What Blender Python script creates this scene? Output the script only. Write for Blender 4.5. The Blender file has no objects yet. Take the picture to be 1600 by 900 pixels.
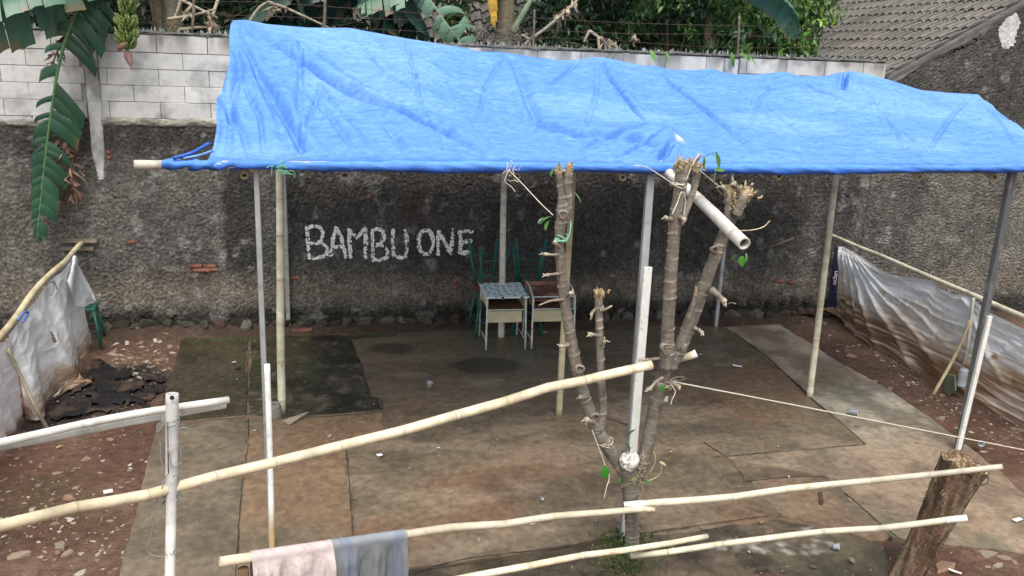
import bpy, math, random
import numpy as np
from mathutils import Vector, Matrix, geometry
random.seed(7); rng = np.random.default_rng(7)
SC = bpy.context.scene; COL = SC.collection
# ---------------------------------------------------------------- camera
FPX, PITCH, ROLL, YAW, CH = 1357.93, math.radians(15.135), math.radians(2.197), math.radians(11.349), 3.61
cF = np.array([math.sin(YAW)*math.cos(PITCH), math.cos(YAW)*math.cos(PITCH), -math.sin(PITCH)])
_R = np.array([math.cos(YAW), -math.sin(YAW), 0.]); _U = np.cross(_R, cF)
cR = _R*math.cos(ROLL)+_U*math.sin(ROLL); cU = _U*math.cos(ROLL)-_R*math.sin(ROLL)
CAMP = np.array([0, 0, CH])
cam = bpy.data.cameras.new('camera'); camo = bpy.data.objects.new('camera', cam); COL.objects.link(camo)
cam.sensor_width = 36; cam.lens = FPX/1600*36; cam.clip_start = .05; cam.clip_end = 3000
m = Matrix.Identity(4)
for i in range(3):
    m[i][0] = cR[i]; m[i][1] = cU[i]; m[i][2] = -cF[i]; m[i][3] = CAMP[i]
camo.matrix_world = m; SC.camera = camo
# ---------------------------------------------------------------- world, sun, exposure
SUN_EL, SUN_AZ = math.radians(60), math.radians(184)      # azimuth clockwise from +Y
wd = bpy.data.worlds.new('World'); SC.world = wd; wd.use_nodes = True
nt = wd.node_tree; nt.nodes.clear()
sky = nt.nodes.new('ShaderNodeTexSky'); sky.sky_type = 'NISHITA'; sky.sun_disc = False
sky.sun_elevation = SUN_EL; sky.sun_rotation = SUN_AZ; sky.dust_density = 4; sky.air_density = 1.3
hs = nt.nodes.new('ShaderNodeHueSaturation'); hs.inputs['Saturation'].default_value = .2
bg = nt.nodes.new('ShaderNodeBackground'); bg.inputs['Strength'].default_value = .15
wo = nt.nodes.new('ShaderNodeOutputWorld')
nt.links.new(sky.outputs[0], hs.inputs['Color']); nt.links.new(hs.outputs[0], bg.inputs['Color']); nt.links.new(bg.outputs[0], wo.inputs[0])
sl = bpy.data.lights.new('sun', 'SUN'); so = bpy.data.objects.new('sun', sl); COL.objects.link(so)
sl.energy = 1.05; sl.angle = math.radians(22); sl.color = (1, .96, .9)
sd = Vector((math.sin(SUN_AZ)*math.cos(SUN_EL), math.cos(SUN_AZ)*math.cos(SUN_EL), math.sin(SUN_EL)))
so.rotation_euler = sd.to_track_quat('Z', 'Y').to_euler(); so.location = (0, -5, 20)
SC.view_settings.view_transform = 'Standard'; SC.view_settings.look = 'None'
SC.view_settings.exposure = 0.76; SC.view_settings.gamma = 1
SC.cycles.max_bounces = 6; SC.cycles.use_denoising = True
# ---------------------------------------------------------------- rays through photo points onto real planes
WY = 11.24                                               # wall face
def ray(x, y): return cF + cR*(x-800)/FPX - cU*(y-450)/FPX
def G(x, y, z=0.): v = ray(x, y); return v*((z-CH)/v[2])+CAMP
def AY(x, y, Y): v = ray(x, y); return v*(Y/v[1])+CAMP
def AX(x, y, X): v = ray(x, y); return v*(X/v[0])+CAMP
def V3(p): return Vector((float(p[0]), float(p[1]), float(p[2])))
# ---------------------------------------------------------------- noise in numpy
def _h(ix, iy, s):
    n = (ix.astype(np.int64)*374761393 + iy.astype(np.int64)*668265263 + s*974711) & 0x7fffffff
    n = ((n ^ (n >> 13))*1274126177) & 0x7fffffff
    return ((n ^ (n >> 16)) & 0xffff)/65535.
def vn(x, y, s=0):
    x = np.asarray(x, float); y = np.asarray(y, float)
    ix = np.floor(x); iy = np.floor(y); fx = x-ix; fy = y-iy
    fx = fx*fx*(3-2*fx); fy = fy*fy*(3-2*fy)
    a = _h(ix, iy, s); b = _h(ix+1, iy, s); c = _h(ix, iy+1, s); d = _h(ix+1, iy+1, s)
    return (a*(1-fx)+b*fx)*(1-fy)+(c*(1-fx)+d*fx)*fy
def fbm(x, y, o=4, s=0):
    r = 0; a = .5; t = 0
    for i in range(o): r = r+a*vn(x*2**i, y*2**i, s+i*17); t += a; a *= .5
    return r/t
def worley(x, y, s=0):
    x = np.asarray(x, float); y = np.asarray(y, float); ix = np.floor(x); iy = np.floor(y); d = np.full(x.shape, 9.)
    for i in (-1, 0, 1):
        for j in (-1, 0, 1):
            px = ix+i+_h(ix+i, iy+j, s); py = iy+j+_h(ix+i, iy+j, s+5)
            d = np.minimum(d, (px-x)**2+(py-y)**2)
    return np.sqrt(d)
def sstep(a, b, x): t = np.clip((x-a)/(b-a), 0, 1); return t*t*(3-2*t)
def lerp(a, b, t): return np.asarray(a)*(1-t)+np.asarray(b)*t
# ---------------------------------------------------------------- objects
def tag(o, label=None, cat=None, group=None, kind=None):
    if label: o['label'] = label
    if cat: o['category'] = cat
    if group: o['group'] = group
    if kind: o['kind'] = kind
    return o
def empty(name, loc=(0, 0, 0), label=None, cat=None, group=None, kind=None, rz=0):
    o = bpy.data.objects.new(name, None); COL.objects.link(o); o.location = loc; o.rotation_euler.z = rz
    o.empty_display_size = .1
    return tag(o, label, cat, group, kind)
def mesh(name, V, F, mat, parent=None, col=None, smooth=True, link=True, local=False):
    """V world coords; F array (n,k) or list of lists; col per-vertex rgb."""
    me = bpy.data.meshes.new(name); V = np.asarray(V, dtype=float).reshape(-1, 3)
    if parent is not None and not local:
        M = Matrix.Identity(4); p = parent
        while p is not None: M = p.matrix_basis @ M; p = p.parent
        Mi = np.array(M.inverted()); V = V@Mi[:3, :3].T+Mi[:3, 3]
    if isinstance(F, np.ndarray):
        k = F.shape[1]; n = len(F)
        me.vertices.add(len(V)); me.vertices.foreach_set('co', V.ravel())
        me.loops.add(n*k); me.loops.foreach_set('vertex_index', F.ravel().astype(np.int32))
        me.polygons.add(n); me.polygons.foreach_set('loop_start', np.arange(0, n*k, k, dtype=np.int32))
        me.polygons.foreach_set('loop_total', np.full(n, k, dtype=np.int32)); me.update(calc_edges=True); me.validate()
    else:
        me.from_pydata([tuple(v) for v in V], [], [tuple(int(i) for i in f) for f in F])
    if col is not None:
        c = np.ones((len(me.vertices), 4)); c[:, :3] = np.asarray(col)
        a = me.color_attributes.new('Col', 'FLOAT_COLOR', 'POINT'); a.data.foreach_set('color', c.ravel())
    if smooth: me.polygons.foreach_set('use_smooth', np.ones(len(me.polygons), dtype=bool))
    if mat is not None: me.materials.append(mat)
    me.update()
    o = bpy.data.objects.new(name, me)
    if link: COL.objects.link(o)
    if parent is not None: o.parent = parent
    return o
def inst(src, name, loc, rot=(0, 0, 0), scale=(1, 1, 1), parent=None):
    o = bpy.data.objects.new(name, src if isinstance(src, bpy.types.Mesh) else src.data); COL.objects.link(o)
    o.location = loc; o.rotation_euler = rot; o.scale = scale
    if parent is not None: o.parent = parent
    return o
def copy_tree(o, parent=None):
    c = o.copy(); COL.objects.link(c)
    if parent is not None: c.parent = parent
    for ch in list(o.children): copy_tree(ch, c)
    return c
class MB:
    def __init__(s): s.V = []; s.F = []; s.C = []; s.n = 0
    def add(s, V, F, C=(1, 1, 1)):
        V = np.asarray(V, float).reshape(-1, 3); s.V.append(V)
        C = np.asarray(C, float); s.C.append(np.tile(C, (len(V), 1)) if C.ndim == 1 else C)
        s.F += [[int(i)+s.n for i in f] for f in F]; s.n += len(V); return s
    def box(s, c, sz, R=None, C=(1, 1, 1), jit=0, bev=0):
        sx, sy, sz_ = [q/2 for q in sz]; b = bev
        pts = []
        if b:
            for zz, e in ((-sz_, b), (-sz_+b, 0), (sz_-b, 0), (sz_, b)):
                x0, y0 = sx-e, sy-e
                pts += [(-x0+b, -y0, zz), (x0-b, -y0, zz), (x0, -y0+b, zz), (x0, y0-b, zz), (x0-b, y0, zz), (-x0+b, y0, zz), (-x0, y0-b, zz), (-x0, -y0+b, zz)]
            F = [[7-i for i in range(8)], [24+i for i in range(8)]]
            for k in range(3):
                for i in range(8): F.append([k*8+i, k*8+(i+1) % 8, k*8+8+(i+1) % 8, k*8+8+i])
        else:
            pts = [(x, y, z) for z in (-sz_, sz_) for x, y in ((-sx, -sy), (sx, -sy), (sx, sy), (-sx, sy))]
            F = [[3, 2, 1, 0], [4, 5, 6, 7]]+[[i, (i+1) % 4, 4+(i+1) % 4, 4+i] for i in range(4)]
        P = np.array(pts)
        if jit: P = P+rng.normal(0, jit, P.shape)
        if R is not None: P = P@np.array(R)[:3, :3].T
        return s.add(P+np.asarray(c, float), F, C)
    def tube(s, pts, r, n=8, C=(1, 1, 1), cap=True, hollow=False, flat=1.):
        V, F, K = tube(pts, r, n, C, cap, hollow, flat); return s.add(V, F, K)
    def build(s, name, mat, parent=None, smooth=True, col=True, local=False):
        V = np.concatenate(s.V); C = np.concatenate(s.C)
        return mesh(name, V, s.F, mat, parent, C if col else None, smooth, local=local)
def frames(P):
    P = np.asarray(P, float); T = np.gradient(P, axis=0); T /= np.linalg.norm(T, axis=1)[:, None]+1e-9
    a = np.array([0, 0, 1.]) if abs(T[0][2]) < .9 else np.array([1., 0, 0])
    N = np.cross(a, T[0]); N /= np.linalg.norm(N); Ns = [N]
    for t in T[1:]:
        N = Ns[-1]-t*(Ns[-1]@t); N /= np.linalg.norm(N); Ns.append(N)
    Ns = np.array(Ns); return T, Ns, np.cross(T, Ns)
def tube(pts, r, n=8, C=(1, 1, 1), cap=True, hollow=False, flat=1.):
    P = np.asarray([tuple(p) for p in pts], float); k = len(P); r = np.broadcast_to(np.asarray(r, float), (k,)) if np.ndim(r) < 2 else np.asarray(r)
    T, N, B = frames(P); a = np.linspace(0, 2*math.pi, n, endpoint=False)
    if r.ndim == 1: r = np.repeat(r[:, None], n, 1)
    V = P[:, None]+r[..., None]*(np.cos(a)[None, :, None]*N[:, None]*flat+np.sin(a)[None, :, None]*B[:, None])
    V = V.reshape(-1, 3); C = np.asarray(C, float)
    K = np.tile(C, (k*n, 1)) if C.ndim == 1 else np.repeat(C, n, axis=0)
    F = [[i*n+j, i*n+(j+1) % n, (i+1)*n+(j+1) % n, (i+1)*n+j] for i in range(k-1) for j in range(n)]
    V = list(V); K = list(K)
    if cap:
        for e, s_ in ((0, -1), (k-1, 1)):
            base = e*n
            if hollow:
                rr = r[e][:, None]; q = len(V)
                ring = rr*(np.cos(a)[:, None]*N[e]+np.sin(a)[:, None]*B[e])
                V += list(P[e]+ring*.72); K += [K[base]]*n
                V += list(P[e]+ring*.66-T[e]*s_*max(.02, r[e].mean()*1.2)); K += [np.array(K[base])*.12]*n
                for j in range(n):
                    j2 = (j+1) % n
                    f1 = [base+j, base+j2, q+j2, q+j]; f2 = [q+j, q+j2, q+n+j2, q+n+j]
                    if s_ < 0: f1 = f1[::-1]; f2 = f2[::-1]
                    F += [f1, f2]
                f = [q+n+j for j in range(n)]; F.append(f if s_ > 0 else f[::-1])
            else:
                f = [base+j for j in range(n)]; F.append(f if s_ > 0 else f[::-1])
    return np.array(V), F, np.array(K)
def crom(pts, per=6):
    P = [np.asarray(p, float) for p in pts]
    if len(P) == 2: return np.array([lerp(P[0], P[1], t) for t in np.linspace(0, 1, per+1)])
    P = [2*P[0]-P[1]]+P+[2*P[-1]-P[-2]]; out = []
    for i in range(1, len(P)-2):
        a, b, c, d = P[i-1:i+3]
        for t in np.arange(per)/per:
            out.append(.5*((2*b)+(-a+c)*t+(2*a-5*b+4*c-d)*t*t+(-a+3*b-3*c+d)*t**3))
    out.append(P[-2]); return np.array(out)
def grid_faces(nu, nv, off=0):
    i = np.arange(nu-1)[:, None]*nv+np.arange(nv-1)[None]; i = i.ravel()+off
    return np.stack([i, i+nv, i+nv+1, i+1], 1)
def rotz(a): return np.array([[math.cos(a), -math.sin(a), 0], [math.sin(a), math.cos(a), 0], [0, 0, 1]])
# ---------------------------------------------------------------- materials
def mat(name, color=None, rough=.8, var=.25, vscale=6., bump=.3, bscale=60., spec=.3, metal=0., stain=None, stretch=None, space='obj', rvar=0., trans=0., sss=0, bdist=.01):
    """color None: base colour from the mesh's own 'Col' attribute; then mottled by noise."""
    m = bpy.data.materials.new(name); m.use_nodes = True; t = m.node_tree; N = t.nodes; L = t.links
    b = N['Principled BSDF']; b.inputs['Roughness'].default_value = rough; b.inputs['Metallic'].default_value = metal
    b.inputs['Specular IOR Level'].default_value = spec
    if space == 'obj': tc = N.new('ShaderNodeTexCoord'); co = tc.outputs['Object']
    else: tc = N.new('ShaderNodeNewGeometry'); co = tc.outputs['Position']
    if stretch:
        mp = N.new('ShaderNodeMapping'); mp.inputs['Scale'].default_value = stretch; L.new(co, mp.inputs[0]); co = mp.outputs[0]
    if color is None:
        at = N.new('ShaderNodeAttribute'); at.attribute_name = 'Col'; base = at.outputs['Color']
    else:
        rg = N.new('ShaderNodeRGB'); rg.outputs[0].default_value = (*color, 1); base = rg.outputs[0]
    n1 = N.new('ShaderNodeTexNoise'); n1.inputs['Scale'].default_value = vscale; n1.inputs['Detail'].default_value = 8; n1.inputs['Roughness'].default_value = .65
    L.new(co, n1.inputs['Vector'])
    mr = N.new('ShaderNodeMapRange'); mr.inputs['From Min'].default_value = .3; mr.inputs['From Max'].default_value = .7
    mr.inputs['To Min'].default_value = 1-var; mr.inputs['To Max'].default_value = 1+var; L.new(n1.outputs['Fac'], mr.inputs['Value'])
    mx = N.new('ShaderNodeVectorMath'); mx.operation = 'SCALE'; L.new(base, mx.inputs[0]); L.new(mr.outputs[0], mx.inputs['Scale'])
    out = mx.outputs[0]
    if space == 'obj':
        oi = N.new('ShaderNodeObjectInfo'); m2 = N.new('ShaderNodeMapRange'); m2.inputs['To Min'].default_value = 1-var*.4; m2.inputs['To Max'].default_value = 1+var*.4
        L.new(oi.outputs['Random'], m2.inputs['Value']); mm = N.new('ShaderNodeVectorMath'); mm.operation = 'SCALE'
        L.new(out, mm.inputs[0]); L.new(m2.outputs[0], mm.inputs['Scale']); out = mm.outputs[0]
    if stain:
        for (sc, lo, hi, scs, amt) in stain:
            n2 = N.new('ShaderNodeTexNoise'); n2.inputs['Scale'].default_value = scs; n2.inputs['Detail'].default_value = 6; L.new(co, n2.inputs['Vector'])
            r2 = N.new('ShaderNodeMapRange'); r2.inputs['From Min'].default_value = lo; r2.inputs['From Max'].default_value = hi; r2.inputs['To Max'].default_value = amt
            L.new(n2.outputs['Fac'], r2.inputs['Value'])
            mi = N.new('ShaderNodeMix'); mi.data_type = 'RGBA'; L.new(r2.outputs[0], mi.inputs['Factor']); L.new(out, mi.inputs[6]); mi.inputs[7].default_value = (*sc, 1); out = mi.outputs[2]
    L.new(out, b.inputs['Base Color'])
    if rvar:
        r3 = N.new('ShaderNodeMapRange'); r3.inputs['From Min'].default_value = .3; r3.inputs['From Max'].default_value = .7
        r3.inputs['To Min'].default_value = max(0, rough-rvar); r3.inputs['To Max'].default_value = min(1, rough+rvar); L.new(n1.outputs['Fac'], r3.inputs['Value']); L.new(r3.outputs[0], b.inputs['Roughness'])
    if bump:
        nb = N.new('ShaderNodeTexNoise'); nb.inputs['Scale'].default_value = bscale; nb.inputs['Detail'].default_value = 6; nb.inputs['Roughness'].default_value = .6; L.new(co, nb.inputs['Vector'])
        bp = N.new('ShaderNodeBump'); bp.inputs['Strength'].default_value = bump; bp.inputs['Distance'].default_value = bdist; L.new(nb.outputs['Fac'], bp.inputs['Height']); L.new(bp.outputs[0], b.inputs['Normal'])
    if trans:
        tr = N.new('ShaderNodeBsdfTranslucent'); L.new(out, tr.inputs['Color']); ms = N.new('ShaderNodeMixShader'); ms.inputs[0].default_value = trans
        L.new(b.outputs[0], ms.inputs[1]); L.new(tr.outputs[0], ms.inputs[2]); L.new(ms.outputs[0], N['Material Output'].inputs[0])
    return m
M = {}
M['plaster'] = mat('rough_cast_plaster', None, .95, .5, 34, .9, 90, .15, space='pos', bdist=.02)
M['aac'] = mat('pale_block', None, .9, .1, 5, .25, 60, .2, space='pos', stain=[((.1, .1, .095), .52, .72, 2.6, .75), ((.3, .29, .26), .5, .8, 14, .4)])
M['cement'] = mat('grey_cement', (.27, .26, .245), .95, .35, 9, .8, 50, .2, space='pos', bdist=.02)
M['dirt'] = mat('red_dirt', None, .95, .35, 14, .9, 40, .15, space='pos', bdist=.03)
M['slab'] = mat('worn_concrete', None, .45, .3, 14, .45, 60, .5, space='pos', rvar=.2, bdist=.006, stain=[((.34, .3, .24), .66, .72, 60, .5), ((.05, .04, .03), .64, .72, 40, .4), ((.06, .045, .033), .6, .78, 6.5, .45), ((.3, .24, .18), .64, .72, 17, .35)])
M['stone'] = mat('field_stone', None, .9, .3, 12, .6, 40, .2)
M['brick'] = mat('red_brick', (.2, .088, .062), .95, .5, 20, .6, 60, .1)
M['bamboo'] = mat('bamboo_skin', None, .55, .2, 9, .2, 90, .35, stain=[((.26, .2, .13), .6, .74, 13, .45), ((.12, .1, .07), .66, .76, 30, .5)])
M['steel'] = mat('dull_galvanised_steel', (.3, .31, .32), .5, .2, 9, .15, 60, .5, metal=.55, stain=[((.12, .11, .1), .55, .72, 14, .6)])
M['darksteel'] = mat('dark_steel', (.07, .075, .08), .5, .3, 9, .15, 60, .5, metal=.3)
M['whitewood'] = mat('white_painted_wood', (.7, .69, .64), .6, .1, 9, .2, 60, .4, stain=[((.35, .33, .28), .6, .75, 20, .6)])
M['bark'] = mat('grey_bark', None, .9, .3, 18, .7, 55, .15, bdist=.012)
M['cut'] = mat('cut_wood', None, .9, .35, 30, .8, 60, .1, bdist=.02)
M['stump'] = mat('rotten_stump_wood', None, .95, .45, 14, .9, 45, .1, bdist=.025, stretch=(1, 1, .6))
M['leaf'] = mat('leaf', None, .42, .25, 7, .15, 40, .45, trans=.25)
M['banana_leaf'] = mat('banana_leaf', None, .38, .2, 5, .2, 25, .5, trans=.2)
M['dry'] = mat('dry_leaf', None, .9, .35, 14, .5, 60, .1, trans=.1)
M['fruit'] = mat('green_fruit', (.14, .2, .055), .5, .25, 20, .1, 60, .4)
M['sheet'] = mat('white_plastic_sheet', None, .75, .1, 9, .55, 26, .2, trans=.06, space='pos', bdist=.02)
M['cloth'] = mat('cloth', None, .9, .08, 12, .4, 160, .1, space='pos', bdist=.004)
M['green_paint'] = mat('green_paint', (.012, .11, .075), .45, .3, 12, .1, 60, .4)
M['seat_wood'] = mat('brown_board', (.16, .055, .035), .6, .3, 8, .2, 50, .3)
M['desk_leg'] = mat('pale_painted_tube', (.55, .6, .56), .5, .25, 12, .1, 60, .4, stain=[((.2, .09, .05), .6, .72, 25, .7)])
M['ply'] = mat('cream_panel', (.55, .5, .33), .7, .15, 6, .1, 40, .3)
M['desk_wood'] = mat('scratched_brown_wood', (.17, .085, .055), .6, .5, 5, .2, 40, .3, stain=[((.38, .22, .13), .55, .62, 3, .8)])
M['rope'] = mat('twine', (.62, .57, .46), .9, .2, 30, .3, 100, .1)
M['graytwine'] = mat('grey_twine', (.22, .23, .22), .9, .2, 30, .3, 100, .1)
M['greentwine'] = mat('green_twine', (.2, .5, .35), .7, .2, 30, .3, 100, .2)
M['white'] = mat('white_litter', (.75, .76, .78), .6, .1, 20, .3, 40, .3)
M['tile'] = mat('weathered_roof_tile', (.165, .15, .135), .9, .55, 8, .5, 50, .2, bdist=.01, stretch=(.35, 2.5, 1), stain=[((.33, .14, .09), .62, .72, 1.1, .5), ((.07, .07, .06), .5, .75, 6, .6)])
M['wire'] = mat('rusty_wire', (.1, .07, .06), .7, .3, 30, 0, 60, .3, metal=.5)
M['oldwood'] = mat('old_grey_wood', (.16, .13, .1), .9, .35, 9, .6, 40, .15)
M['glassy'] = mat('clear_plastic', (.7, .75, .78), .15, .05, 9, .1, 30, .6)
M['glassy'].node_tree.nodes['Principled BSDF'].inputs['Transmission Weight'].default_value = .65
M['blade'] = mat('greenish_metal_blade', (.17, .2, .13), .7, .4, 14, .4, 40, .3)
M['moss'] = mat('moss_herb', None, .7, .3, 30, .1, 60, .2, trans=.2)
# ================================================================ SETTING: ground
def stains_xy(x, y, spots):
    r = np.zeros_like(x)
    for (cx, cy, rx, ry, a) in spots:
        d = np.sqrt(((x-cx)/rx)**2+((y-cy)/ry)**2)+.45*(fbm(x*5, y*5, 3, 31)-.5)
        r = np.maximum(r, a*(1-sstep(.75, 1.15, d)))
    return r
def gp(px, py): p = G(px, py); return p[0], p[1]
xs = np.concatenate([np.linspace(-600, -8, 24), np.arange(-7.5, -4.5, .12), np.arange(-4.5, 9.5, .03), np.arange(9.5, 13, .12), np.linspace(14, 600, 24)])
ys = np.concatenate([np.linspace(-600, 1, 20), np.arange(1.5, 4.6, .12), np.arange(4.6, 11.6, .03), np.arange(11.6, 14, .15), np.linspace(15, 600, 24)])
GX, GY = np.meshgrid(xs, ys, indexing='ij')
near = (1-sstep(9.5, 11, np.abs(GX-2.5)))*(1-sstep(7, 9, np.abs(GY-8)))
inslab = sstep(-2.0, -1.75, GX)*(1-sstep(6.1, 6.35, GX))*sstep(5.1, 5.5, GY)*(1-sstep(11.0, 11.15, GY))
def ground_z(X, Y):
    z = .05*(fbm(X*1.3, Y*1.3, 4, 3)-.5)+.028*(fbm(X*7, Y*7, 4, 9)-.5)+.012*(fbm(X*30, Y*30, 2, 19)-.5)
    left = 1-sstep(-2.6, -1.6, X); right = sstep(6.3, 6.8, X); fr = 1-sstep(5.0, 5.5, Y)
    z = z*np.maximum(np.maximum(left, right), np.maximum(fr*.8, .1))
    z = z + .09*np.exp(-((Y-11.15)/.3)**2)*(1-.6*right)
    return z-.035*inslab_f(X, Y)
def inslab_f(X, Y): return sstep(-2.2, -1.95, X)*(1-sstep(6.3, 6.55, X))*sstep(5.2, 5.4, Y)*(1-sstep(11.05, 11.2, Y))
GZ = ground_z(GX, GY)*near
n1 = fbm(GX*1.6, GY*1.6, 5, 40); n2 = fbm(GX*9, GY*9, 4, 41); n3 = fbm(GX*28, GY*28, 3, 43)
base = lerp(np.array([.115, .062, .043]), np.array([.21, .135, .095]), np.clip((n1-.35)*1.4+.35*(n2-.5), 0, 1)[..., None])
base = base*(.7+.6*n3[..., None])
wet = stains_xy(GX, GY, [(-2.55, 9.3, .75, .75, .92), (-2.9, 8.6, .5, .4, .8), (7.0, 9.6, .9, 2.5, .25), (-3.1, 6.2, .8, .5, .35), (3.2, 5.3, 1.2, .22, .6)])
base = lerp(base, np.array([.025, .023, .022])*(.6+.9*n3[..., None]), wet[..., None])
moss = np.clip((fbm(GX*2.1, GY*2.1, 4, 50)-.55)*4, 0, 1)*.35
base = lerp(base, np.array([.06, .065, .03]), moss[..., None])
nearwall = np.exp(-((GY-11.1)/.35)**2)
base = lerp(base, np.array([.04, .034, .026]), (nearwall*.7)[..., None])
go = mesh('ground', np.stack([GX, GY, GZ], -1).reshape(-1, 3), grid_faces(len(xs), len(ys)), M['dirt'], col=base.reshape(-1, 3)); tag(go, kind='structure')
# ---------------------------------------------------------------- concrete floor made of separately poured slabs
floor = empty('concrete_floor', (2.2, 8.2, 0), kind='structure')
def slab_col(X, Y, kind):
    a = fbm(X*.9, Y*.9, 5, 60); b = fbm(X*4, Y*4, 4, 61); c = fbm(X*16, Y*16, 3, 62); d = fbm(X*1.6+3, Y*.8, 4, 66)
    mud = np.array([.175, .118, .08]); gry = np.array([.155, .135, .105]); drk = np.array([.045, .042, .03]); mossc = np.array([.05, .056, .027]); pale = np.array([.3, .28, .225]); orange = np.array([.22, .13, .08])
    w = lambda v, lo, hi: sstep(lo, hi, v)[..., None]
    if kind == 'mossy':
        K = lerp(np.array([.018, .018, .012]), np.array([.042, .04, .028]), w(b, .35, .7)); K = lerp(K, mossc, w(d, .5, .7)*.6); K = lerp(K, np.array([.16, .15, .12]), w(c*b*2, .62, .9)*.5)
    elif kind == 'olive':
        K = lerp(np.array([.028, .027, .015]), np.array([.058, .051, .033]), w(b, .3, .7)); K = lerp(K, drk, w(d, .5, .7)*.5)
    elif kind == 'greybrown':
        K = lerp(np.array([.115, .098, .075]), np.array([.17, .145, .112]), w(b, .3, .7)); K = lerp(K, orange, w(d, .52, .68)*.35)
    elif kind == 'orange':
        K = lerp(np.array([.19, .135, .09]), np.array([.15, .125, .09]), w(a, .4, .65)); K = lerp(K, np.array([.27, .18, .115]), w(b, .48, .7)*.45)
    elif kind == 'rough':
        K = lerp(np.array([.185, .175, .15]), np.array([.36, .345, .3]), w(b, .38, .66)); K = lerp(K, lerp(np.array([.17, .13, .095]), np.array([.25, .19, .14]), w(b, .4, .65)), ((1-sstep(6.6, 8.2, Y))*.85)[..., None]); K = lerp(K, np.array([.11, .115, .075]), w(d, .52, .66)*.6); K = lerp(K, orange, w(a, .55, .7)*.35)
    elif kind == 'wetdark':
        K = lerp(np.array([.05, .042, .03]), np.array([.12, .1, .074]), w(b, .3, .7)); K = lerp(K, mossc, w(a, .52, .7)*.35)
        K = lerp(K, np.array([.36, .36, .34]), (stains_xy(X, Y, [(3.35, 5.42, .45, .1, 1), (2.95, 5.5, .2, .09, .8), (3.75, 5.62, .2, .08, .8)])*sstep(.45, .7, c*.5+.5*fbm(X*30, Y*30, 3, 5)))[..., None])
    else:
        K = lerp(gry*np.array([1.02, .97, .9]), mud, w(a, .4, .58)); K = lerp(K, np.array([.2, .115, .075]), w(d, .55, .72)*.55); K = lerp(K, np.array([.1, .088, .066]), w(fbm(X*1.1+9, Y*1.7, 4, 70), .52, .68)*.6)
        K = lerp(K, np.array([.07, .06, .045]), w(fbm(X*2.3+15, Y*2.9, 5, 73), .56, .7)*.5)
        K = lerp(K, np.array([.27, .22, .17]), w(fbm(X*1.3+5, Y*3.2+2, 5, 72), .56, .72)*.5)
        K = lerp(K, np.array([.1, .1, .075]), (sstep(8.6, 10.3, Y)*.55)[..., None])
    sp = stains_xy(X, Y, [(*gp(612, 546), .3, .22, .75), (*gp(762, 572), .42, .3, .8)])
    K = lerp(K, np.array([.035, .033, .024]), sp[..., None])
    g2 = np.exp(-((Y-10.95)/.18)**2)*(X < 1)*sstep(.4, .6, b)
    K = lerp(K, np.array([.05, .075, .02]), (g2*.8)[..., None])
    return K*np.array([1.03, .95, .83])*(.9+.2*fbm(X*34, Y*34, 2, 64)[..., None])
_ns = [0]
def poly_slab(pxs, z, kind, label=None, inset=.0065, world=False, rough=.004):
    _ns[0] += 1; s = _ns[0]
    P = [np.array(p, float) if world else np.array(gp(*p)) for p in pxs]
    cen = sum(P)/len(P); B = []
    for i, p in enumerate(P):
        q = P[(i+1) % len(P)]; L = np.linalg.norm(q-p); n = max(2, int(L/.035)); d = (q-p)/L; nn = np.array([-d[1], d[0]])
        for k in range(n):
            t = k/n; w = p+(q-p)*t; e = (fbm(np.array(w[0]*9), np.array(w[1]*9), 4, 100+s)-.5)*.02*min(1, 8*t*(1-t)+.2)+(fbm(np.array(w[0]*2), np.array(w[1]*2), 2, 88)-.5)*.06*min(1, 6*t*(1-t))
            B.append(w+nn*float(e))
    B = np.array(B); ins = (cen-B); ins /= np.linalg.norm(ins, axis=1)[:, None]; B = B+ins*inset
    st = .045; x0, y0 = B.min(0); x1, y1 = B.max(0)
    gx, gy = np.meshgrid(np.arange(x0, x1, st), np.arange(y0, y1, st)); Q = np.stack([gx.ravel(), gy.ravel()], 1); Q += rng.uniform(-.012, .012, Q.shape)
    inside = np.zeros(len(Q), bool); j = len(B)-1; md = np.full(len(Q), 9.)
    for i in range(len(B)):
        a, b = B[i], B[j]; c1 = (a[1] > Q[:, 1]) != (b[1] > Q[:, 1])
        inside ^= c1 & (Q[:, 0] < (b[0]-a[0])*(Q[:, 1]-a[1])/(b[1]-a[1]+1e-12)+a[0]); j = i
        md = np.minimum(md, np.hypot(Q[:, 0]-a[0], Q[:, 1]-a[1]))
    Q = Q[inside & (md > .025)]; nB = len(B)
    vs = [Vector(v) for v in np.concatenate([B, Q])]
    r = geometry.delaunay_2d_cdt(vs, [(i, (i+1) % nB) for i in range(nB)], [], 1, 1e-5)
    V2 = np.array([tuple(v) for v in r[0]]); F = [list(f) for f in r[2]]
    X, Y = V2[:, 0], V2[:, 1]
    Z = z+rough*2*(fbm(X*3, Y*3, 3, 80)-.5)+rough*(fbm(X*14, Y*14, 3, 81)-.5)
    # inverse map boundary
    rim = [None]*nB
    for k, src in enumerate(r[3]):
        for sidx in src:
            if sidx < nB: rim[sidx] = k
    Z = Z.copy()
    for k in rim:
        if k is not None: Z[k] -= .003
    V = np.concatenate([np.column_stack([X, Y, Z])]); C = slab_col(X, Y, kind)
    lo = V[[k for k in rim]].copy(); lo[:, 2] = -.07; n0 = len(V)
    V = np.concatenate([V, lo]); C = np.concatenate([C, C[rim]*.4])
    # orientation of rim
    area = 0
    for i in range(nB): a = B[i]; b = B[(i+1) % nB]; area += a[0]*b[1]-b[0]*a[1]
    for i in range(nB):
        i2 = (i+1) % nB; f = [rim[i], n0+i, n0+i2, rim[i2]]
        F.append(f if area > 0 else f[::-1])
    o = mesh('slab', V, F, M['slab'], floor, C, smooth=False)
    if label: o['label'] = label
    return o
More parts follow.
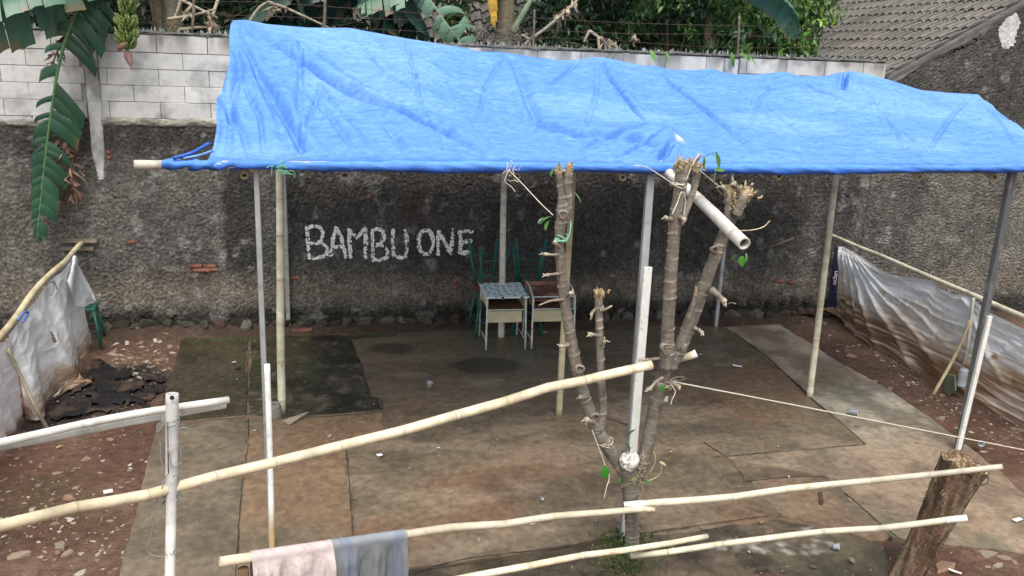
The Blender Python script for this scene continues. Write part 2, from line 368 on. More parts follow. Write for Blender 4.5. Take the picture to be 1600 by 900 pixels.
poly_slab([(290, 528), (900, 520), (1130, 514), (1200, 562), (1350, 700), (1500, 760), (1380, 846), (985, 836), (700, 882), (556, 890), (390, 930), (215, 930), (262, 640)], .002, 'main', 'lowest muddy screed layer seen in the joints of the slabs')
poly_slab([(284, 523), (388, 516), (386, 649), (244, 664)], .010, 'olive', 'dark olive mossy slab at the far left corner')
poly_slab([(390, 517), (620, 512), (618, 524), (548, 531), (566, 575), (578, 620), (592, 622), (599, 641), (440, 653), (388, 650)], .008, 'mossy', 'dark mossy slab behind the left bamboo post')
poly_slab([(246, 661), (387, 652), (378, 760), (366, 930), (180, 930)], .011, 'greybrown', 'grey brown slab at the near left corner')
poly_slab([(389, 654), (440, 655), (600, 643), (602, 672), (540, 702), (549, 780), (556, 930), (368, 930), (379, 760)], .013, 'orange', 'orange brown muddy slab in front of the mossy one')
poly_slab([(620, 513), (740, 509), (900, 517), (1000, 514), (1040, 500), (1132, 511), (1200, 560), (1270, 625), (1352, 695), (1120, 713), (1170, 752), (1220, 808), (985, 838), (700, 884), (554, 890), (550, 780), (541, 702), (603, 672), (599, 641), (593, 622), (579, 620), (567, 575), (549, 532), (619, 526)], .014, 'main', 'large muddy brown slab in the middle')
poly_slab([(1134, 512), (1218, 507), (1300, 560), (1380, 605), (1440, 645), (1500, 690), (1560, 735), (1620, 790), (1600, 868), (1395, 842), (1330, 790), (1290, 745), (1122, 714), (1354, 696), (1272, 626), (1202, 560)], .013, 'rough', 'pale rough concrete strip along the right side')
poly_slab([(1172, 750), (1288, 744), (1345, 790), (1392, 830), (1350, 842), (1300, 826), (1222, 808)], .013, 'greybrown', 'small slab between the cracks at lower right')
poly_slab([(556, 893), (700, 887), (985, 841), (1220, 811), (1300, 829), (1380, 850), (1400, 930), (560, 960)], .004, 'wetdark', 'dark damp strip in front of the main slab', rough=.008)
# scum lines, broken crust at the slab edge (left)
def chip(r=.03, seed=0, th=.3, n=7):
    rr = random.Random(seed); a0 = rr.random()*6; P = []
    for k, (zz, f) in enumerate(((0, .9), (th*r*.6, 1), (th*r, .82))):
        for i in range(n):
            a = a0+i*2*math.pi/n; q = r*f*(.65+.6*((math.sin(i*2.3+seed)+1)/2)); P.append((math.cos(a)*q, math.sin(a)*q*.7, zz+rr.uniform(-.08, .08)*r))
    F = [[n-1-i for i in range(n)]]+[[k*n+i, k*n+(i+1) % n, (k+1)*n+(i+1) % n, (k+1)*n+i] for k in range(2) for i in range(n)]+[[2*n+i for i in range(n)]]
    return np.array(P), F
def gz(x, y): return float(ground_z(np.array(x), np.array(y)))
CHIPC = [(.34, .29, .22), (.4, .36, .3), (.24, .19, .14), (.26, .16, .11), (.46, .43, .37), (.15, .115, .09), (.3, .23, .17)]
stone_meshes = []
for k in range(14):
    P, F = chip(1, k, .22 if k % 3 else .5, 5+k % 3); o = mesh('stone', P, F, M['stone'], col=np.array(CHIPC[k % 7])*np.ones((len(P), 1)), smooth=False, link=False); stone_meshes.append(o.data)
CW = ['tan', 'light grey', 'brown', 'brick red', 'whitish', 'dark', 'ochre']
def stone(x, y, r, label, group, k=None, z=None, name='rubble_stone'):
    k = k if k is not None else int(rng.integers(14)); me = stone_meshes[k]
    label = ('big ' if r > .05 else 'hand sized ' if r > .03 else 'tiny ' if r < .012 else 'small ')+CW[k % 7]+' '+label
    o = inst(me, name, (x, y, (gz(x, y) if z is None else z)-.18*r), (rng.normal(0, .12), rng.normal(0, .12), rng.uniform(0, 6.3)), (r, r*rng.uniform(.7, 1.1), r*rng.uniform(.7, 1.2)))
    return tag(o, label, 'stone', group)
LL = 'stone chip on the red dirt left of the concrete floor'; LR = 'stone chip on the dark dirt between the floor and right sheet'
LW = 'chip in the rubble heap near the green stool and floor corner'; LF = 'stone chip on the dirt around the foot of the leaning stump'
# hand placed larger ones (photo points)
for px, py, r in [(135, 717, .07), (200, 722, .045), (90, 740, .05), (116, 763, .055), (172, 756, .045), (107, 780, .07), (165, 767, .06), (148, 702, .05), (50, 799, .045), (172, 686, .05), (105, 811, .06), (60, 760, .05), (95, 852, .085), (105, 861, .06), (30, 872, .08), (125, 889, .055), (83, 818, .05), (230, 716, .03), (200, 748, .035)]:
    x, y = gp(px, py); stone(x, y, r*.9, LL, 'stone chips on the left dirt')
for i in range(130):
    px = rng.uniform(0, 240); py = rng.uniform(690, 897)
    if px > 250-(py-660)*.2: continue
    x, y = gp(px, py); stone(x, y, rng.uniform(.014, .035), LL, 'stone chips on the left dirt')
for i in range(75):
    t = rng.beta(2, 2); px = 165+110*t+rng.normal(0, 14); py = 535+60*rng.random()+rng.normal(0, 8)
    x, y = gp(px, py); stone(x, y, rng.uniform(.02, .065), LW, 'rubble chips by the stool')
for px, py, r in [(1335, 588, .09), (1332, 555, .1), (1350, 585, .05), (1371, 592, .06), (1391, 604, .06), (1420, 598, .05), (1402, 622, .05), (1464, 611, .06), (1472, 650, .07), (1468, 667, .06), (1496, 664, .05), (1370, 555, .05), (1310, 545, .05), (1332, 600, .05), (1350, 612, .05), (1390, 622, .06), (1410, 588, .04), (1432, 635, .05), (1540, 700, .06), (1520, 672, .06), (1550, 695, .05), (1592, 672, .08), (1575, 694, .05)]:
    x, y = gp(px, py); stone(x, y, r, LR, 'stone chips on the right dirt')
for i in range(110):
    t = rng.random(); px = 1255+300*t; py = 500+170*t+rng.uniform(-12, 55)
    x, y = gp(px, py)
    if x < 6.5 or x > 6.95: continue
    stone(x, y, rng.uniform(.015, .045), LR, 'stone chips on the right dirt')
for px, py, r in [(1477, 888, .11), (1540, 865, .08), (1570, 872, .06), (1592, 848, .05), (1590, 880, .06), (1560, 884, .05), (1445, 893, .07), (1545, 888, .04)]:
    x, y = gp(px, py); stone(x, y, r, LF, 'stone chips by the stump')
LB = 'chip lying loose on the concrete floor'
for px, py, r in [(640, 605, .02), (748, 848, .045), (684, 878, .04), (776, 690, .02), (931, 818, .035), (1190, 820, .05), (1096, 828, .02), (832, 822, .04), (1232, 748, .03), (1338, 668, .03), (1327, 785, .03), (893, 700, .02), (1170, 866, .03), (1330, 880, .05), (1048, 706, .03), (438, 733, .04), (465, 658, .02), (398, 676, .03), (520, 690, .02), (1300, 860, .04), (515, 684, .05), (1215, 700, .025), (740, 740, .02), (640, 735, .02), (1150, 845, .03), (1270, 890, .04), (700, 836, .02), (1265, 765, .035)]:
    x, y = gp(px, py); stone(x, y, r*.7, LB, 'loose chips on the concrete floor', z=.024)
for i in range(60):
    px = rng.uniform(220, 1500); py = rng.uniform(530, 895); x, y = gp(px, py)
    if -1.8 < x < 6.2 and y > 5.4: stone(x, y, rng.uniform(.006, .014), LB, 'loose chips on the concrete floor', z=.024)
# fine gravel and litter nobody could count
mb = MB()
for i in range(5200):
    if i % 2: x = rng.uniform(-4.2, -1.85); y = rng.uniform(5, 11)
    else: x = rng.uniform(6.35, 7.6); y = rng.uniform(5, 11.1)
    if i % 9 == 0: x = rng.uniform(-1.6, 7.5); y = rng.uniform(4.8, 5.45)
    if fbm(np.array(x*2.), np.array(y*2.), 3, 90) < .46: continue
    r = rng.uniform(.003, .016)*(1.3 if rng.random() < .1 else 1); P, F = chip(r, i, .5, 5); a = rng.uniform(0, 6.3)
    mb.add(P@rotz(a).T+[x, y, gz(x, y)-r*.1], F, np.array(CHIPC[i % 7])*rng.uniform(.5, 1.1))
tag(mb.build('gravel', M['stone'], smooth=False), 'scattered grit and tiny chips over the bare dirt', 'gravel', kind='stuff')
# black plastic sheet half buried (dark ground left) 
mb = MB(); nu, nv = 60, 44
u, v = np.meshgrid(np.linspace(0, 1, nu), np.linspace(0, 1, nv), indexing='ij')
c4 = [np.array(gp(*p)) for p in [(75, 668), (245, 640), (262, 585), (140, 560)]]
XY = (c4[0]*((1-u)*(1-v))[..., None]+c4[1]*(u*(1-v))[..., None]+c4[2]*(u*v)[..., None]+c4[3]*((1-u)*v)[..., None])
XY[..., 0] += .18*(fbm(u*5, v*5, 3, 7)-.5)*1.2; XY[..., 1] += .3*(fbm(u*5+9, v*5, 3, 8)-.5)
ZZ = ground_z(XY[..., 0], XY[..., 1])+.012+.035*(1-np.abs(2*fbm(XY[..., 0]*2.5, XY[..., 1]*6, 4, 21)-1))**3
Fg = grid_faces(nu, nv); cu = np.array([u.ravel()[f].mean() for f in Fg]); cv = np.array([v.ravel()[f].mean() for f in Fg])
edge = np.minimum(np.minimum(cu, 1-cu), np.minimum(cv, 1-cv))+.12*(fbm(cu*6, cv*6, 3, 77)-.5); Fg = Fg[(edge > .05) & (fbm(cu*9, cv*9, 3, 78) < .57)]
M['blackplastic'] = mat('black_plastic', None, .7, .4, 14, .7, 40, .25)
bpc = lerp(np.array([.014, .013, .013]), np.array([.075, .05, .036]), (sstep(.46, .62, fbm(XY[..., 0]*5, XY[..., 1]*5, 5, 66))*.85)[..., None])
tag(mesh('plastic_sheet', np.column_stack([XY.reshape(-1, 2), ZZ.ravel()]), Fg, M['blackplastic'], None, bpc.reshape(-1, 3)), 'torn black plastic sheet half buried in dirt beside left concrete slab', 'plastic sheet')
# ================================================================ boundary wall
wall = empty('boundary_wall', (1.8, WY+.1, 0), 'long wall of dark rough plaster topped with pale blocks behind the canopy', 'wall')
def wall_relief(x, z, s=0):
    w1 = worley(x*29+2*vn(x*9, z*9, 5), z*35, 1+s); w2 = worley(x*45, z*45, 2+s)
    r = .031*np.clip(1-w1, 0, 1)**1.4*(.2+1.1*fbm(x*5, z*5, 3, 3+s))+.016*(1-w2)+.022*(fbm(x*1.4, z*1.8, 4, 8+s)-.5)
    return r
def stain_shade_map(x, z):
    n = fbm(x*2.2, z*2.2, 4, 12); n2 = fbm(x*10, z*10, 4, 13); n3 = fbm(x*40, z*40, 2, 14)
    c = lerp(np.array([.145, .135, .12]), np.array([.27, .25, .22]), np.clip((n-.3)*1.8+(n2-.5), 0, 1)[..., None])
    def blob(cx, cz, rx, rz, a):
        d = np.sqrt(((x-cx)/rx)**2+((z-cz)/rz)**2)+.7*(fbm(x*3, z*3, 3, 33)-.5); return a*(1-sstep(.5, 1.2, d))
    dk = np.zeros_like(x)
    for b in [(-1.25, 1.5, .28, 1.2, .8), (-1.9, 2.35, .8, .25, .6), (-3.2, 2.45, 1, .25, .5), (.1, 1.7, 1.3, 1.5, .42), (1.5, 1.7, 1.2, 1.6, .5), (3.1, 1.5, 1.5, 1.7, .6), (5.0, 1.8, 1.7, 1.4, .5), (7.0, 1.5, .35, 1.6, .65), (6.1, 2.1, .8, .4, .5), (.8, 1., .6, .3, .3)]: dk = np.maximum(dk, blob(*b))  # wall stains; the blobs behind the canopy also have its shade painted in
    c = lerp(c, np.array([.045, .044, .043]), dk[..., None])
    top = sstep(2.25, 2.65, z+.25*(n-.5))*.55; c = lerp(c, np.array([.07, .07, .065]), top[..., None])
    tan = np.exp(-((z-.48-.15*(n-.5))/.2)**2)*(.45+.5*n2)*sstep(-6, -2, 1-np.abs(x))  # salty tan band
    tan = np.exp(-((z-.5-.2*(n-.5))/.18)**2)*(.25+.6*n2)
    c = lerp(c, np.array([.33, .27, .2]), np.clip(tan, 0, .75)[..., None])
    low = 1-sstep(.18, .42, z+.18*(n-.5)); c = lerp(c, np.array([.045, .042, .032]), (low*.85)[..., None])
    c = lerp(c, np.array([.12, .06, .04]), (blob(.95, 1.75, .18, .5, .35)+blob(-2.0, .78, .5, .16, .3))[..., None])
    wh = np.clip((fbm(x*6, z*6, 5, 90)-.64)*8, 0, 1)*.5; c = lerp(c, np.array([.45, .44, .41]), wh[..., None])
    drip = sstep(.5, .72, fbm(x*9, z*.8, 4, 19))*.18; c = lerp(c, np.array([.05, .048, .045]), drip[..., None])
    return .7*c*(.5+1.0*n3[..., None])*(.72+.56*fbm(x*90, z*90, 2, 15))[..., None]
def rough_wall(x0, x1, z0, ztop, parent, name, s=0, step=.0145):
    xs = np.arange(x0, x1+1e-6, step); nz = int((max(ztop(x0), ztop(x1))-z0)/step)
    t = np.linspace(0, 1, nz); X = np.repeat(xs[:, None], nz, 1); top = np.array([ztop(q) for q in xs]); Z = z0+(top[:, None]-z0)*t[None]
    Yv = WY-wall_relief(X, Z, s); C = stain_shade_map(X, Z); nx = len(xs)
    V = np.stack([X, Yv, Z], -1).reshape(-1, 3); F = grid_faces(nx, nz)
    # top, ends and back
    bk = np.array([[x0, WY+.16, z0], [x0, WY+.16, ztop(x0)], [x1, WY+.16, ztop(x1)], [x1, WY+.16, z0]]); n0 = len(V)
    V = np.concatenate([V, bk]); C = np.concatenate([C.reshape(-1, 3), np.full((4, 3), .12)])
    Fl = [list(f) for f in F]; Fl.append([n0, n0+1, n0+2, n0+3])
    topi = [i*nz+nz-1 for i in range(nx)]; Fl.append(topi+[n0+2, n0+1])
    Fl.append([i for i in range(nz)]+[n0+1, n0]); Fl.append([n0+3, n0+2]+[(nx-1)*nz+i for i in range(nz-1, -1, -1)])
    me = bpy.data.meshes.new(name)
    return mesh(name, V, Fl, M['plaster'], parent, C)
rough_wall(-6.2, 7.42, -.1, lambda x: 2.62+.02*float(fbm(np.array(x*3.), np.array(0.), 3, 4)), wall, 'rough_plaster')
# pale blocks, five courses in running bond, the cut course beneath on the left
def block_mesh(w, h, k):
    mb = MB(); mb.box((0, 0, 0), (w-.008, .16, h-.007), C=np.array([.56, .56, .545])*(1-.08*(k % 3)), bev=.004, jit=.0012); return mb
rows = [2.685+.0, 2.877, 3.069, 3.261, 3.453]; hC = .192
bm_cache = {}
_t = MB(); _t.box((0, 0, 0), (1, 1, 1), bev=.005); BOXF = _t.F
def add_block(xc, zc, w, h, top=False):
    key = (round(w, 3), round(h, 3), rng.integers(3))
    k = key[2]
    c = np.array([.56, .56, .545])*(1-.06*k)
    if top: c = c*np.array([.66, .66, .64])
    mb = MB(); mb.box((xc, WY+.075+rng.normal(0, .0025), zc), (w-.0045, .16, h-.004), C=c*rng.uniform(.93, 1.04), bev=.005, jit=.0012)
    # weather the upper edge of the top course
    V = np.concatenate(mb.V); C = np.concatenate(mb.C)
    if top:
        gx, gzv = np.meshgrid(np.linspace(xc-w/2+.006, xc+w/2-.006, 13), np.linspace(zc-h/2+.006, zc+h/2-.006, 5), indexing='ij')
        d = sstep(.4, .66, fbm(gx*6, gzv*1.1, 4, 95))*(.35+.65*sstep(zc-h*.6, zc+h/2, gzv)); Cg = lerp(np.array([.5, .49, .46]), np.array([.09, .088, .082]), (d*.7)[..., None])
        n0 = len(V)
        F2 = [[i+n0 for i in f] for f in grid_faces(13, 5)]
        V = np.concatenate([V, np.stack([gx, np.full(gx.shape, WY-.0105), gzv], -1).reshape(-1, 3)]); C = np.concatenate([C, Cg.reshape(-1, 3)])
        return mesh('block', V, BOXF+F2, M['aac'], wall, C, smooth=False)
    o = mesh('block', V, mb.F, M['aac'], wall, C, smooth=False); return o
PIL = [(-2.95, -2.79), (5.02, 5.24)]
for r, zb in enumerate(rows):
    h = hC if r < 4 else .205
    x = -6.2 + (0.0 if r % 2 else .29)-.29+ .045
    edges = [x+.575*k for k in range(30)]
    for a, b in zip(edges[:-1], edges[1:]):
        segs = [(a, b)]
        for (p, q) in PIL:
            ns = []
            for (s0, s1) in segs:
                if s1 <= p or s0 >= q: ns.append((s0, s1))
                else:
                    if s0 < p: ns.append((s0, p))
                    if s1 > q: ns.append((q, s1))
            segs = ns
        for (s0, s1) in segs:
            s1 = min(s1, 7.42); s0 = max(s0, -6.2)
            if s1-s0 > .05: add_block((s0+s1)/2, zb+h/2, s1-s0, h, r == 4)
for k in range(6): add_block(-3.14-.45*k-.2, 2.65, .44, .07)
M['cement_c'] = mat('cement_colour', None, .95, .25, 9, .8, 50, .2, space='pos', bdist=.02)
# mortar core behind blocks, ledge, pilasters, top bed
mb = MB(); mb.box((.61, WY+.085, 3.165), (13.6, .13, 1.0), C=(.34, .33, .31)); mb.build('mortar_bed', M['cement_c'], wall, smooth=False)
def rough_strip(x0, x1, z0, z1, y, dep, name, parent, amp=.02, c=(.3, .29, .27), step=.02, m='plaster', seed=0):
    xs = np.arange(x0, x1, step); n = 9; a = np.linspace(0, 1, n); X = np.repeat(xs[:, None], n, 1)
    prof_z = z0+(z1-z0)*a; bul = dep*np.sin(np.pi*np.clip(a, 0, 1))**.5
    nn = fbm(X*9, np.tile(a*6, (len(xs), 1)), 4, 200+seed)
    Y = y-bul[None]*(.3+1.3*nn); Z = prof_z[None]+amp*(fbm(X*5, np.tile(a, (len(xs), 1)), 4, 201+seed)-.5)*2
    Y[:, 0] = y+.08; Y[:, -1] = y+.08
    C = np.array(c)*(.5+fbm(X*12, Z*12, 4, 202+seed)[..., None])
    return mesh(name, np.stack([X, Y, Z], -1).reshape(-1, 3), grid_faces(len(xs), n), M[m], parent, C.reshape(-1, 3))
rough_strip(-2.8, 7.42, 2.58, 2.70, WY-.0, .05, 'mortar_ledge', wall, .025, (.34, .32, .27))
rough_strip(-6.2, -2.98, 2.55, 2.66, WY-.0, .045, 'mortar_ledge', wall, .02, (.27, .26, .23), seed=3)
rough_strip(-6.2, 7.42, 3.645, 3.70, WY+.03, .045, 'mortar_cap', wall, .018, (.13, .125, .115), seed=5)
mb = MB(); mb.box((.61, WY+.1, 3.672), (13.6, .17, .04), C=(.1, .1, .09)); mb.build('mortar_cap', M['cement'], wall, smooth=False)
# end of block wall stub face (light) on right
def pilaster(x0, x1, z0, z1, lab):
    zs = np.arange(z0, z1, .02); n = 12; a = np.linspace(0, 1, n); Zg = np.repeat(zs[:, None], n, 1)
    w = (x1-x0)*np.ones(len(zs)); fade = sstep(z0, z0+.35, zs)
    cx = (x0+x1)/2+.02*(fbm(zs*3, zs*0, 3, 9)-.5); wid = (w*(.55+.45*fade)+.05*(fbm(zs*7, zs*0+3, 4, 5)-.5))
    X = cx[:, None]+(a[None]-.5)*wid[:, None]; Y = WY-(.045*np.sin(np.pi*a)**.25)[None]*(.5+.5*fade[:, None])-.012*(fbm(X*16, Zg*16, 4, 15)-.5)
    Y[:, 0] = WY+.05; Y[:, -1] = WY+.05
    C = lerp(np.array([.3, .3, .29]), np.array([.56, .56, .54]), sstep(.3, .65, fbm(X*5, Zg*3, 4, 23))[..., None])
    C = lerp(C, np.array([.55, .54, .5]), (1-sstep(z0, z0+.3, Zg))[..., None]*.6); C = lerp(C, np.array([.3, .28, .24]), (sstep(2.95, 3.1, Zg)*(1-sstep(3.3, 3.4, Zg))*.7)[..., None])
    tag(mesh('pilaster', np.stack([X, Y, Zg], -1).reshape(-1, 3), grid_faces(len(zs), n)[:, ::-1], M['cement_c'], wall, C.reshape(-1, 3)), lab)
M['cement_c'] = mat('cement_colour', None, .95, .25, 9, .8, 50, .2, space='pos', bdist=.02)
pilaster(-2.95, -2.79, 1.95, 3.66, 'grey cement pilaster running down onto the dark plaster')
pilaster(5.02, 5.24, 2.6, 3.66, 'grey cement pilaster right of the middle')
# exposed bricks
bmb = MB(); bmb.box((0, 0, 0), (.19, .05, .05), bev=.006, jit=.002); brk = bmb.build('exposed_brick', M['brick'], smooth=False, col=False); bme = brk.data; bpy.data.objects.remove(brk)
def bricks(px, py, lst, sc=1):
    p = AY(px, py, WY)
    for dx, dz, w in lst:
        inst(bme, 'exposed_brick', (p[0]+dx-wall.location.x, WY-.014-wall.location.y, p[2]+dz), (rng.normal(0, .03), rng.normal(0, .03), rng.normal(0, .03)), (w, 1, .8), wall)
bricks(318, 418, [(-.09, .03, .8), (.08, .028, .75), (-.02, -.025, 1.1), (.13, -.02, .5)])
bricks(205, 377, [(0, 0, .55)]); bricks(460, 433, [(0, 0, .7)]); bricks(709, 439, [(0, .01, .3), (0, -.03, .3)]); bricks(170, 240, [(0, .02, .25), (0, -.04, .25)]); bricks(768, 437, [(0, 0, .8)]); bricks(575, 307, [(0, 0, .4)]); bricks(1215, 438, [(0, 0, .7), (.2, -.02, .5)])
# foundation stones
FSC = [(.05, .045, .035), (.07, .062, .048), (.04, .034, .026), (.12, .11, .09), (.06, .04, .03)]
fs_me = []
for k in range(8):
    rr = random.Random(k+50); n = 8; P = []
    for zz, f in ((-.5, .7), (-.2, 1), (.25, .95), (.5, .6)):
        for i in range(n):
            a = i*2*math.pi/n; q = f*(.5+.12*math.sin(i*1.7+k)+rr.uniform(-.13, .13)); P.append((math.cos(a)*q, math.sin(a)*q*.8, zz*.75+rr.uniform(-.12, .12)))
    F = [[n-1-i for i in range(n)]]+[[a*n+i, a*n+(i+1) % n, (a+1)*n+(i+1) % n, (a+1)*n+i] for a in range(3) for i in range(n)]+[[3*n+i for i in range(n)]]
    fs_me.append(mesh('foundation_stone', P, F, M['stone'], col=np.array(FSC[k % 5])*np.ones((len(P), 1)), smooth=False, link=False).data)
x = -3.4
while x < 7.3:
    w = rng.uniform(.12, .24); z = .06+.03*rng.random()
    inst(fs_me[rng.integers(8)], 'foundation_stone', (x-wall.location.x, WY-.05-rng.uniform(0, .06)-wall.location.y, z+.02), (rng.normal(0, .2), rng.normal(0, .25), rng.uniform(0, 6)), (w, w*.8, w*rng.uniform(.6, .9)), wall)
    if rng.random() < .6: inst(fs_me[rng.integers(8)], 'foundation_stone', (x+rng.uniform(-.05, .05)-wall.location.x, WY-.02-wall.location.y, z+.17), (rng.normal(0, .2), rng.normal(0, .25), rng.uniform(0, 6)), (w*.7, w*.6, w*.55), wall)
    x += w*rng.uniform(.75, 1.15)
# letters BAMBU ONE, hand-brushed strokes that follow the plaster
def zp(x, y): p = AY(460+x*300/1600, 340+y*80/427, WY); return np.array([p[0], p[2]])
def ell(cx, cy, rx, ry, n=18): return [(cx+rx*math.sin(a), cy-ry*math.cos(a)) for a in np.linspace(0, 2*math.pi, n)]
LET = [('B', [[(105, 75), (112, 200), (125, 325)], [(110, 80), (160, 65), (215, 80), (238, 120), (225, 180), (185, 208), (125, 205)], [(185, 208), (240, 215), (278, 250), (265, 310), (190, 330), (125, 325)]]),
       ('A', [[(345, 85), (325, 150), (318, 240), (303, 310)], [(350, 85), (385, 140), (405, 230), (430, 325)], [(320, 240), (405, 235)]]),
       ('M', [[(455, 100), (460, 200), (468, 325)], [(460, 100), (495, 140), (525, 170), (560, 115), (585, 90)], [(590, 90), (595, 200), (592, 330)]]),
       ('B', [[(650, 100), (648, 200), (660, 350)], [(655, 100), (690, 90), (735, 110), (748, 160), (725, 210), (680, 230)], [(690, 220), (740, 230), (778, 275), (770, 325), (710, 352), (660, 345)]]),
       ('U', [[(820, 105), (820, 200), (825, 310), (880, 330), (925, 325), (938, 240), (935, 160), (918, 100)]]),
       ('O', [ell(1093, 200, 62, 103)]),
       ('N', [[(1195, 300), (1195, 200), (1200, 110)], [(1205, 110), (1245, 190), (1275, 250), (1300, 295)], [(1300, 295), (1312, 200), (1316, 100)]]),
       ('E', [[(1375, 120), (1385, 200), (1375, 285)], [(1375, 118), (1420, 108), (1480, 115)], [(1380, 205), (1440, 190), (1470, 190)], [(1375, 285), (1415, 290), (1465, 275)]])]
M['paint'] = mat('white_wall_paint', (.84, .82, .78), .9, .25, 40, .5, 90, .1, space='pos')
for ch, strokes in LET:
    segs = []
    for st in strokes:
        q = [zp(*p) for p in st]; segs += list(zip(q[:-1], q[1:]))
    allp = np.array([p for s in segs for p in s]); st = .006
    gx = np.arange(allp[:, 0].min()-.05, allp[:, 0].max()+.05, st); gzz = np.arange(allp[:, 1].min()-.05, allp[:, 1].max()+.05, st)
    X, Z = np.meshgrid(gx, gzz, indexing='ij'); d = np.full(X.shape, 9.)
    for a, b in segs:
        ab = b-a; t = np.clip(((X-a[0])*ab[0]+(Z-a[1])*ab[1])/(ab@ab+1e-9), 0, 1); d = np.minimum(d, np.hypot(X-a[0]-ab[0]*t, Z-a[1]-ab[1]*t))
    rel = wall_relief(X, Z); keep = (d < .022+.026*(fbm(X*14, Z*14, 3, 301)-.5)) & ((rel+.02*(fbm(X*60, Z*60, 2, 302)-.5)) > np.quantile(rel, .2))
    F = grid_faces(*X.shape); kf = keep.ravel()[F].sum(1) >= 2; F = F[kf]; used = np.unique(F); mp = np.zeros(X.size, int); mp[used] = np.arange(len(used))
    V = np.stack([X, WY-rel-.014, Z], -1).reshape(-1, 3)[used]
    o = mesh('painted_letter', V, mp[F], M['paint'], wall); o['label'] = 'white hand painted letter '+ch
# glass shards and mortar crumbs along the cap
mb = MB()
for i in range(520):
    x = rng.uniform(-6, 7.35); h = rng.uniform(.02, .075); w = rng.uniform(.008, .03); a = rng.uniform(0, 3.14); p = np.array([x, WY+rng.uniform(.02, .15), 3.68])
    d = np.array([math.cos(a), math.sin(a), 0])*w; t = rng.normal(0, .012, 3); n = np.cross(d/w, [0, 0, 1])*.003
    mb.add([p-d, p+d, p+t+[0, 0, h], p-d*.4+[0, 0, h*.7], p-d+n, p+d+n, p+t+n+[0, 0, h], p-d*.4+n+[0, 0, h*.7]], [[0, 1, 2, 3], [7, 6, 5, 4], [0, 4, 5, 1], [1, 5, 6, 2], [2, 6, 7, 3], [3, 7, 4, 0]], np.array([.3, .34, .32])*rng.uniform(.4, 1.2))
M['shard'] = mat('dusty_glass', None, .35, .2, 20, .1, 60, .5)
tag(mb.build('glass_shards', M['shard'], wall, smooth=False), kind='stuff')
# small boards nailed on the wall (left), stick on the right
bd = empty('board_bracket', tuple(AY(125, 380, WY-.03)), 'two small weathered boards fixed to the wall at the rail end', 'boards')
for (a, b, y) in [((95, 376), (152, 376), WY-.045), ((97, 389), (147, 388), WY-.04)]:
    p, q = AY(*a, y), AY(*b, y); mb = MB(); mb.box((p+q)/2, (abs(q-p)[0], .05, .045), C=(.17, .14, .11), jit=.003); mb.build('board', M['oldwood'], bd, smooth=False)
mb = MB(); mb.tube([AY(1198, 388, WY-.04), AY(1240, 372, WY-.045)], .018, 6, C=(.1, .09, .08)); tag(mb.build('wood_scrap', M['oldwood']), 'dark stick stuck on the plaster wall right of the tree', 'stick')
# ---------------------------------------------------------------- wire fence above the wall
wf = empty('wire_fence', (1, WY+.1, 3.68), 'sagging barbed wire strung between thin rusty posts on top of the wall', 'wire fence')
for px, y0, y1, r in [(832, 15, 82, .014), (1152, 25, 90, .017), (300, -20, 50, .014), (505, 0, 50, .02)]:
    a = AY(px+3, y0, WY+.1); b = AY(px, y1, WY+.1); mb = MB(); mb.tube(crom([a, (a+b)/2+[.006, 0, 0], b]), r, 7, C=(.16, .11, .09)); mb.build('post', M['oldwood'], wf)
for j, zz in enumerate((3.83, 3.95, 4.07)):
    pts = [np.array([x, WY+.085, zz+.02*math.sin(x*1.1+j)-.03*abs(math.sin(x*.9+j*2))]) for x in np.arange(-6, 7.3, .12)]; mb = MB(); mb.tube(pts, .0026, 4)
    for p in pts[::1]:
        for q in range(2): d = rng.normal(0, .014, 3); mb.tube([p-d, p+d], .0016, 3)
    mb.build('barbed_wire', M['wire'], wf)
# ================================================================ house on the right
house = empty('house', (9.5, WY+.1, 0), 'house with dark rough gable wall and grey clay tile roof on the right', 'house')
RS = .573; RX0, RZ0 = 7.54, 3.50
def rz_(x): return RZ0+(x-RX0)*RS
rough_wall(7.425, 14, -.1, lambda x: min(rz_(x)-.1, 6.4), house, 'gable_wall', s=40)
# pale patch of old plaster high on the gable
g = np.arange(0, 1.0001, .04); px0 = AY(1575, 45, WY); X, Z = np.meshgrid(px0[0]+(g-.5)*.42, px0[2]+(g-.5)*.55, indexing='ij')
dd = np.hypot((X-px0[0])/.16, (Z-px0[2])/.24)+.9*(fbm(X*7, Z*7, 3, 5)-.5); F = grid_faces(*X.shape); kf = (dd.ravel()[F] < 1).all(1)
tag(mesh('plaster_patch', np.stack([X, WY-wall_relief(X, Z, 40)-.012, Z], -1).reshape(-1, 3), F[kf], M['cement_c'], house, np.full((X.size, 3), .5)), 'pale plaster patch near the verge')
# verge: cement edge following the slope
t = np.arange(7.44, 14, .03); n = 8; prof = [(.16, .03), (-.035, .03), (-.05, .0), (-.05, -.05), (-.04, -.09), (-.012, -.14), (.02, -.17), (.16, -.17)]
V = []; C = []
for x in t:
    for k, (dy, dz) in enumerate(prof):
        e = .5*(float(fbm(np.array(x*6.), np.array(k*.7), 3, 44))-.5); V.append((x, WY+dy+e*.03, rz_(x)-.0+dz*(1+e)*.9)); w = float(fbm(np.array(x*3.), np.array(k*1.), 3, 45)); C.append(lerp((.1, .1, .095), (.42, .41, .38), min(1, max(0, (w-.35)*3))) if k > 3 else np.array((.11, .105, .1))*(.7+.6*w))
mesh('verge', V, grid_faces(len(t), n)[:, ::-1], M['cement_c'], house, np.array(C))
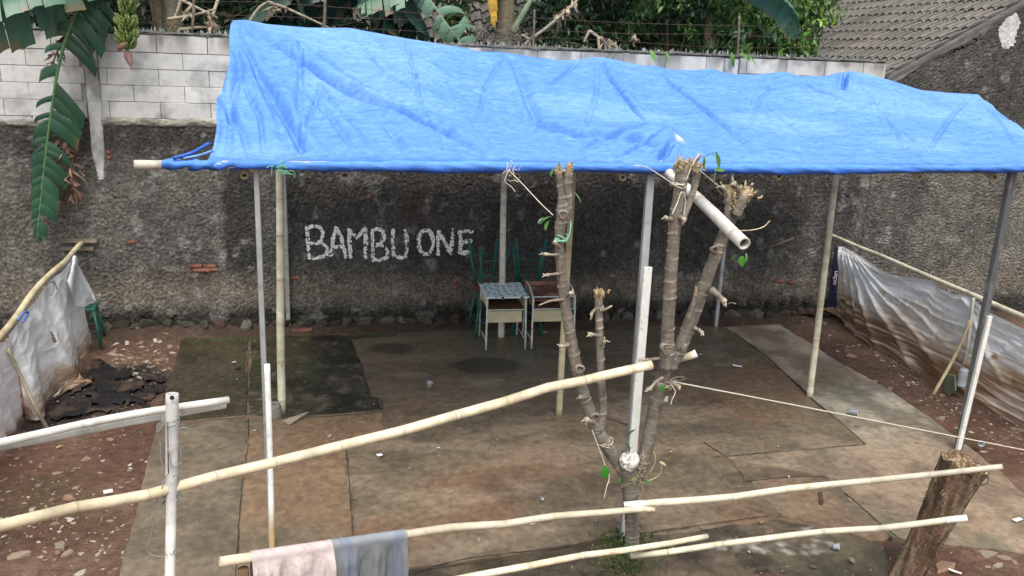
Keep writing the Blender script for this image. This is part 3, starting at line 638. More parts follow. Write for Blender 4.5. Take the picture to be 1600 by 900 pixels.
# roof tiles: interlocking clay tiles, each a part
mb = MB(); tw, tl = .2, .34
a = np.linspace(0, 1, 9); pr = .026*np.sin(a*2*math.pi)+.012*np.sin(a*math.pi*4+.6)
V = []; 
for s_ in (0, 1):
    for dz in (0, -.024):
        for k in range(9): V.append((s_*tl, (a[k])*tw*1.04, pr[k]+dz+(.0 if s_ else .034)))
F = [[k, 18+k, 18+k+1, k+1] for k in range(8)]+[[9+k+1, 27+k+1, 27+k, 9+k] for k in range(8)]+[[k, k+1, 9+k+1, 9+k] for k in range(8)]+[[18+k, 27+k, 27+k+1, 18+k+1] for k in range(8)]
to = mesh('roof_tile', V, [f[::-1] for f in F], M['tile'], smooth=False, link=False); tile_me = to.data
th = math.atan(RS); rowdx = .258
cnt = 0; rest = MB(); VT = np.array(V)
Rt = np.array([[math.cos(th), 0, -math.sin(th)], [0, 1, 0], [math.sin(th), 0, math.cos(th)]])
for r in range(24):
    x0 = 7.57-.258*1+rowdx*r
    for k in range(36):
        y = WY+.0+.2*k; z = rz_(x0)+.045
        if r < 12 and k < 25:
            o = inst(tile_me, 'roof_tile', (x0-house.location.x, y-house.location.y, z-.0+rng.normal(0, .003)), (rng.normal(0, .01), -th+rng.normal(0, .008), rng.normal(0, .012)), (1, 1, 1), house); cnt += 1
        else: rest.add((VT@Rt.T)+[x0, y, z], [f[::-1] for f in F])
o = rest.build('roof_tiles', M['tile'], house, smooth=False, col=False); o['kind'] = 'stuff'
mb = MB(); xx = np.array([7.42, 14.]); mb.add([(7.35, WY+.1, rz_(7.35)-.02), (14, WY+.1, rz_(14)-.02), (14, 19, rz_(14)-.02), (7.35, 19, rz_(7.35)-.02), (7.35, WY+.1, rz_(7.35)-.06), (14, WY+.1, rz_(14)-.06), (14, 19, rz_(14)-.06), (7.35, 19, rz_(7.35)-.06)], [[0, 1, 2, 3], [7, 6, 5, 4], [0, 3, 7, 4], [0, 4, 5, 1], [1, 5, 6, 2], [2, 6, 7, 3]]); mb.build('roof_deck', M['oldwood'], house, smooth=False, col=False)
mb = MB(); mb.box((7.6, 15.1, 1.6), (.15, 7.6, 3.5), C=(.3, .29, .27)); mb.build('side_wall', M['cement'], house, smooth=False)
# ---------------------------------------------------------------- small tiled building seen between the leaves
shed = empty('shed', (1.6, 15, 0), 'small building with scalloped grey roof tiles seen through the banana leaves', 'building')
mb = MB(); mb.box((1.7, 15.6, 1.7), (3.0, .2, 3.4), C=(.3, .29, .26)); mb.build('wall', M['cement'], shed, smooth=False)
for r in range(9):
    for k in range(15):
        me = tile_me; x = .25+k*.2; y = 14.2+r*.16; z = 3.75+r*.16
        o = inst(me, 'roof_tile', (x-1.6+.2, y-15, z), (0, -math.pi/4+rng.normal(0, .01), math.pi/2), (.75, 1, 1.3), shed)
mb = MB(); mb.add([(.2, 14.25, 3.72), (3.4, 14.25, 3.72), (3.4, 15.7, 5.17), (.2, 15.7, 5.17)], [[0, 1, 2, 3]]); mb.build('roof_deck', M['oldwood'], shed, smooth=False)
for (a, b) in [((722, 28), (737, 52)), ((722, 50), (737, 75))]:
    p, q = AY(*a, 13.9), AY(*b, 13.9); mb = MB(); mb.box(((p+q)/2), (abs(q-p)[0], .02, abs(q-p)[2]*.92), C=(.7, .72, .68)); tag(mb.build('panel', M['whitewood'], shed, smooth=False), 'white louvre panel')
p = AY(719, 0, 13.88); q = AY(719, 85, 13.88); mb = MB(); mb.tube([p, q], .02, 6, C=(.6, .6, .58)); mb.build('post', M['whitewood'], shed)
# ================================================================ tarpaulin over the shelter
EX = np.array([-1.3, -.92, -.59, .76, 2.32, 3.93, 5.78, 6.7, 7.3]); EY = np.array([6.22, 6.25, 6.27, 6.34, 6.37, 6.5, 6.67, 6.78, 6.85])
RPX = [(365, 32), (385, 31), (420, 38), (480, 43), (545, 44), (600, 54), (640, 61), (720, 74), (745, 80), (770, 82), (790, 82), (830, 89), (880, 95), (910, 92), (935, 89), (960, 93), (1000, 102), (1020, 103), (1050, 109), (1085, 110), (1112, 107), (1140, 115), (1180, 117), (1205, 114), (1225, 112), (1250, 119), (1290, 119), (1308, 114), (1325, 111), (1350, 114), (1390, 125), (1420, 135), (1440, 141), (1480, 145), (1522, 147)]
RYc = 8.18
RP = np.array([AY(x, y, RYc) for x, y in RPX])
TX0, TX1 = -.9, 6.5
def eave(x): return np.interp(x, EX, EY), np.full_like(np.asarray(x, float), 2.82)
def ridge_z(x): return np.interp(x, RP[:, 0], RP[:, 2])
def tarp_base(x, t):
    ey, ez = eave(x); rz = ridge_z(x); rzs = np.interp(x, [-.9, .5, 1.5, 3, 5, 6.5], [3.74, 3.70, 3.56, 3.50, 3.46, 3.37])
    w = sstep(.45, 1, t); top = rzs*(1-w)+rz*w
    return ey+(RYc-ey)*t, ez+(top-ez)*t
def tarp_xt(px, py):
    v = ray(px, py); s = np.linspace(4, 11, 500); P = CAMP+v*s[:, None]; x = P[:, 0]; ey, ez = eave(x); tt = (P[:, 1]-ey)/(RYc-ey)
    _, z = tarp_base(x, np.clip(tt, 0, 1)); f = P[:, 2]-z; k = np.argmax(f < 0); return x[k], np.clip(tt[k], 0, 1)*2.0
NU, NT = 620, 190
U = np.linspace(TX0, TX1, NU); T = np.linspace(0, 1, NT); X, TT = np.meshgrid(U, T, indexing='ij')
Y, Z = tarp_base(X, TT); S = TT*2.0                                   # metres up the slope
H = np.zeros_like(X)
def segd(pts):
    D = np.full(X.shape, 9.); SG = np.zeros(X.shape); W = np.zeros(X.shape)
    q = [np.array(tarp_xt(*p)) for p in pts]; n = len(q)-1
    for i, (a, b) in enumerate(zip(q[:-1], q[1:])):
        ab = b-a; L = np.hypot(*ab)+1e-9; t = np.clip(((X-a[0])*ab[0]+(S-a[1])*ab[1])/L**2, 0, 1); d = np.hypot(X-a[0]-ab[0]*t, S-a[1]-ab[1]*t)
        sg = np.sign((X-a[0])*ab[1]-(S-a[1])*ab[0]); k = d < D; D = np.where(k, d, D); SG = np.where(k, sg, SG); W = np.where(k, (i+t)/n, W)
    return D, SG, W
# (photo points on the sheet, depth, width, fade at the two ends)
FOLDS = [([(398, 52), (445, 80), (492, 108), (545, 135), (600, 160), (690, 203), (768, 246)], .055, .06), ([(403, 112), (428, 150), (455, 200), (478, 243)], .06, .055), ([(372, 45), (392, 100), (430, 180), (452, 245)], .03, .04),
 ([(425, 36), (470, 70), (540, 110), (610, 150), (700, 200)], .022, .03), ([(368, 60), (372, 120), (360, 180), (350, 240)], .03, .05), ([(633, 60), (645, 110), (656, 155), (664, 180)], .018, .02), ([(664, 180), (680, 205), (692, 245)], .01, .02),
 ([(500, 60), (580, 90), (650, 120), (720, 175), (780, 230)], .016, .03), ([(560, 60), (640, 90), (700, 125)], .012, .03), ([(795, 85), (815, 120), (840, 185), (870, 215)], .03, .06), ([(935, 90), (955, 125), (985, 160), (1023, 198)], .035, .035),
 ([(905, 95), (880, 120), (850, 140)], .02, .03), ([(1015, 105), (1050, 130), (1095, 165), (1140, 205), (1178, 240)], .03, .04), ([(1110, 108), (1085, 130)], .015, .03), ([(1225, 113), (1262, 135), (1300, 150), (1345, 170)], .025, .03), ([(1345, 170), (1400, 200), (1455, 235)], .02, .035),
 ([(1322, 112), (1320, 125), (1318, 142)], .05, .03), ([(1180, 155), (1230, 185), (1300, 240)], .02, .04), ([(700, 130), (760, 170), (800, 215)], .012, .03), ([(835, 157), (880, 160), (935, 162)], .012, .016), ([(1000, 172), (1090, 174), (1180, 172)], .014, .018), ([(1390, 155), (1340, 172)], .012, .02),
 ([(830, 190), (900, 215), (1000, 225), (1040, 232)], .035, .05), ([(1050, 225), (1030, 250)], .05, .04), ([(470, 130), (520, 180), (560, 240)], .02, .04), ([(1400, 160), (1480, 165), (1560, 200)], .014, .04), ([(680, 100), (850, 190), (930, 240)], .012, .05), ([(1090, 180), (1200, 178), (1330, 176)], .01, .015), ([(600, 190), (640, 245)], .015, .04), ([(340, 110), (352, 150), (390, 245)], .03, .04), ([(640, 190), (700, 218), (766, 247)], .012, .02), ([(590, 215), (680, 232), (764, 248)], .014, .02), ([(1035, 205), (960, 219), (900, 236)], .02, .03), ([(1040, 214), (990, 236), (960, 250)], .02, .02), ([(425, 37), (500, 130), (560, 200), (590, 244)], .014, .02), ([(1325, 112), (1370, 160), (1420, 240)], .014, .03), ([(1520, 148), (1480, 190), (1450, 240)], .016, .03), ([(1520, 148), (1560, 190), (1590, 235)], .018, .03), ([(935, 90), (932, 150), (905, 230)], .014, .03), ([(790, 84), (760, 130), (742, 200)], .014, .025), ([(545, 45), (600, 110), (690, 170)], .012, .02), ([(1110, 108), (1180, 160), (1260, 235)], .012, .02), ([(850, 158), (848, 165), (700, 175)], .008, .012), ([(1225, 114), (1190, 150), (1170, 200)], .012, .02), ([(1066, 224), (1100, 236), (1130, 250)], .02, .02), ([(375, 120), (405, 180), (412, 245)], .02, .022), ([(350, 150), (345, 200), (335, 250)], .015, .02)]
for pts, amp, w in FOLDS:
    D, SG, W = segd(pts); w = w*.72; D = D*(1+.5*(fbm(X*3, S*3, 3, 5)-.5)); env = np.sqrt(np.clip(np.sin(np.pi*np.clip(W, .03, .97)), 0, 1))
    H += 1.75*env*amp*(-np.exp(-(D/w)**1.5)+.4*np.exp(-((D*SG-w*1.9)/(w*1.1))**2)+.35*np.exp(-((D*SG+w*2)/(w*1.4))**2))
# the pole end that pushes the sheet up near the eave
bx, bs = tarp_xt(1040, 212); d = np.hypot((X-bx)*np.where(X < bx, .33, 1.6), (S-bs)*1.5); H += .13*np.exp(-(d/.22)**1.5)
# sag between rafters, long diagonal tension waves, crumple
H += -.05*np.sin(np.pi*TT)**1*(.5+.5*np.cos((X-.05)*2*math.pi/1.35))
H += .02*(fbm((X*1.2+S*.9)*1.1, (S*.5-X*.45)*4, 3, 60)-.5)*np.sin(np.pi*np.clip(TT+.06, 0, 1))
H += .02*(1-np.abs(2*fbm(X*1.5+S*1.3, S*1.9-X*.9, 3, 61)-1))**3-.008+.005*(1-np.abs(2*fbm(X*5+S*4, S*7-X*2, 3, 65)-1))**4
H += .003*(fbm(X*9+S*5, S*16, 3, 62)-.5)
gx_ = np.abs(((X+.25*S+.2)/.92) % 1-.5)*.92; gs_ = np.abs(((S+.03*np.sin(X*2))/.52+.1) % 1-.5)*.52
H += .007*(.3+fbm(X*2, S*2, 2, 91))*(np.exp(-(gx_/.011)**2)+np.exp(-(gs_/.011)**2))
nearE = np.exp(-(S/.09)**2); H += nearE*.03*(fbm(X*16, S*3, 3, 63)-.5)*(1+1.2*np.exp(-((X-2.5)/.5)**2))
fixr = sstep(0, .05, 1-TT)*.85+.15; H *= np.clip(fixr, 0, 1)*sstep(0, .03, TT)*.9+.1
Z2 = Z+H*.9; Y2 = Y-H*.42
X2 = X+(1-sstep(-.9, -.4, X))*.02*np.sin(S*6)
# back slope
NB = 70; TB = np.linspace(0, 1, NB)[1:]; XB, BB = np.meshgrid(U, TB, indexing='ij')
YB = RYc+(10.9-RYc)*BB; zr = ridge_z(XB); ZB = zr+(2.45-zr)*BB-.05*np.sin(np.pi*BB)*(.5+.5*np.cos(XB*4.6))+.02*(fbm(XB*3, BB*5, 3, 64)-.5)*BB
VV = np.concatenate([np.stack([X2, Y2, Z2], -1), np.stack([XB, YB, ZB], -1)], 1); nv = VV.shape[1]
S2 = np.concatenate([S, 2+BB*3], 1); XX = np.concatenate([X, XB], 1)
pale = sstep(.42, .72, fbm(XX*1.1+S2*.6, S2*2.2, 4, 70)); stre = fbm(XX*6+S2*4, S2*34, 3, 71); str2 = fbm(XX*40, S2*7, 3, 74)
cb = lerp(np.array([.06, .215, .62]), np.array([.23, .44, .8]), (np.clip(.3+pale*.3+.35*(stre-.45)+.35*(fbm(XX*30+S2*50, S2*60-XX*12, 2, 76)-.5), 0, 1))[..., None])
cb = lerp(cb, np.array([.02, .09, .5]), (np.exp(-(S2/.05)**2)*.5)[..., None])
wx, wsx = tarp_xt(1036, 205); wx2, ws2 = tarp_xt(1060, 221)
ww = np.exp(-((XX-wx)**2+(S2-wsx)**2)/.02**2*.6)+np.exp(-((XX-wx2)**2+(S2-ws2)**2)/.022**2*.6); cb = lerp(cb, np.array([.75, .75, .75]), np.clip(ww*1.5*(.5+stre), 0, 1)[..., None])
M['tarp'] = mat('blue_woven_tarpaulin', None, .55, .24, 34, .5, 90, .3, space='pos', trans=.15, bdist=.004, stretch=(.3, 1.2, 1.2))
tarp = empty('tarpaulin', (2.8, 6.4, 2.82), 'large wrinkled blue tarpaulin draped over the pole shelter as a roof', 'tarpaulin')
mesh('tarp_sheet', VV.reshape(-1, 3), grid_faces(NU, nv), M['tarp'], tarp, cb.reshape(-1, 3))
# roll of tarpaulin round the eave pole
xs = np.arange(-1.19, 7.1, .02); n = 18; V = []; C = []
for i, x in enumerate(xs):
    ey, ez = eave(x); a = np.linspace(0, 2*math.pi, n, endpoint=False)
    big = .036 if x > -.85 else .039
    rr = big+.012*(fbm(np.full(n, x*7)+np.sin(a)*1.2, np.cos(a)*1.2+x*3, 3, 81)-.5)*2+.012*float(np.exp(-((x-2.35)/.3)**2))+.006*np.sin(x*2.2)
    if x < -.72: rr = rr+.008*np.sin(a*2+x*46)+.012*(fbm(np.full(n, x*40), np.sin(a)*3, 2, 4)-.5)
    sagz = -.008-.004*math.sin(x*1.7+1)
    for k in range(n):
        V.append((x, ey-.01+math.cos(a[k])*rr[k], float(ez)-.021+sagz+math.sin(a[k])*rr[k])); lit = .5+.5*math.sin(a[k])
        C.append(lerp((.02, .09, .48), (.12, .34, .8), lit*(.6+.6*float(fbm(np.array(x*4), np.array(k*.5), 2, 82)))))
V = np.array(V); F = grid_faces(len(xs), n); wrapF = [[i*n+n-1, (i+1)*n+n-1, (i+1)*n, i*n] for i in range(len(xs)-1)]
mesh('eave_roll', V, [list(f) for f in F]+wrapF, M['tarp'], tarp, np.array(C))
# loose flap under the left corner
a = [np.array(p) for p in [(-.9, 6.3, 2.8), (-1.1, 6.3, 2.79), (-1.0, 6.4, 2.73), (-.85, 6.6, 2.72), (-.6, 6.45, 2.76), (-.62, 6.32, 2.79), (-.9, 7.1, 3.2)]]
mb = MB(); mb.add(a, [[0, 1, 2], [0, 2, 3], [0, 3, 4], [0, 4, 5]], (.2, .32, .7)); mb.build('corner_flap', M['tarp'], tarp)
mb = MB(); mb.tube(crom([(-1.12, 6.2, 2.84), (-1.0, 6.24, 2.875), (-.9, 6.34, 2.93)]), .012, 6, C=(.04, .13, .5)); mb.tube(crom([(-1.05, 6.2, 2.84), (-.95, 6.24, 2.86), (-.88, 6.34, 2.88)]), .008, 6, C=(.2, .4, .8)); mb.build('hem', M['tarp'], tarp)
mb = MB()
for x0 in (-.42,):
    for q in range(26):
        p = np.array([x0+rng.normal(0, .03), 6.2+rng.normal(0, .01), 2.77+rng.normal(0, .02)]); d = rng.normal(0, .035, 3); mb.tube(crom([p, p+d*.5+[0, 0, .01], p+d]), .003, 4)
mb.tube(crom([(-.45, 6.2, 2.78), (-.4, 6.18, 2.83), (-.3, 6.2, 2.86), (-.05, 6.22, 2.88)]), .003, 4)
mb.build('cord_knot', M['greentwine'], tarp, col=False)
mb = MB()
for q in range(16): p = np.array([1.22+rng.normal(0, .02), 6.27, 2.76+rng.normal(0, .03)]); d = rng.normal(0, .03, 3); mb.tube(crom([p, p+d*.5+[0, 0, .01], p+d]), .0025, 4)
mb.tube(crom([(1.2, 6.25, 2.78), (1.17, 6.25, 2.7), (1.22, 6.25, 2.66), (1.25, 6.25, 2.62)]), .003, 4)
mb.build('cord_knot', M['rope'], tarp, col=False)
# ================================================================ bamboo
BCOL = {'fresh': ((.6, .5, .33), (.74, .67, .5)), 'tan': ((.46, .38, .22), (.56, .49, .32)), 'pale': ((.58, .55, .45), (.68, .66, .56)), 'grey': ((.5, .49, .44), (.62, .61, .57)), 'brown': ((.2, .12, .07), (.26, .17, .1)), 'yellow': ((.6, .56, .4), (.72, .69, .54))}
def bamboo(name, pts, r0, r1, kind='fresh', parent=None, node=.4, seed=0, wob=.006, hollow=True, n=12, build=True, mb=None, tips=(0, 0)):
    rr = random.Random(seed); P = crom(pts, 60 if len(pts) == 2 else 40); seg = np.linalg.norm(np.diff(P, axis=0), axis=1); L = np.concatenate([[0], np.cumsum(seg)]); tot = L[-1]
    nodes = []; q = node*rr.uniform(.2, .8)
    while q < tot-.03: nodes.append(q); q += node*rr.uniform(.8, 1.2)
    ss = [0, tot]; 
    for q in nodes: ss += [q-.03, q-.012, q-.005, q, q+.005, q+.012, q+.03]
    ss += list(np.linspace(0, tot, max(4, int(tot/.09)))); ss = np.unique(np.round([s for s in ss if 0 <= s <= tot], 4))
    Q = np.stack([np.interp(ss, L, P[:, k]) for k in range(3)], 1)
    off = {q: np.array([rr.gauss(0, wob) for _ in range(3)]) for q in nodes}; ks = [0]+nodes+[tot]; ov = [np.zeros(3)]+[off[q] for q in nodes]+[np.zeros(3)]
    Q = Q+np.stack([np.interp(ss, ks, [o[k] for o in ov]) for k in range(3)], 1)
    R = r0+(r1-r0)*ss/tot; c0, c1 = [np.array(c) for c in BCOL[kind]]; C = []
    for i, s in enumerate(ss):
        d = min([abs(s-q) for q in nodes] or [9]); R[i] *= 1+.045*math.exp(-(d/.006)**2)-.015*math.exp(-((d-.02)/.01)**2)
        w = fbm(np.array(s*3.+seed), np.array(seed*1.), 3, 6); c = lerp(c0, c1, float(w)); c = c*(1-.32*math.exp(-(d/.005)**2)) if kind != 'brown' else c
        if rr.random() < .06: c = c*.7
        if d < .1 and (int(s*7+seed) % 3 == 0): c = c*np.array([.86, .84, .8])
        gm = float(fbm(np.array(s*1.1+seed*3), np.array(seed*.3), 4, 61)); c = lerp(c, np.array([.34, .31, .26]), .5*float(sstep(.5, .68, gm)))
        if s < tips[0] or tot-s < tips[1]: c = np.array([.78, .77, .72])
        C.append(c)
    if mb is None:
        b = MB(); b.tube(Q, R, n, C=np.array(C), hollow=hollow); return b.build(name, M['bamboo'], parent)
    mb.tube(Q, R, n, C=np.array(C), hollow=hollow)
# ================================================================ shelter frame
sh = empty('shelter_frame', (2.2, 8, 0), 'open shelter frame of bamboo and steel posts that carries the blue tarpaulin', 'shelter')
def topY(px, py, Y): return AY(px, py, Y)
def lab(o, l): o['label'] = l; return o
def square_post(name, p, q, w, d, matl, c=(.3, .31, .32), seg=14, dirt=0, parent=sh, twist=0):
    p = np.asarray(p, float); q = np.asarray(q, float); mb = MB(); V = []; C = []; hw, hd, b = w/2, d/2, .004
    ring = [(-hw+b, -hd), (hw-b, -hd), (hw, -hd+b), (hw, hd-b), (hw-b, hd), (-hw+b, hd), (-hw, hd-b), (-hw, -hd+b)]
    ca, sa = math.cos(twist), math.sin(twist); ring = [(x*ca-y*sa, x*sa+y*ca) for x, y in ring]
    for i in range(seg+1):
        o = p+(q-p)*i/seg
        for x, y in ring: V.append(o+[x, y, 0]); C.append(np.array(c)*rng.uniform(.9, 1.08))
    F = [[i*8+j, i*8+(j+1) % 8, (i+1)*8+(j+1) % 8, (i+1)*8+j] for i in range(seg) for j in range(8)]+[[7-j for j in range(8)], [seg*8+j for j in range(8)]]
    mb.add(V, F, np.array(C)); return mb.build(name, matl, parent, smooth=False)
M['steelc'] = mat('grey_steel_tube', None, .45, .18, 7, .12, 60, .5, metal=.25, stain=[((.13, .12, .11), .58, .7, 9, .55), ((.5, .51, .52), .58, .75, 5, .4)])
eY = lambda x: float(np.interp(x, EX, EY))+.09
# front left: grey steel tube with a white bamboo splint tied in front
f = G(424, 858); t = AY(400, 255, eY(-.6)); t[2] = 2.76
lab(square_post('post', f, t, .038, .045, M['steelc'], (.27, .28, .28)), 'grey steel tube post at the front left corner')
a = G(426, 862); b = AY(418, 566, a[1]+.0); a[1] -= .05; b[1] -= .045
mb = MB(); P = crom([a, (a+b)/2+[.004, 0, 0], b], 10); K = [lerp((.6, .42, .2), (.75, .76, .72), sstep(.12, .3, i/20)) for i in range(21)]; mb.tube(P, .021, 10, C=np.array(K), hollow=True); lab(mb.build('splint', M['whitewood_c'] if 'whitewood_c' in M else M['bamboo'], sh), 'white bamboo splint strapped to the front left post')
f = G(440, 645); t = AY(437, 262, f[1]); t[2] = ridge_z(t[0])-.1
t = f+(AY(437, 262, f[1])-f)*((t[2])/AY(437, 262, f[1])[2]); lab(bamboo('post', [f, t], .041, .033, 'yellow', sh, node=.42, seed=3, wob=.003), 'yellow bamboo post in the left middle row')
f = G(451, 516); t = AY(443, 262, f[1]-.15); t = f+(t-f)*(2.45/t[2]); lab(square_post('post', f, t, .055, .055, M['steelc'], (.33, .34, .33)), 'slim grey steel post at the back left')
f = G(783, 528); t = AY(787, 265, f[1]); t = f+(t-f)*(2.44/t[2]); lab(bamboo('post', [f, t], .044, .036, 'pale', sh, node=.5, seed=5, wob=.004), 'pale whitewashed bamboo post behind the desks')
f = G(873, 650); t = AY(896, 265, f[1]); t = f+(t-f)*((ridge_z(t[0])-.1)/t[2]); lab(bamboo('post', [f, t], .034, .03, 'tan', sh, node=.4, seed=6, wob=.003), 'thin tan bamboo post left of the pruned tree')
# front middle post: white board low down, stained steel tube above
f = G(976, 842); f[1] += .02; tt = AY(1017, 262, eY(2.3)); tt[2] = 2.76
ml = AY(1008, 415, lerp(f, tt, .62)[1]); 
lab(square_post('post', lerp(f, tt, .0), tt, .06, .05, M['steelc'], (.27, .28, .28)), 'stained steel tube post behind the pruned tree')
mfr = AY(1009, 415, 6.12); lo = f.copy(); lo[1] -= .05; mfr[1] -= .05
lab(square_post('splint', lo+[-.004, 0, 0], mfr+[.0, 0, 0], .064, .03, M['whitewood'], (.7, .7, .68)), 'white painted board strapped to the front middle post')
f = G(1118, 511); t = AY(1145, 264, f[1]); t = f+(t-f)*(2.43/t[2]); lab(square_post('post', f, t, .045, .045, M['steelc'], (.45, .47, .48)), 'thin light grey post at the back right')
f = G(1265, 621); t = AY(1307, 264, f[1]); t = f+(t-f)*((ridge_z(t[0])-.1)/t[2]); lab(bamboo('post', [f, t], .036, .031, 'yellow', sh, node=.45, seed=8, wob=.004), 'yellow bamboo post in the right middle row')
f = G(1493, 703); t = AY(1583, 262, eY(5.8)); t[2] = 2.76
lab(square_post('post', f+[.03, 0, 0], t+[0, 0, 0], .075, .05, M['steelc'], (.12, .13, .135), twist=.25), 'dark steel post at the front right corner')
m2 = AY(1541, 492, lerp(f, t, .5)[1]); f2 = f.copy(); f2[1] -= .045; m2[1] -= .045
lab(square_post('splint', f2+[-.012, 0, 0], m2+[-.0, 0, 0], .046, .035, M['whitewood'], (.7, .7, .68)), 'white painted board on the front right post')
# eave pole, purlins, rafters, ridge pole
ex = np.linspace(-1.37, 7.2, 12); bamboo('eave_pole', [np.array([x, eave(x)[0], 2.8-.009]) for x in ex], .031, .018, 'pale', sh, seed=11, wob=.0)
mb = MB(); mb.tube([(-.6, 6.42, 2.765), (2.3, 6.5, 2.755), (5.85, 6.78, 2.76)], .024, 8, C=(.24, .24, .24)); mb.build('purlin', M['steelc'], sh)
mb = MB(); mb.tube([(-.75, 8.2, 3.55), (2.3, 8.2, 3.42), (6.3, 8.2, 3.3)], .03, 8, C=(.4, .34, .22)); lab(mb.build('ridge_pole', M['bamboo'], sh), 'bamboo ridge pole under the tarpaulin')
mb = MB(); mb.tube([(-.9, 10.85, 2.43), (6.4, 10.85, 2.42)], .028, 8, C=(.4, .34, .22)); mb.build('purlin', M['bamboo'], sh)
for px, py, k, ye in [(539, 275, 'pale', 6.5), (1218, 276, 'tan', 6.55), (1362, 268, 'brown', 6.75), (1457, 262, 'tan', 6.8)]:
    e = AY(px, py, ye); x = e[0]; bamboo('rafter', [e, np.array([x-.0, 8.15, ridge_z(x)-.3])], .032, .03, k, sh, seed=int(px), wob=.003)
for x in (-.68, 1.3, 2.15, 4.9, 5.7): bamboo('rafter', [np.array([x, eY(x)+.02, 2.7]), np.array([x, 8.15, ridge_z(x)-.38])], .028, .026, 'tan', sh, seed=int(x*9)+40)
for x in (-.7, .8, 2.1, 3.4, 4.8, 5.1, 6.2): bamboo('rafter', [np.array([x, 8.2, ridge_z(x)-.2]), np.array([x, 10.85, 2.42])], .026, .024, 'tan', sh, seed=int(x*9)+80)
# small clips and dangling bits below the eave
for px in (705, 742, 936):
    p = AY(px, 264, 6.45); mb = MB(); mb.box(p, (.05, .03, .05), C=(.4, .4, .38), jit=.003); mb.build('clip', M['steelc'], sh, smooth=False)
# long white pole that sticks out past the tree
e0 = np.array(AY(1035, 262, 6.48)); e1 = np.array(AY(1163, 381, 5.0)); mid = lerp(e0, e1, .5)+[-.0, 0, .012]
o = bamboo('bamboo_pole', [e0-(e1-e0)*.12, e0, mid, e1], .036, .043, 'grey', None, node=.6, seed=12, wob=.004, n=16)
tag(o, 'thick whitish bamboo pole slanting down from the eave through the tree fork', 'bamboo pole')
# concrete foot lump at the left middle bamboo post
p = G(428, 652); mb = MB(); P = [p+[0, 0, z] for z in (-.02, .03, .08, .12, .15)]; mb.tube(P, [.085, .08, .075, .068, .06], 12, C=(.24, .22, .19), hollow=True); tag(mb.build('concrete_footing', M['cement_c']), 'lumpy grey concrete footing at the foot of the yellow bamboo post', 'footing')
p = G(467, 660, .03); mb = MB(); q = [np.array([*gp(441, 661), .03]), np.array([*gp(482, 650), .05]), np.array([*gp(452, 668), .035])]
mb.add(q+[v-[0, 0, .015] for v in q], [[0, 2, 1], [3, 4, 5], [0, 1, 4, 3], [1, 2, 5, 4], [2, 0, 3, 5]], (.36, .31, .22)); tag(mb.build('tile_shard', M['stone'], smooth=False), 'triangular broken tile lying at the foot of the yellow bamboo post', 'tile piece')
# ================================================================ pruned tree
TC = np.array([.18, .158, .13])
def limb(name, pts, rad, parent, seed=0, stubs=(), broken=True, label=None):
    P0 = [AY(px, py, Y) for px, py, Y in pts]; P = crom(P0, 22); rad = [q*.87 for q in rad]; R = np.interp(np.linspace(0, len(pts)-1, len(P)), range(len(pts)), rad); L = np.concatenate([[0], np.cumsum(np.linalg.norm(np.diff(P, axis=0), axis=1))])
    s = np.arange(0, L[-1], .0075); P = np.stack([np.interp(s, L, P[:, k]) for k in range(3)], 1); R = np.interp(s, L, R); n = 16; a = np.linspace(0, 2*math.pi, n, endpoint=False)
    rings = []; q = .03; rr = random.Random(seed)
    while q < L[-1]: rings.append((q, rr.random()*6.3, rr.uniform(.25, 1.15))); q += rr.uniform(.035, .12)
    RR = np.repeat(R[:, None], n, 1); C = np.tile(TC, (len(s), n, 1)).astype(float)
    RR = RR*(1+.16*(fbm(s[:, None]*6+np.cos(a)*1.5+seed, np.sin(a)*1.5+s[:, None]*2, 4, 5)-.5))
    for (q, ph, am) in rings:
        env = np.exp(-((s[:, None]-q-.006*np.sin(a-ph))/.0055)**2); side = (.25+.75*np.clip(np.cos(a-ph), 0, 1)**1.5); RR = RR+env*side*.0105*am
        C = C+(env*side)[..., None]*np.array([.2, .18, .15])
    C = C*(.7+.6*fbm(s[:, None]*14+np.cos(a), np.sin(a)*2+seed, 3, 7))[..., None]
    C = lerp(C, np.array([.1, .085, .07]), (sstep(.52, .66, fbm(s[:, None]*3+np.cos(a)+9, np.sin(a)*1.2, 3, 8))*.5)[..., None])
    if broken:
        e = np.clip((s-(s[-1]-.07))/.07, 0, 1)[:, None]; RR = RR*(1-.35*e*(fbm(np.cos(a)*3+seed, np.sin(a)*3, 2, 4)[None]))
        C = lerp(C, np.array([.42, .32, .19]), (e*.9*fbm(s[:, None]*30, a[None]*2, 2, 3)*1.6).clip(0, 1)[..., None])
    T, N, B = frames(P); V = P[:, None]+RR[..., None]*(np.cos(a)[None, :, None]*N[:, None]+np.sin(a)[None, :, None]*B[:, None])
    if broken: V[-1] += T[-1]*.05*rng.uniform(-.6, 1, (n, 1)); V[-2] += T[-1]*.02*rng.uniform(-1, 1, (n, 1))
    V = V.reshape(-1, 3); nk = len(s); F = [[i*n+j, i*n+(j+1) % n, (i+1)*n+(j+1) % n, (i+1)*n+j] for i in range(nk-1) for j in range(n)]
    V = np.concatenate([V, [P[-1]-T[-1]*.02, P[0]]]); C = np.concatenate([C.reshape(-1, 3), [[.5, .38, .24], [.2, .17, .14]]])
    F += [[(nk-1)*n+j, (nk-1)*n+(j+1) % n, nk*n] for j in range(n)]+[[(j+1) % n, j, nk*n+1] for j in range(n)]
    o = mesh(name, V, F, M['bark'], parent, C)
    if label: o['label'] = label
    return o
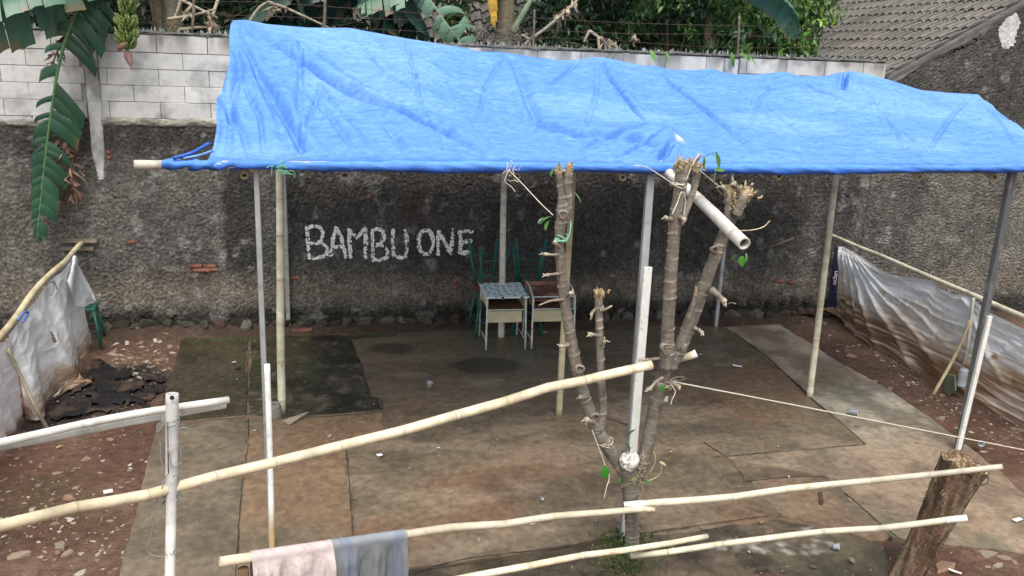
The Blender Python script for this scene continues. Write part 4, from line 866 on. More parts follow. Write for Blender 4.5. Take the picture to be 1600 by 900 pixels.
def stub(pa, pb, r0, r1, parent, Y, c=(.27, .23, .18), dy=-.06, knob=True):
    a = AY(*pa, Y); b = AY(*pb, Y+dy); mid = (a+b)/2+rng.normal(0, .006, 3); P = crom([a, mid, b], 6); R = np.linspace(r0, r1, len(P))
    if knob: R[-3:] *= [1.2, 1.45, 1.2]
    K = np.array([lerp(c, (.5, .44, .34), sstep(.5, 1, i/(len(P)-1))) for i in range(len(P))])*rng.uniform(.85, 1.1); mb = MB(); mb.tube(P, R*(1+rng.normal(0, .1, len(R))), 7, C=K)
    if knob:
        for q in range(5): d = rng.normal(0, .014, 3); mb.tube([b, b+d+(b-a)*.12], [r1*.7, r1*.25], 5, C=(.52, .45, .34))
    return mb.build('branch_stub', M['cut'], parent)
tree = empty('pruned_tree', tuple(G(986, 852)), 'pruned grey tree with four bare ringed limbs standing at the front of the shelter', 'tree')
TY = 5.56
limb('trunk', [(985, 885, TY-.05), (988, 850, TY), (986, 800, TY), (984, 765, TY), (982, 735, TY), (975, 712, TY)], [.075, .06, .056, .066, .085, .05], tree, 1, broken=False)
limb('limb', [(985, 752, TY), (965, 722, TY), (945, 692, TY-.01), (930, 665, TY), (910, 610, TY), (898, 560, TY), (884, 480, TY), (877, 420, TY), (874, 380, TY), (876, 345, TY)], [.055, .056, .055, .052, .048, .046, .044, .041, .036, .046], tree, 2, broken=False)
limb('limb', [(876, 352, TY), (879, 328, TY), (877, 305, TY), (872, 262, TY)], [.04, .05, .024, .026], tree, 3, label='left prong of the forked limb top')
limb('limb', [(880, 345, TY+.01), (888, 318, TY+.02), (886, 290, TY+.02), (890, 258, TY+.02)], [.035, .034, .032, .034], tree, 4, label='right prong of the forked limb top')
limb('limb', [(936, 672, TY-.02), (942, 640, TY-.02), (939, 590, TY), (937, 530, TY), (936, 490, TY), (935, 457, TY)], [.04, .033, .031, .031, .031, .036], tree, 5, label='short middle limb with a torn orange top')
limb('limb', [(984, 755, TY), (1000, 735, TY+.02), (1012, 690, TY+.03), (1022, 640, TY+.03), (1032, 600, TY+.02), (1042, 565, TY), (1046, 545, TY)], [.055, .06, .056, .054, .055, .062, .06], tree, 6, broken=False, label='thick right limb')
limb('limb', [(1040, 575, TY-.02), (1042, 545, TY-.03), (1044, 500, TY-.05), (1049, 420, TY-.08), (1053, 370, TY-.1), (1056, 340, TY-.1), (1062, 300, TY-.12), (1068, 252, TY-.12)], [.05, .058, .052, .05, .048, .055, .048, .058], tree, 7, label='upright limb reaching the eave')
limb('limb', [(1046, 575, TY), (1062, 545, TY), (1080, 500, TY+.02), (1097, 455, TY+.03), (1112, 415, TY+.04), (1128, 375, TY+.05), (1140, 345, TY+.05), (1150, 312, TY+.06)], [.05, .06, .056, .054, .05, .05, .05, .06], tree, 8, label='slanting right limb ending in a ragged broom')
limb('limb', [(1064, 352, TY-.08), (1074, 325, TY-.03), (1084, 295, TY+.0), (1089, 265, TY), (1083, 252, TY)], [.02, .024, .026, .034, .03], tree, 9)
limb('limb', [(1134, 350, TY-.03), (1137, 320, TY-.05), (1137, 298, TY-.05)], [.03, .022, .028], tree, 10)
limb('limb', [(1150, 335, TY), (1160, 312, TY-.02), (1170, 296, TY-.02)], [.045, .04, .036], tree, 11)
limb('limb', [(1075, 500, TY-.1), (1083, 475, TY-.1), (1088, 450, TY-.1)], [.016, .015, .012], tree, 12)
for a, b, r0, r1, Y in [((872, 398), (850, 397), .012, .009, TY-.03), ((874, 428), (852, 430), .012, .008, TY-.03), ((880, 468), (842, 477), .012, .005, TY-.03), ((888, 538), (876, 541), .016, .01, TY-.03), ((885, 462), (893, 458), .01, .012, TY-.03), ((873, 385), (867, 378), .012, .01, TY-.04), ((930, 483), (924, 492), .01, .01, TY-.03), ((938, 485), (956, 478), .013, .006, TY-.03), ((934, 525), (922, 523), .012, .012, TY-.03), ((938, 540), (945, 532), .01, .01, TY-.03), ((1110, 452), (1133, 472), .028, .016, TY-.02), ((1085, 513), (1098, 521), .016, .01, TY-.04), ((1048, 343), (1040, 340), .02, .012, TY-.14), ((1062, 340), (1070, 343), .018, .012, TY-.14), ((1050, 597), (1062, 605), .018, .012, TY-.05), ((1035, 590), (1015, 608), .014, .01, TY-.06), ((1030, 560), (1003, 562), .012, .01, TY-.08), ((1060, 545), (1072, 541), .012, .008, TY-.05), ((1082, 265), (1098, 240), .016, .005, TY-.1), ((1135, 305), (1128, 290), .02, .01, TY-.05), ((1152, 300), (1146, 286), .02, .012, TY), ((918, 620), (907, 620), .014, .01, TY-.03), ((928, 660), (915, 655), .02, .014, TY-.04), ((1033, 640), (1041, 625), .012, .01, TY-.03), ((1137, 475), (1150, 475), .006, .003, TY)]:
    stub(a, b, r0, r1, tree, Y, knob=(r1 > .007))
# knots and cut scars
for px, py, r, Y in [(906, 577, .032, TY-.045), (1043, 545, .045, TY-.075), (930, 652, .03, TY-.05), (1117, 390, .026, TY+.0), (880, 335, .03, TY-.04)]:
    c = AY(px, py, Y); V = []; n = 14; K = []
    for k, (q, dy) in enumerate(((1.15, .02), (1, -.008), (.75, -.01), (.45, .004), (.1, .01))):
        for i in range(n): a = i*2*math.pi/n; e = 1+.15*math.sin(a*3+px); V.append(c+[math.cos(a)*r*q*e, dy, math.sin(a)*r*q*e]); K.append([(.2, .17, .14), (.27, .23, .19), (.16, .13, .1), (.1, .07, .05), (.2, .12, .07)][k])
    F = [[k*n+i, k*n+(i+1) % n, (k+1)*n+(i+1) % n, (k+1)*n+i] for k in range(4) for i in range(n)]+[[4*n+i for i in range(n)]]; mesh('knot', V, F, M['bark'], tree, np.array(K))
# brushy splinters on the broken tops
def splinters(name, px, py, Y, n, spread, ln, c=(.45, .36, .22), up=(0, 0, 1)):
    ln *= .62
    mb = MB(); o = AY(px, py, Y)
    for i in range(n):
        p = o+rng.normal(0, spread, 3)*[1, .8, .7]; d = np.array(up)*ln*rng.uniform(.4, 1.1)+rng.normal(0, ln*.45, 3); mb.tube(crom([p, p+d*.5+rng.normal(0, .006, 3), p+d], 3), [.009, .009, .008, .008, .006, .004, .002][:7], 4, C=np.array(c)*rng.uniform(.6, 1.25))
    return tag(mb.build(name, M['cut'], tree, smooth=False), kind='stuff')
splinters('splinters', 1070, 262, TY-.12, 46, .034, .055); splinters('splinters', 1088, 265, TY, 26, .024, .045); splinters('splinters', 1165, 303, TY, 60, .034, .05, (.5, .4, .24)); splinters('splinters', 1140, 300, TY-.03, 30, .022, .04); splinters('splinters', 890, 265, TY+.02, 16, .014, .04); splinters('splinters', 873, 268, TY, 14, .014, .035); splinters('splinters', 937, 462, TY, 22, .018, .035, (.5, .33, .18)); splinters('splinters', 1150, 320, TY, 26, .03, .045)
# ---- leaves
def leaf_shape(L, w, bend=.25, n=4):
    V = []; 
    for i in range(n+1):
        t = i/n; ww = w*math.sin(math.pi*(t*.92+.06))**.8*(1 if t < 1 else .05); z = -bend*L*t*t; V += [(t*L, -ww, z+ww*.25), (t*L, 0, z), (t*L, ww, z+ww*.25)]
    F = []
    for i in range(n):
        for k in (0, 1): a = i*3+k; F.append([a, a+1, a+4, a+3])
    return np.array(V), F
def leaf_at(mb, p, d, L, w, c, bend=.25, roll=0., n=4):
    d = np.asarray(d, float); d = d/np.linalg.norm(d); s = np.cross([0, 0, 1], d); s = s/(np.linalg.norm(s)+1e-6); u = np.cross(d, s)
    s, u = s*math.cos(roll)+u*math.sin(roll), u*math.cos(roll)-s*math.sin(roll); V, F = leaf_shape(L, w, bend, n); mb.add(np.asarray(p)+V@np.stack([d, s, u]), F, c)
def leaf_obj(px, py, Y, dpx, L, w, c, parent, bend=.3, roll=.3, name='leaf'):
    mb = MB(); p = AY(px, py, Y); q = AY(px+dpx[0], py+dpx[1], Y-.02); leaf_at(mb, p, q-p, L, w, c, bend, roll); return mb.build(name, M['leaf'], parent)
for px, py, dp, L, w, c in [(862, 338, (-14, 4), .1, .03, (.12, .34, .04)), (858, 345, (-8, 12), .07, .025, (.16, .4, .06)), (850, 340, (-9, 5), .06, .02, (.25, .35, .2)), (868, 262, (-8, 8), .07, .02, (.1, .25, .08)), (897, 300, (12, 12), .09, .01, (.1, .2, .05)), (1160, 400, (-2, 16), .075, .026, (.08, .32, .04)), (1165, 395, (4, 16), .07, .012, (.15, .3, .1)), (1152, 398, (-12, 6), .06, .018, (.06, .16, .03)), (945, 728, (1, 26), .11, .033, (.05, .28, .03)), (948, 738, (-7, 10), .05, .02, (.06, .3, .03)), (1035, 600, (0, 16), .06, .02, (.08, .26, .05)), (992, 745, (-3, 12), .05, .016, (.25, .4, .1)), (1008, 748, (4, 12), .05, .02, (.1, .25, .06)), (970, 745, (-4, 12), .06, .016, (.08, .2, .05)), (980, 682, (12, -18), .08, .014, (.04, .12, .03)), (978, 692, (10, 14), .08, .02, (.04, .13, .03)), (1030, 722, (14, 4), .06, .014, (.4, .4, .2)), (915, 655, (4, 14), .05, .016, (.3, .4, .25)), (1048, 575, (6, -18), .06, .012, (.12, .2, .08))]:
    leaf_obj(px, py, TY-.1, dp, L, w, c, tree)
# curled leaf tendril above the eave
t_ = AY(1098, 250, TY-.1); mb = MB(); mb.tube(crom([AY(1118, 268, TY-.1), AY(1116, 285, TY-.1), AY(1122, 297, TY-.05), AY(1130, 306, TY-.02)]), .003, 5, C=(.3, .26, .18)); mb.tube(crom([AY(1098, 246, TY-.1), AY(1110, 241, TY-.1), AY(1120, 238, TY-.1)]), .0025, 4, C=(.1, .16, .06)); mb.build('twig', M['bark'], tree)
mb = MB(); leaf_at(mb, AY(1119, 238, TY-.1), AY(1125, 262, TY-.1)-AY(1119, 238, TY-.1), .12, .02, (.12, .24, .05), .1, 1.2); leaf_at(mb, AY(1116, 266, TY-.1), np.array([1, 0, 0.1]), .08, .02, (.12, .26, .06), .2, .6); leaf_at(mb, AY(1100, 246, TY-.1), np.array([.1, 0, -1]), .075, .014, (.1, .2, .06), .1, 1.2); mb.build('leaf', M['leaf'], tree)
# dry twigs round the lower fork
mb = MB()
for px, py, n, sp in [(1045, 600, 16, .05), (1000, 745, 26, .06), (1000, 725, 12, .05)]:
    for i in range(n):
        p = AY(px, py, TY-.07)+rng.normal(0, sp*.5, 3); d = rng.normal(0, sp, 3); mb.tube(crom([p, p+d*.5+rng.normal(0, .015, 3), p+d]), .0028, 4, C=np.array([.3, .24, .17])*rng.uniform(.5, 1.2))
mb.tube(crom([AY(1015, 740, TY-.1), AY(1024, 720, TY-.1), AY(1022, 706, TY-.1)]), .005, 5, C=(.33, .26, .16)); mb.tube(crom([AY(1012, 752, TY-.1), AY(1030, 742, TY-.1), AY(1034, 725, TY-.12)]), .004, 5, C=(.3, .3, .15)); mb.tube(crom([AY(1130, 360, TY), AY(1170, 360, TY-.1), AY(1192, 355, TY-.1), AY(1203, 345, TY-.1)]), .004, 5, C=(.5, .42, .26))
mb.build('twig', M['bark'], tree)['kind'] = 'stuff'
# crumpled white cloth lodged in the fork
nu = 30; u, v = np.meshgrid(np.linspace(0, math.pi, nu), np.linspace(0, 2*math.pi, nu+6), indexing='ij'); c = AY(983, 722, TY-.08)
r = .04*(.25+1.5*(1-np.abs(2*fbm(np.cos(v)*2.3+u*1.3, np.sin(v)*2.3+u*2, 4, 6)-1))); mesh_o = mesh('cloth_scrap', np.stack([c[0]+r*np.sin(u)*np.cos(v)*1.1*(1+.3*np.cos(u)), c[1]+r*np.sin(u)*np.sin(v)*.8, c[2]+r*np.cos(u)*1.15], -1).reshape(-1, 3), grid_faces(nu, nu+6), M['cloth'], None, lerp(np.array([.3, .27, .22]), np.array([.66, .65, .62]), sstep(.3, .5, fbm(u*5, v*5, 3, 6)).reshape(-1, 1))); tag(mesh_o, 'crumpled white cloth stuffed into the fork of the pruned tree', 'cloth')
# twine
def twine(name, pxs, r, m, label, cat='twine', coil=None):
    mb = MB(); mb.tube(crom([AY(*p) for p in pxs], 10), r, 5); 
    if coil:
        for c, R, k in coil:
            cc = AY(*c)
            for q in range(k): a = np.linspace(0, 2*math.pi, 14); zz = rng.normal(0, .012); mb.tube([cc+[math.cos(t)*R, math.sin(t)*R, zz+.012*math.sin(t*2+q)] for t in a], r, 4)
    return tag(mb.build(name, m, col=False), label, cat)
twine('rope', [(1052, 596, TY-.07), (1075, 601, TY), (1200, 625, 5.75), (1400, 664, 6.08), (1600, 703, 6.35), (1640, 711, 6.4)], .0055, M['rope'], 'long pale rope stretched low from the tree towards the right', 'rope', coil=[((1036, 596, TY+.02), .062, 3)])
twine('twine', [(793, 264, 6.3), (815, 286, 6.0), (845, 318, 5.75), (864, 336, TY-.02)], .0035, M['rope'], 'thin white twine from the eave down to the left limb')
twine('twine', [(990, 259, 6.2), (1010, 261, 6.1), (1048, 285, TY-.12), (1052, 288, TY-.18), (1068, 288, TY-.2), (1072, 287, TY-.1)], .0035, M['rope'], 'pinkish twine tied from the eave round the upright limb', coil=[((1060, 289, TY-.12), .056, 2)])
twine('twine', [(1072, 282, TY-.19), (1080, 262, TY-.17), (1092, 240, TY-.13)], .003, M['rope'], 'twine crossing the broken top of the upright limb')
twine('twine', [(1093, 266, TY-.05), (1110, 280, TY), (1126, 293, TY)], .0032, M['rope'], 'short twine between the two broken limb tops')
twine('twine', [(1050, 335, TY-.2), (1058, 318, TY-.19), (1065, 300, TY-.17), (1071, 312, TY-.15), (1068, 338, TY-.15)], .004, M['rope'], 'loop of pale twine hanging on the upright limb')
twine('twine', [(868, 372, TY-.05), (872, 376, TY-.07), (885, 375, TY-.06), (891, 360, TY-.04), (892, 345, TY)], .004, M['greentwine'], 'green twine wound round the left limb', coil=[((877, 374, TY), .045, 4)])
twine('twine', [(925, 672, TY-.07), (932, 690, TY-.08), (945, 725, TY-.08), (952, 745, TY-.08), (948, 760, TY-.1), (944, 778, TY-.1)], .004, M['rope'], 'frayed twine hanging from the lower left fork', coil=[((945, 690, TY), .06, 2)])
twine('twine', [(1048, 600, TY-.1), (1055, 612, TY-.1), (1050, 625, TY-.1), (1048, 632, TY-.1)], .004, M['rope'], 'yellowish twine end dangling below the right limb')
# ================================================================ rails at the front
o = bamboo('bamboo_rail', [AY(-60, 836, 3.75), AY(265, 763, 4.38), AY(640, 668, 4.95), AY(900, 597, 5.35), AY(1018, 570, 5.42)], .028, .033, 'fresh', None, node=.36, seed=21, wob=.006, n=16); tag(o, 'long yellow bamboo rail running from the grey post up to the tree', 'bamboo rail')
# split tip behind the tree
for dz, sd in ((0, 1), (.016, 2)):
    pass
o = bamboo('bamboo_stub', [AY(1060, 562, TY+.14), AY(1075, 557, TY+.1), AY(1088, 552, TY+.08)], .022, .03, 'fresh', None, node=.5, seed=22, n=10); tag(o, 'short split bamboo end poking out right of the tree fork', 'bamboo end')
o = bamboo('bamboo_rail', [AY(343, 878, 4.72), AY(630, 836, 5.05), AY(860, 808, 5.3), AY(1022, 795, 5.42)], .031, .022, 'fresh', None, node=.38, seed=23, wob=.006, n=16); tag(o, 'lower bamboo rail left of the tree with two cloths hung on it', 'bamboo rail')
o = bamboo('bamboo_rail', [AY(975, 790, 5.47), AY(1100, 780, 5.3), AY(1330, 753, 4.82), AY(1566, 729, 4.45)], .028, .018, 'yellow', None, tips=(.1, 0), node=.45, seed=24, wob=.004, n=16); tag(o, 'upper bamboo rail from the tree to the leaning stump', 'bamboo rail')
o = bamboo('bamboo_rail', [AY(700, 908, 4.85), AY(870, 876, 5.02), AY(1105, 838, 5.3)], .024, .02, 'fresh', None, node=.36, seed=25, wob=.006, n=14); tag(o, 'lowest bamboo rail crossing in front of the tree base', 'bamboo rail')
o = bamboo('bamboo_rail', [AY(985, 869, 5.22), AY(1250, 836, 4.95), AY(1400, 822, 4.66), AY(1511, 809, 4.48)], .022, .021, 'yellow', None, tips=(.0, .12), node=.4, seed=26, wob=.004, n=14); tag(o, 'lower bamboo rail ending white on the leaning stump', 'bamboo rail')
for (c_, R_, k_, lb) in [((988, 790, TY), .066, 5, 'dark wire binding the rail ends to the tree trunk'), ((1022, 578, TY+.0), .08, 4, 'dark wire binding the long rail to the right limb'), ((1506, 741, 4.82), .155, 2, 'thin dark wire round the top of the leaning stump')]:
    twine('wire_tie', [(c_[0]-14, c_[1]+2, c_[2]-R_), (c_[0], c_[1]-4, c_[2]-R_-.01), (c_[0]+14, c_[1]+4, c_[2]-R_)], .003, M['wire'], lb, 'wire', coil=[(c_, R_, k_)])
# grey bamboo post on the left
gp0 = AY(266, 960, 4.3); gp1 = AY(269, 615, 4.42)
mb = MB(); base_ = np.array([gp0[0], gp0[1], -.1]); P = crom([base_, gp0, (gp0+gp1)/2, gp1], 14); k = len(P); zz = P[:, 2]
Kc = np.array([lerp((.68, .67, .62), (.48, .47, .45), float(sstep(1.1, 1.35, z))) * rng.uniform(.88, 1.06) for z in zz]); mb.tube(P, np.interp(zz, [0, 1.3, 1.36, 1.9], [.025, .027, .031, .033]), 16, C=Kc, hollow=True)
post = empty('rail_post', tuple(base_), 'whitish grey split bamboo post tied to the long rail at left', 'post'); mb.build('pole', M['bamboo_grey'] if 'bamboo_grey' in M else M['bamboo'], post)
mb = MB(); q = [AY(262, 660, 4.34), AY(263, 740, 4.33)]; mb.tube([q[0], q[1]], .003, 4, C=(.08, .08, .08)); mb.build('crack', M['bamboo'], post)
mb = MB(); c = AY(269, 621, 4.375); a = np.linspace(0, 2*math.pi, 12, endpoint=False); mb.add([c+[math.cos(t)*.012, -.004, math.sin(t)*.013] for t in a]+[c+[0, -.0045, 0]], [[i, (i+1) % 12, 12] for i in range(12)], (.02, .02, .02)); mb.build('drilled_hole', M['bamboo'], post)
mb = MB()
for zc, k in ((763, 6), (655, 2), (790, 2)):
    cc = AY(267, zc, 4.39)
    for q in range(k): a = np.linspace(0, 2*math.pi, 16); tl = rng.normal(0, .3); z0 = rng.normal(0, .012); mb.tube([cc+[math.cos(t)*.042, math.sin(t)*.045, z0+.04*math.sin(t+tl)*(1 if k > 2 else .3)] for t in a], .0032, 5)
for pts in [[(258, 660), (247, 675), (246, 665), (256, 655)], [(262, 740), (250, 770), (238, 795), (224, 813)], [(236, 808), (238, 830), (230, 858), (240, 868), (256, 870)], [(276, 672), (290, 668), (295, 680)], [(278, 690), (283, 710), (282, 735), (270, 745)], [(250, 690), (252, 720), (256, 745)], [(279, 765), (281, 780), (277, 790)], [(262, 700), (270, 730), (283, 722)]]:
    mb.tube(crom([AY(x, y, 4.33) for x, y in pts], 8), .0028, 4)
for q in range(24): p = AY(265, 866, 4.32)+rng.normal(0, .008, 3); d = rng.normal(0, .02, 3); mb.tube(crom([p, p+d*.5+rng.normal(0, .006, 3), p+d], 3), .002, 4)
tag(mb.build('wire_tie', M['graytwine'], col=False), 'grey twine lashing the long rail to the whitish left post', 'twine')
o = bamboo('bamboo_rail', [AY(-60, 702, 4.2), AY(0, 692, 4.25), AY(170, 655, 4.5), AY(262, 638, 4.56), AY(357, 625, 4.7)], .021, .021, 'grey', None, node=.5, seed=31, wob=.003, n=14); tag(o, 'upper of two whitish poles behind the left post top', 'bamboo rail')
o = bamboo('bamboo_rail', [AY(-60, 709, 4.24), AY(0, 700, 4.29), AY(170, 666, 4.54), AY(262, 649, 4.6), AY(352, 633, 4.74)], .018, .018, 'grey', None, node=.5, seed=32, wob=.003, n=14); tag(o, 'lower of two whitish poles behind the left post top', 'bamboo rail')
# brown stake under the cloth rail
p = AY(380, 886, 4.76); mb = MB(); mb.tube(crom([np.array([p[0], p[1], -.05]), np.array([p[0]+.005, p[1], .2]), np.array([p[0], p[1], p[2]-.01])], 6), .033, 9, C=(.2, .13, .08)); tag(mb.build('stake', M['stump']), 'short brown stake holding up the cloth rail', 'stake')
# ---------------------------------------------------------------- cloths over the rail
def rail_pt(x): # photo x -> point on the cloth rail axis
    ks = [343, 630, 860, 1022]; P = [AY(343, 878, 4.72), AY(630, 836, 5.05), AY(860, 808, 5.3), AY(1022, 795, 5.42)]
    return np.array([np.interp(x, ks, [p[k] for p in P]) for k in range(3)])
def hung_cloth(name, x0, x1, colf, label, seed, fall=.6, back=.35):
    nu, nv = 90, 110; u = np.linspace(0, 1, nu); s = np.linspace(-back, fall, nv); U_, S_ = np.meshgrid(u, s, indexing='ij')
    A = np.array([rail_pt(x0+(x1-x0)*q) for q in u]); R = .034; ax = A[-1]-A[0]; ax /= np.linalg.norm(ax); nrm = np.array([-ax[1], ax[0], 0]); nrm /= np.linalg.norm(nrm)  # points to +Y
    arc = math.pi*R/2; ang = np.clip(S_/R, -math.pi/2, math.pi/2); dn = np.where(S_ > arc, S_-arc, np.where(S_ < -arc, -S_-arc, 0)); side = np.sin(ang)
    fold = .055*(fbm(U_*5+seed, S_*.6, 3, seed)-.5)+.02*np.sin(U_*15+seed+S_*1.5+2*fbm(U_*3, S_*2, 2, 6))+.02*(1-np.abs(2*fbm(U_*4+S_*1.5, S_*2.5, 3, seed+8)-1))**3+.006*np.sin(U_*47+S_*3)
    amp = sstep(.0, .13, dn)
    off = -side*(R+.004)+(-np.sign(S_))*(fold*amp+.012*amp)
    z = np.cos(ang)*(R+.004)-dn-(R+.004)*0
    P = A[:, None]+nrm*off[..., None]+np.array([0, 0, 1])*z[..., None]+ax*(.012*(fbm(U_*3, S_*4, 2, seed+4)-.5)*amp)[..., None]
    P = P+np.array([0, 0, 1])*(.003*(fbm(U_*30, S_*30, 2, seed)-.5))[..., None]
    C = colf(U_, S_); o = mesh(name, P.reshape(-1, 3), grid_faces(nu, nv), M['cloth'], None, C.reshape(-1, 3)); return tag(o, label, 'cloth')
def c_pink(u, s):
    n = fbm(u*14, s*34, 4, 5); l = np.abs(fbm(u*9+3, s*22, 3, 6)-.5); K = lerp(np.array([.5, .42, .4]), np.array([.56, .49, .47]), n[..., None])
    K = lerp(K, np.array([.42, .3, .31]), ((l < .012)*sstep(.03, .1, np.abs(s)))[..., None]*.8); K = lerp(K, np.array([.42, .24, .24]), (sstep(.68, .72, fbm(u*22, s*50, 2, 8))*.4)[..., None]); return K
def c_blue(u, s):
    K = np.tile(np.array([.165, .175, .18]), u.shape+(1,))*(.92+.16*fbm(u*20, s*8, 3, 9))[..., None]; K = lerp(K, np.array([.42, .47, .52]), (1-sstep(.0, .09, np.abs(s)))[..., None]*.35)
    for c0 in (.2, .86):
        for k in range(5):
            c = c0-.055+.028*k+.0*s; d = np.abs(u-c-.06*np.exp(-(np.abs(s))/.06)*(-1 if c0 < .5 else 1)); K = lerp(K, np.array([.09, .13, .3]), (d < .005)[..., None]*.6)
    return K
hung_cloth('towel', 388, 512, c_pink, 'pale pink printed cloth hanging over the lower rail at left', 11)
hung_cloth('towel', 511, 633, c_blue, 'grey blue cloth with dark blue stripes hanging beside the pink one', 17)
# ---------------------------------------------------------------- leaning stump
st = empty('leaning_stump', tuple(G(1430, 900)), 'thick leaning rotten brown tree stump behind the rail ends at lower right', 'stump')
a0 = G(1412, 905); a1 = AY(1507, 722, 4.8); P = crom([a0-(a1-a0)*.12, a0, lerp(a0, a1, .5)+[.01, 0, 0], a1], 24); L = np.concatenate([[0], np.cumsum(np.linalg.norm(np.diff(P, axis=0), axis=1))]); s = np.linspace(0, L[-1], 80); P = np.stack([np.interp(s, L, P[:, k]) for k in range(3)], 1)
n = 56; a = np.linspace(0, 2*math.pi, n, endpoint=False); T, N, B = frames(P); ca, sa = np.cos(a)[None], np.sin(a)[None]; ss = s[:, None]
R0 = np.interp(s, [0, .15, L[-1]*.5, L[-1]], [.1, .095, .104, .145])[:, None]
RR = R0*(1+.30*(fbm(ca*1.3+ss*.6+4, sa*1.3+ss*.5, 4, 5)-.5)+.14*(1-np.abs(2*fbm(ca*5, sa*5+ss*1.2, 4, 6)-1))-.07+.10*(fbm(ca*10, sa*10+ss*14, 3, 7)-.5))
V = P[:, None]+RR[..., None]*(ca[..., None]*N[:, None]+sa[..., None]*B[:, None])
V[-1] += T[-1]*(.07*(fbm(np.cos(a)*3, np.sin(a)*3, 3, 8)-.5))[:, None]
n1 = fbm(ca*3+ss*4, sa*3+ss*2.6, 5, 9); n2 = fbm(ca*12, sa*12+ss*5, 3, 10)
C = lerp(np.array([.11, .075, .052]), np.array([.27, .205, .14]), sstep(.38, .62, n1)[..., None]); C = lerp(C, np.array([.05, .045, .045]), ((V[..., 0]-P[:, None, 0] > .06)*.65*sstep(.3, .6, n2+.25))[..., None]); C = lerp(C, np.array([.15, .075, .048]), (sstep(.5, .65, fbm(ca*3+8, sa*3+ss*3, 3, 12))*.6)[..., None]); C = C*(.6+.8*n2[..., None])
Vf = V.reshape(-1, 3); nk = len(s); F = [[i*n+j, i*n+(j+1) % n, (i+1)*n+(j+1) % n, (i+1)*n+j] for i in range(nk-1) for j in range(n)]
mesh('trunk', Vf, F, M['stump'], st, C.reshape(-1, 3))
Vt = []; Ct = []
for k, q in enumerate(np.linspace(1, .02, 9)):
    rg = P[-1]+(V[-1]-P[-1])*q+T[-1]*(.05*(fbm(np.cos(a)*q*5, np.sin(a)*q*5, 4, 13)-.5))[:, None]*(1 if k else 0); Vt.append(rg); g = fbm(np.cos(a)*q*7, np.sin(a)*q*7, 4, 14)
    Ct.append(lerp(np.array([.14, .08, .045]), np.array([.42, .32, .2]), sstep(.35, .65, g)[:, None]))
F = [[k*n+j, k*n+(j+1) % n, (k+1)*n+(j+1) % n, (k+1)*n+j] for k in range(8) for j in range(n)]+[[8*n+j for j in range(n)]]
mesh('top_face', np.array(Vt).reshape(-1, 3), F, M['stump'], st, np.array(Ct).reshape(-1, 3), smooth=False)
mb = MB()
for i in range(170):
    j = rng.integers(n); k = rng.integers(3, nk); p = V[k, j]; d = (V[k, j]-P[k]); d = d/np.linalg.norm(d)
    if i < 70: p = P[-1]+(V[-1, j]-P[-1])*rng.uniform(.5, 1); d = T[-1]
    e = d*rng.uniform(.004, .02)+T[-1]*rng.normal(0, .02); mb.tube([p-d*.004, p+e*.6, p+e], [.006, .004, .0015], 4, C=np.array([.24, .16, .1])*rng.uniform(.4, 1.3))
tag(mb.build('splinters', M['stump'], st, smooth=False), kind='stuff')
mb = MB(); mb.tube(crom([AY(1415, 845, 4.86), AY(1450, 858, 4.83), AY(1488, 862, 4.9)], 6), .003, 4, C=(.05, .045, .04)); mb.build('wire_tie', M['wire'], st, col=False)
# weeds at the tree foot
mb = MB()
for i in range(520):
    px = rng.normal(972, 20); py = rng.uniform(835, 905); b0 = G(min(max(px, 925), 1040), py); 
    if rng.random() < .35: b0 = G(rng.normal(985, 22), rng.uniform(845, 870))
    d = np.array([rng.normal(0, .5), rng.normal(0, .5)-.1, rng.uniform(.3, 1.2)]); L = rng.uniform(.012, .045); p = b0+d*rng.uniform(0, .07)
    leaf_at(mb, p, d, L, L*.28, np.array([.04, .085, .02])*rng.uniform(.5, 2.0)+[.02*rng.random(), 0, 0], .4, rng.normal(0, .8), 2)
for i in range(120):
    b0 = G(rng.normal(978, 28), rng.uniform(840, 905)); d = np.array([rng.normal(0, .06), rng.normal(0, .06), rng.uniform(.04, .16)]); mb.tube(crom([b0, b0+d*.6, b0+d]), .0016, 3, C=(.08, .12, .04))
o = mb.build('weeds', M['moss'], None); tag(o, 'small green weeds growing round the foot of the pruned tree', 'weeds', kind='stuff')
mb = MB(); p = G(948, 860)+[0, 0, .05]; leaf_at(mb, p, (-.3, -.3, .9), .09, .04, (.07, .28, .03), .5, .5); leaf_at(mb, AY(972, 705, TY-.05)+[0, 0, -.0], (.2, 0, -1), .05, .02, (.07, .28, .03), .5, .5)
tag(mb.build('broad_leaf', M['leaf']), 'single bright broad leaf among the weeds at the tree foot', 'leaf')
mb = MB()
for i in range(60):
    b0 = G(rng.uniform(1395, 1425), rng.uniform(868, 900)); leaf_at(mb, b0, (rng.normal(0, .5), rng.normal(0, .5), .5), .03, .008, np.array([.04, .07, .02])*rng.uniform(.5, 1.5), .4, 0, 2)
tag(mb.build('weeds', M['moss']), 'sparse dark weeds at the foot of the leaning stump', 'weeds', kind='stuff')
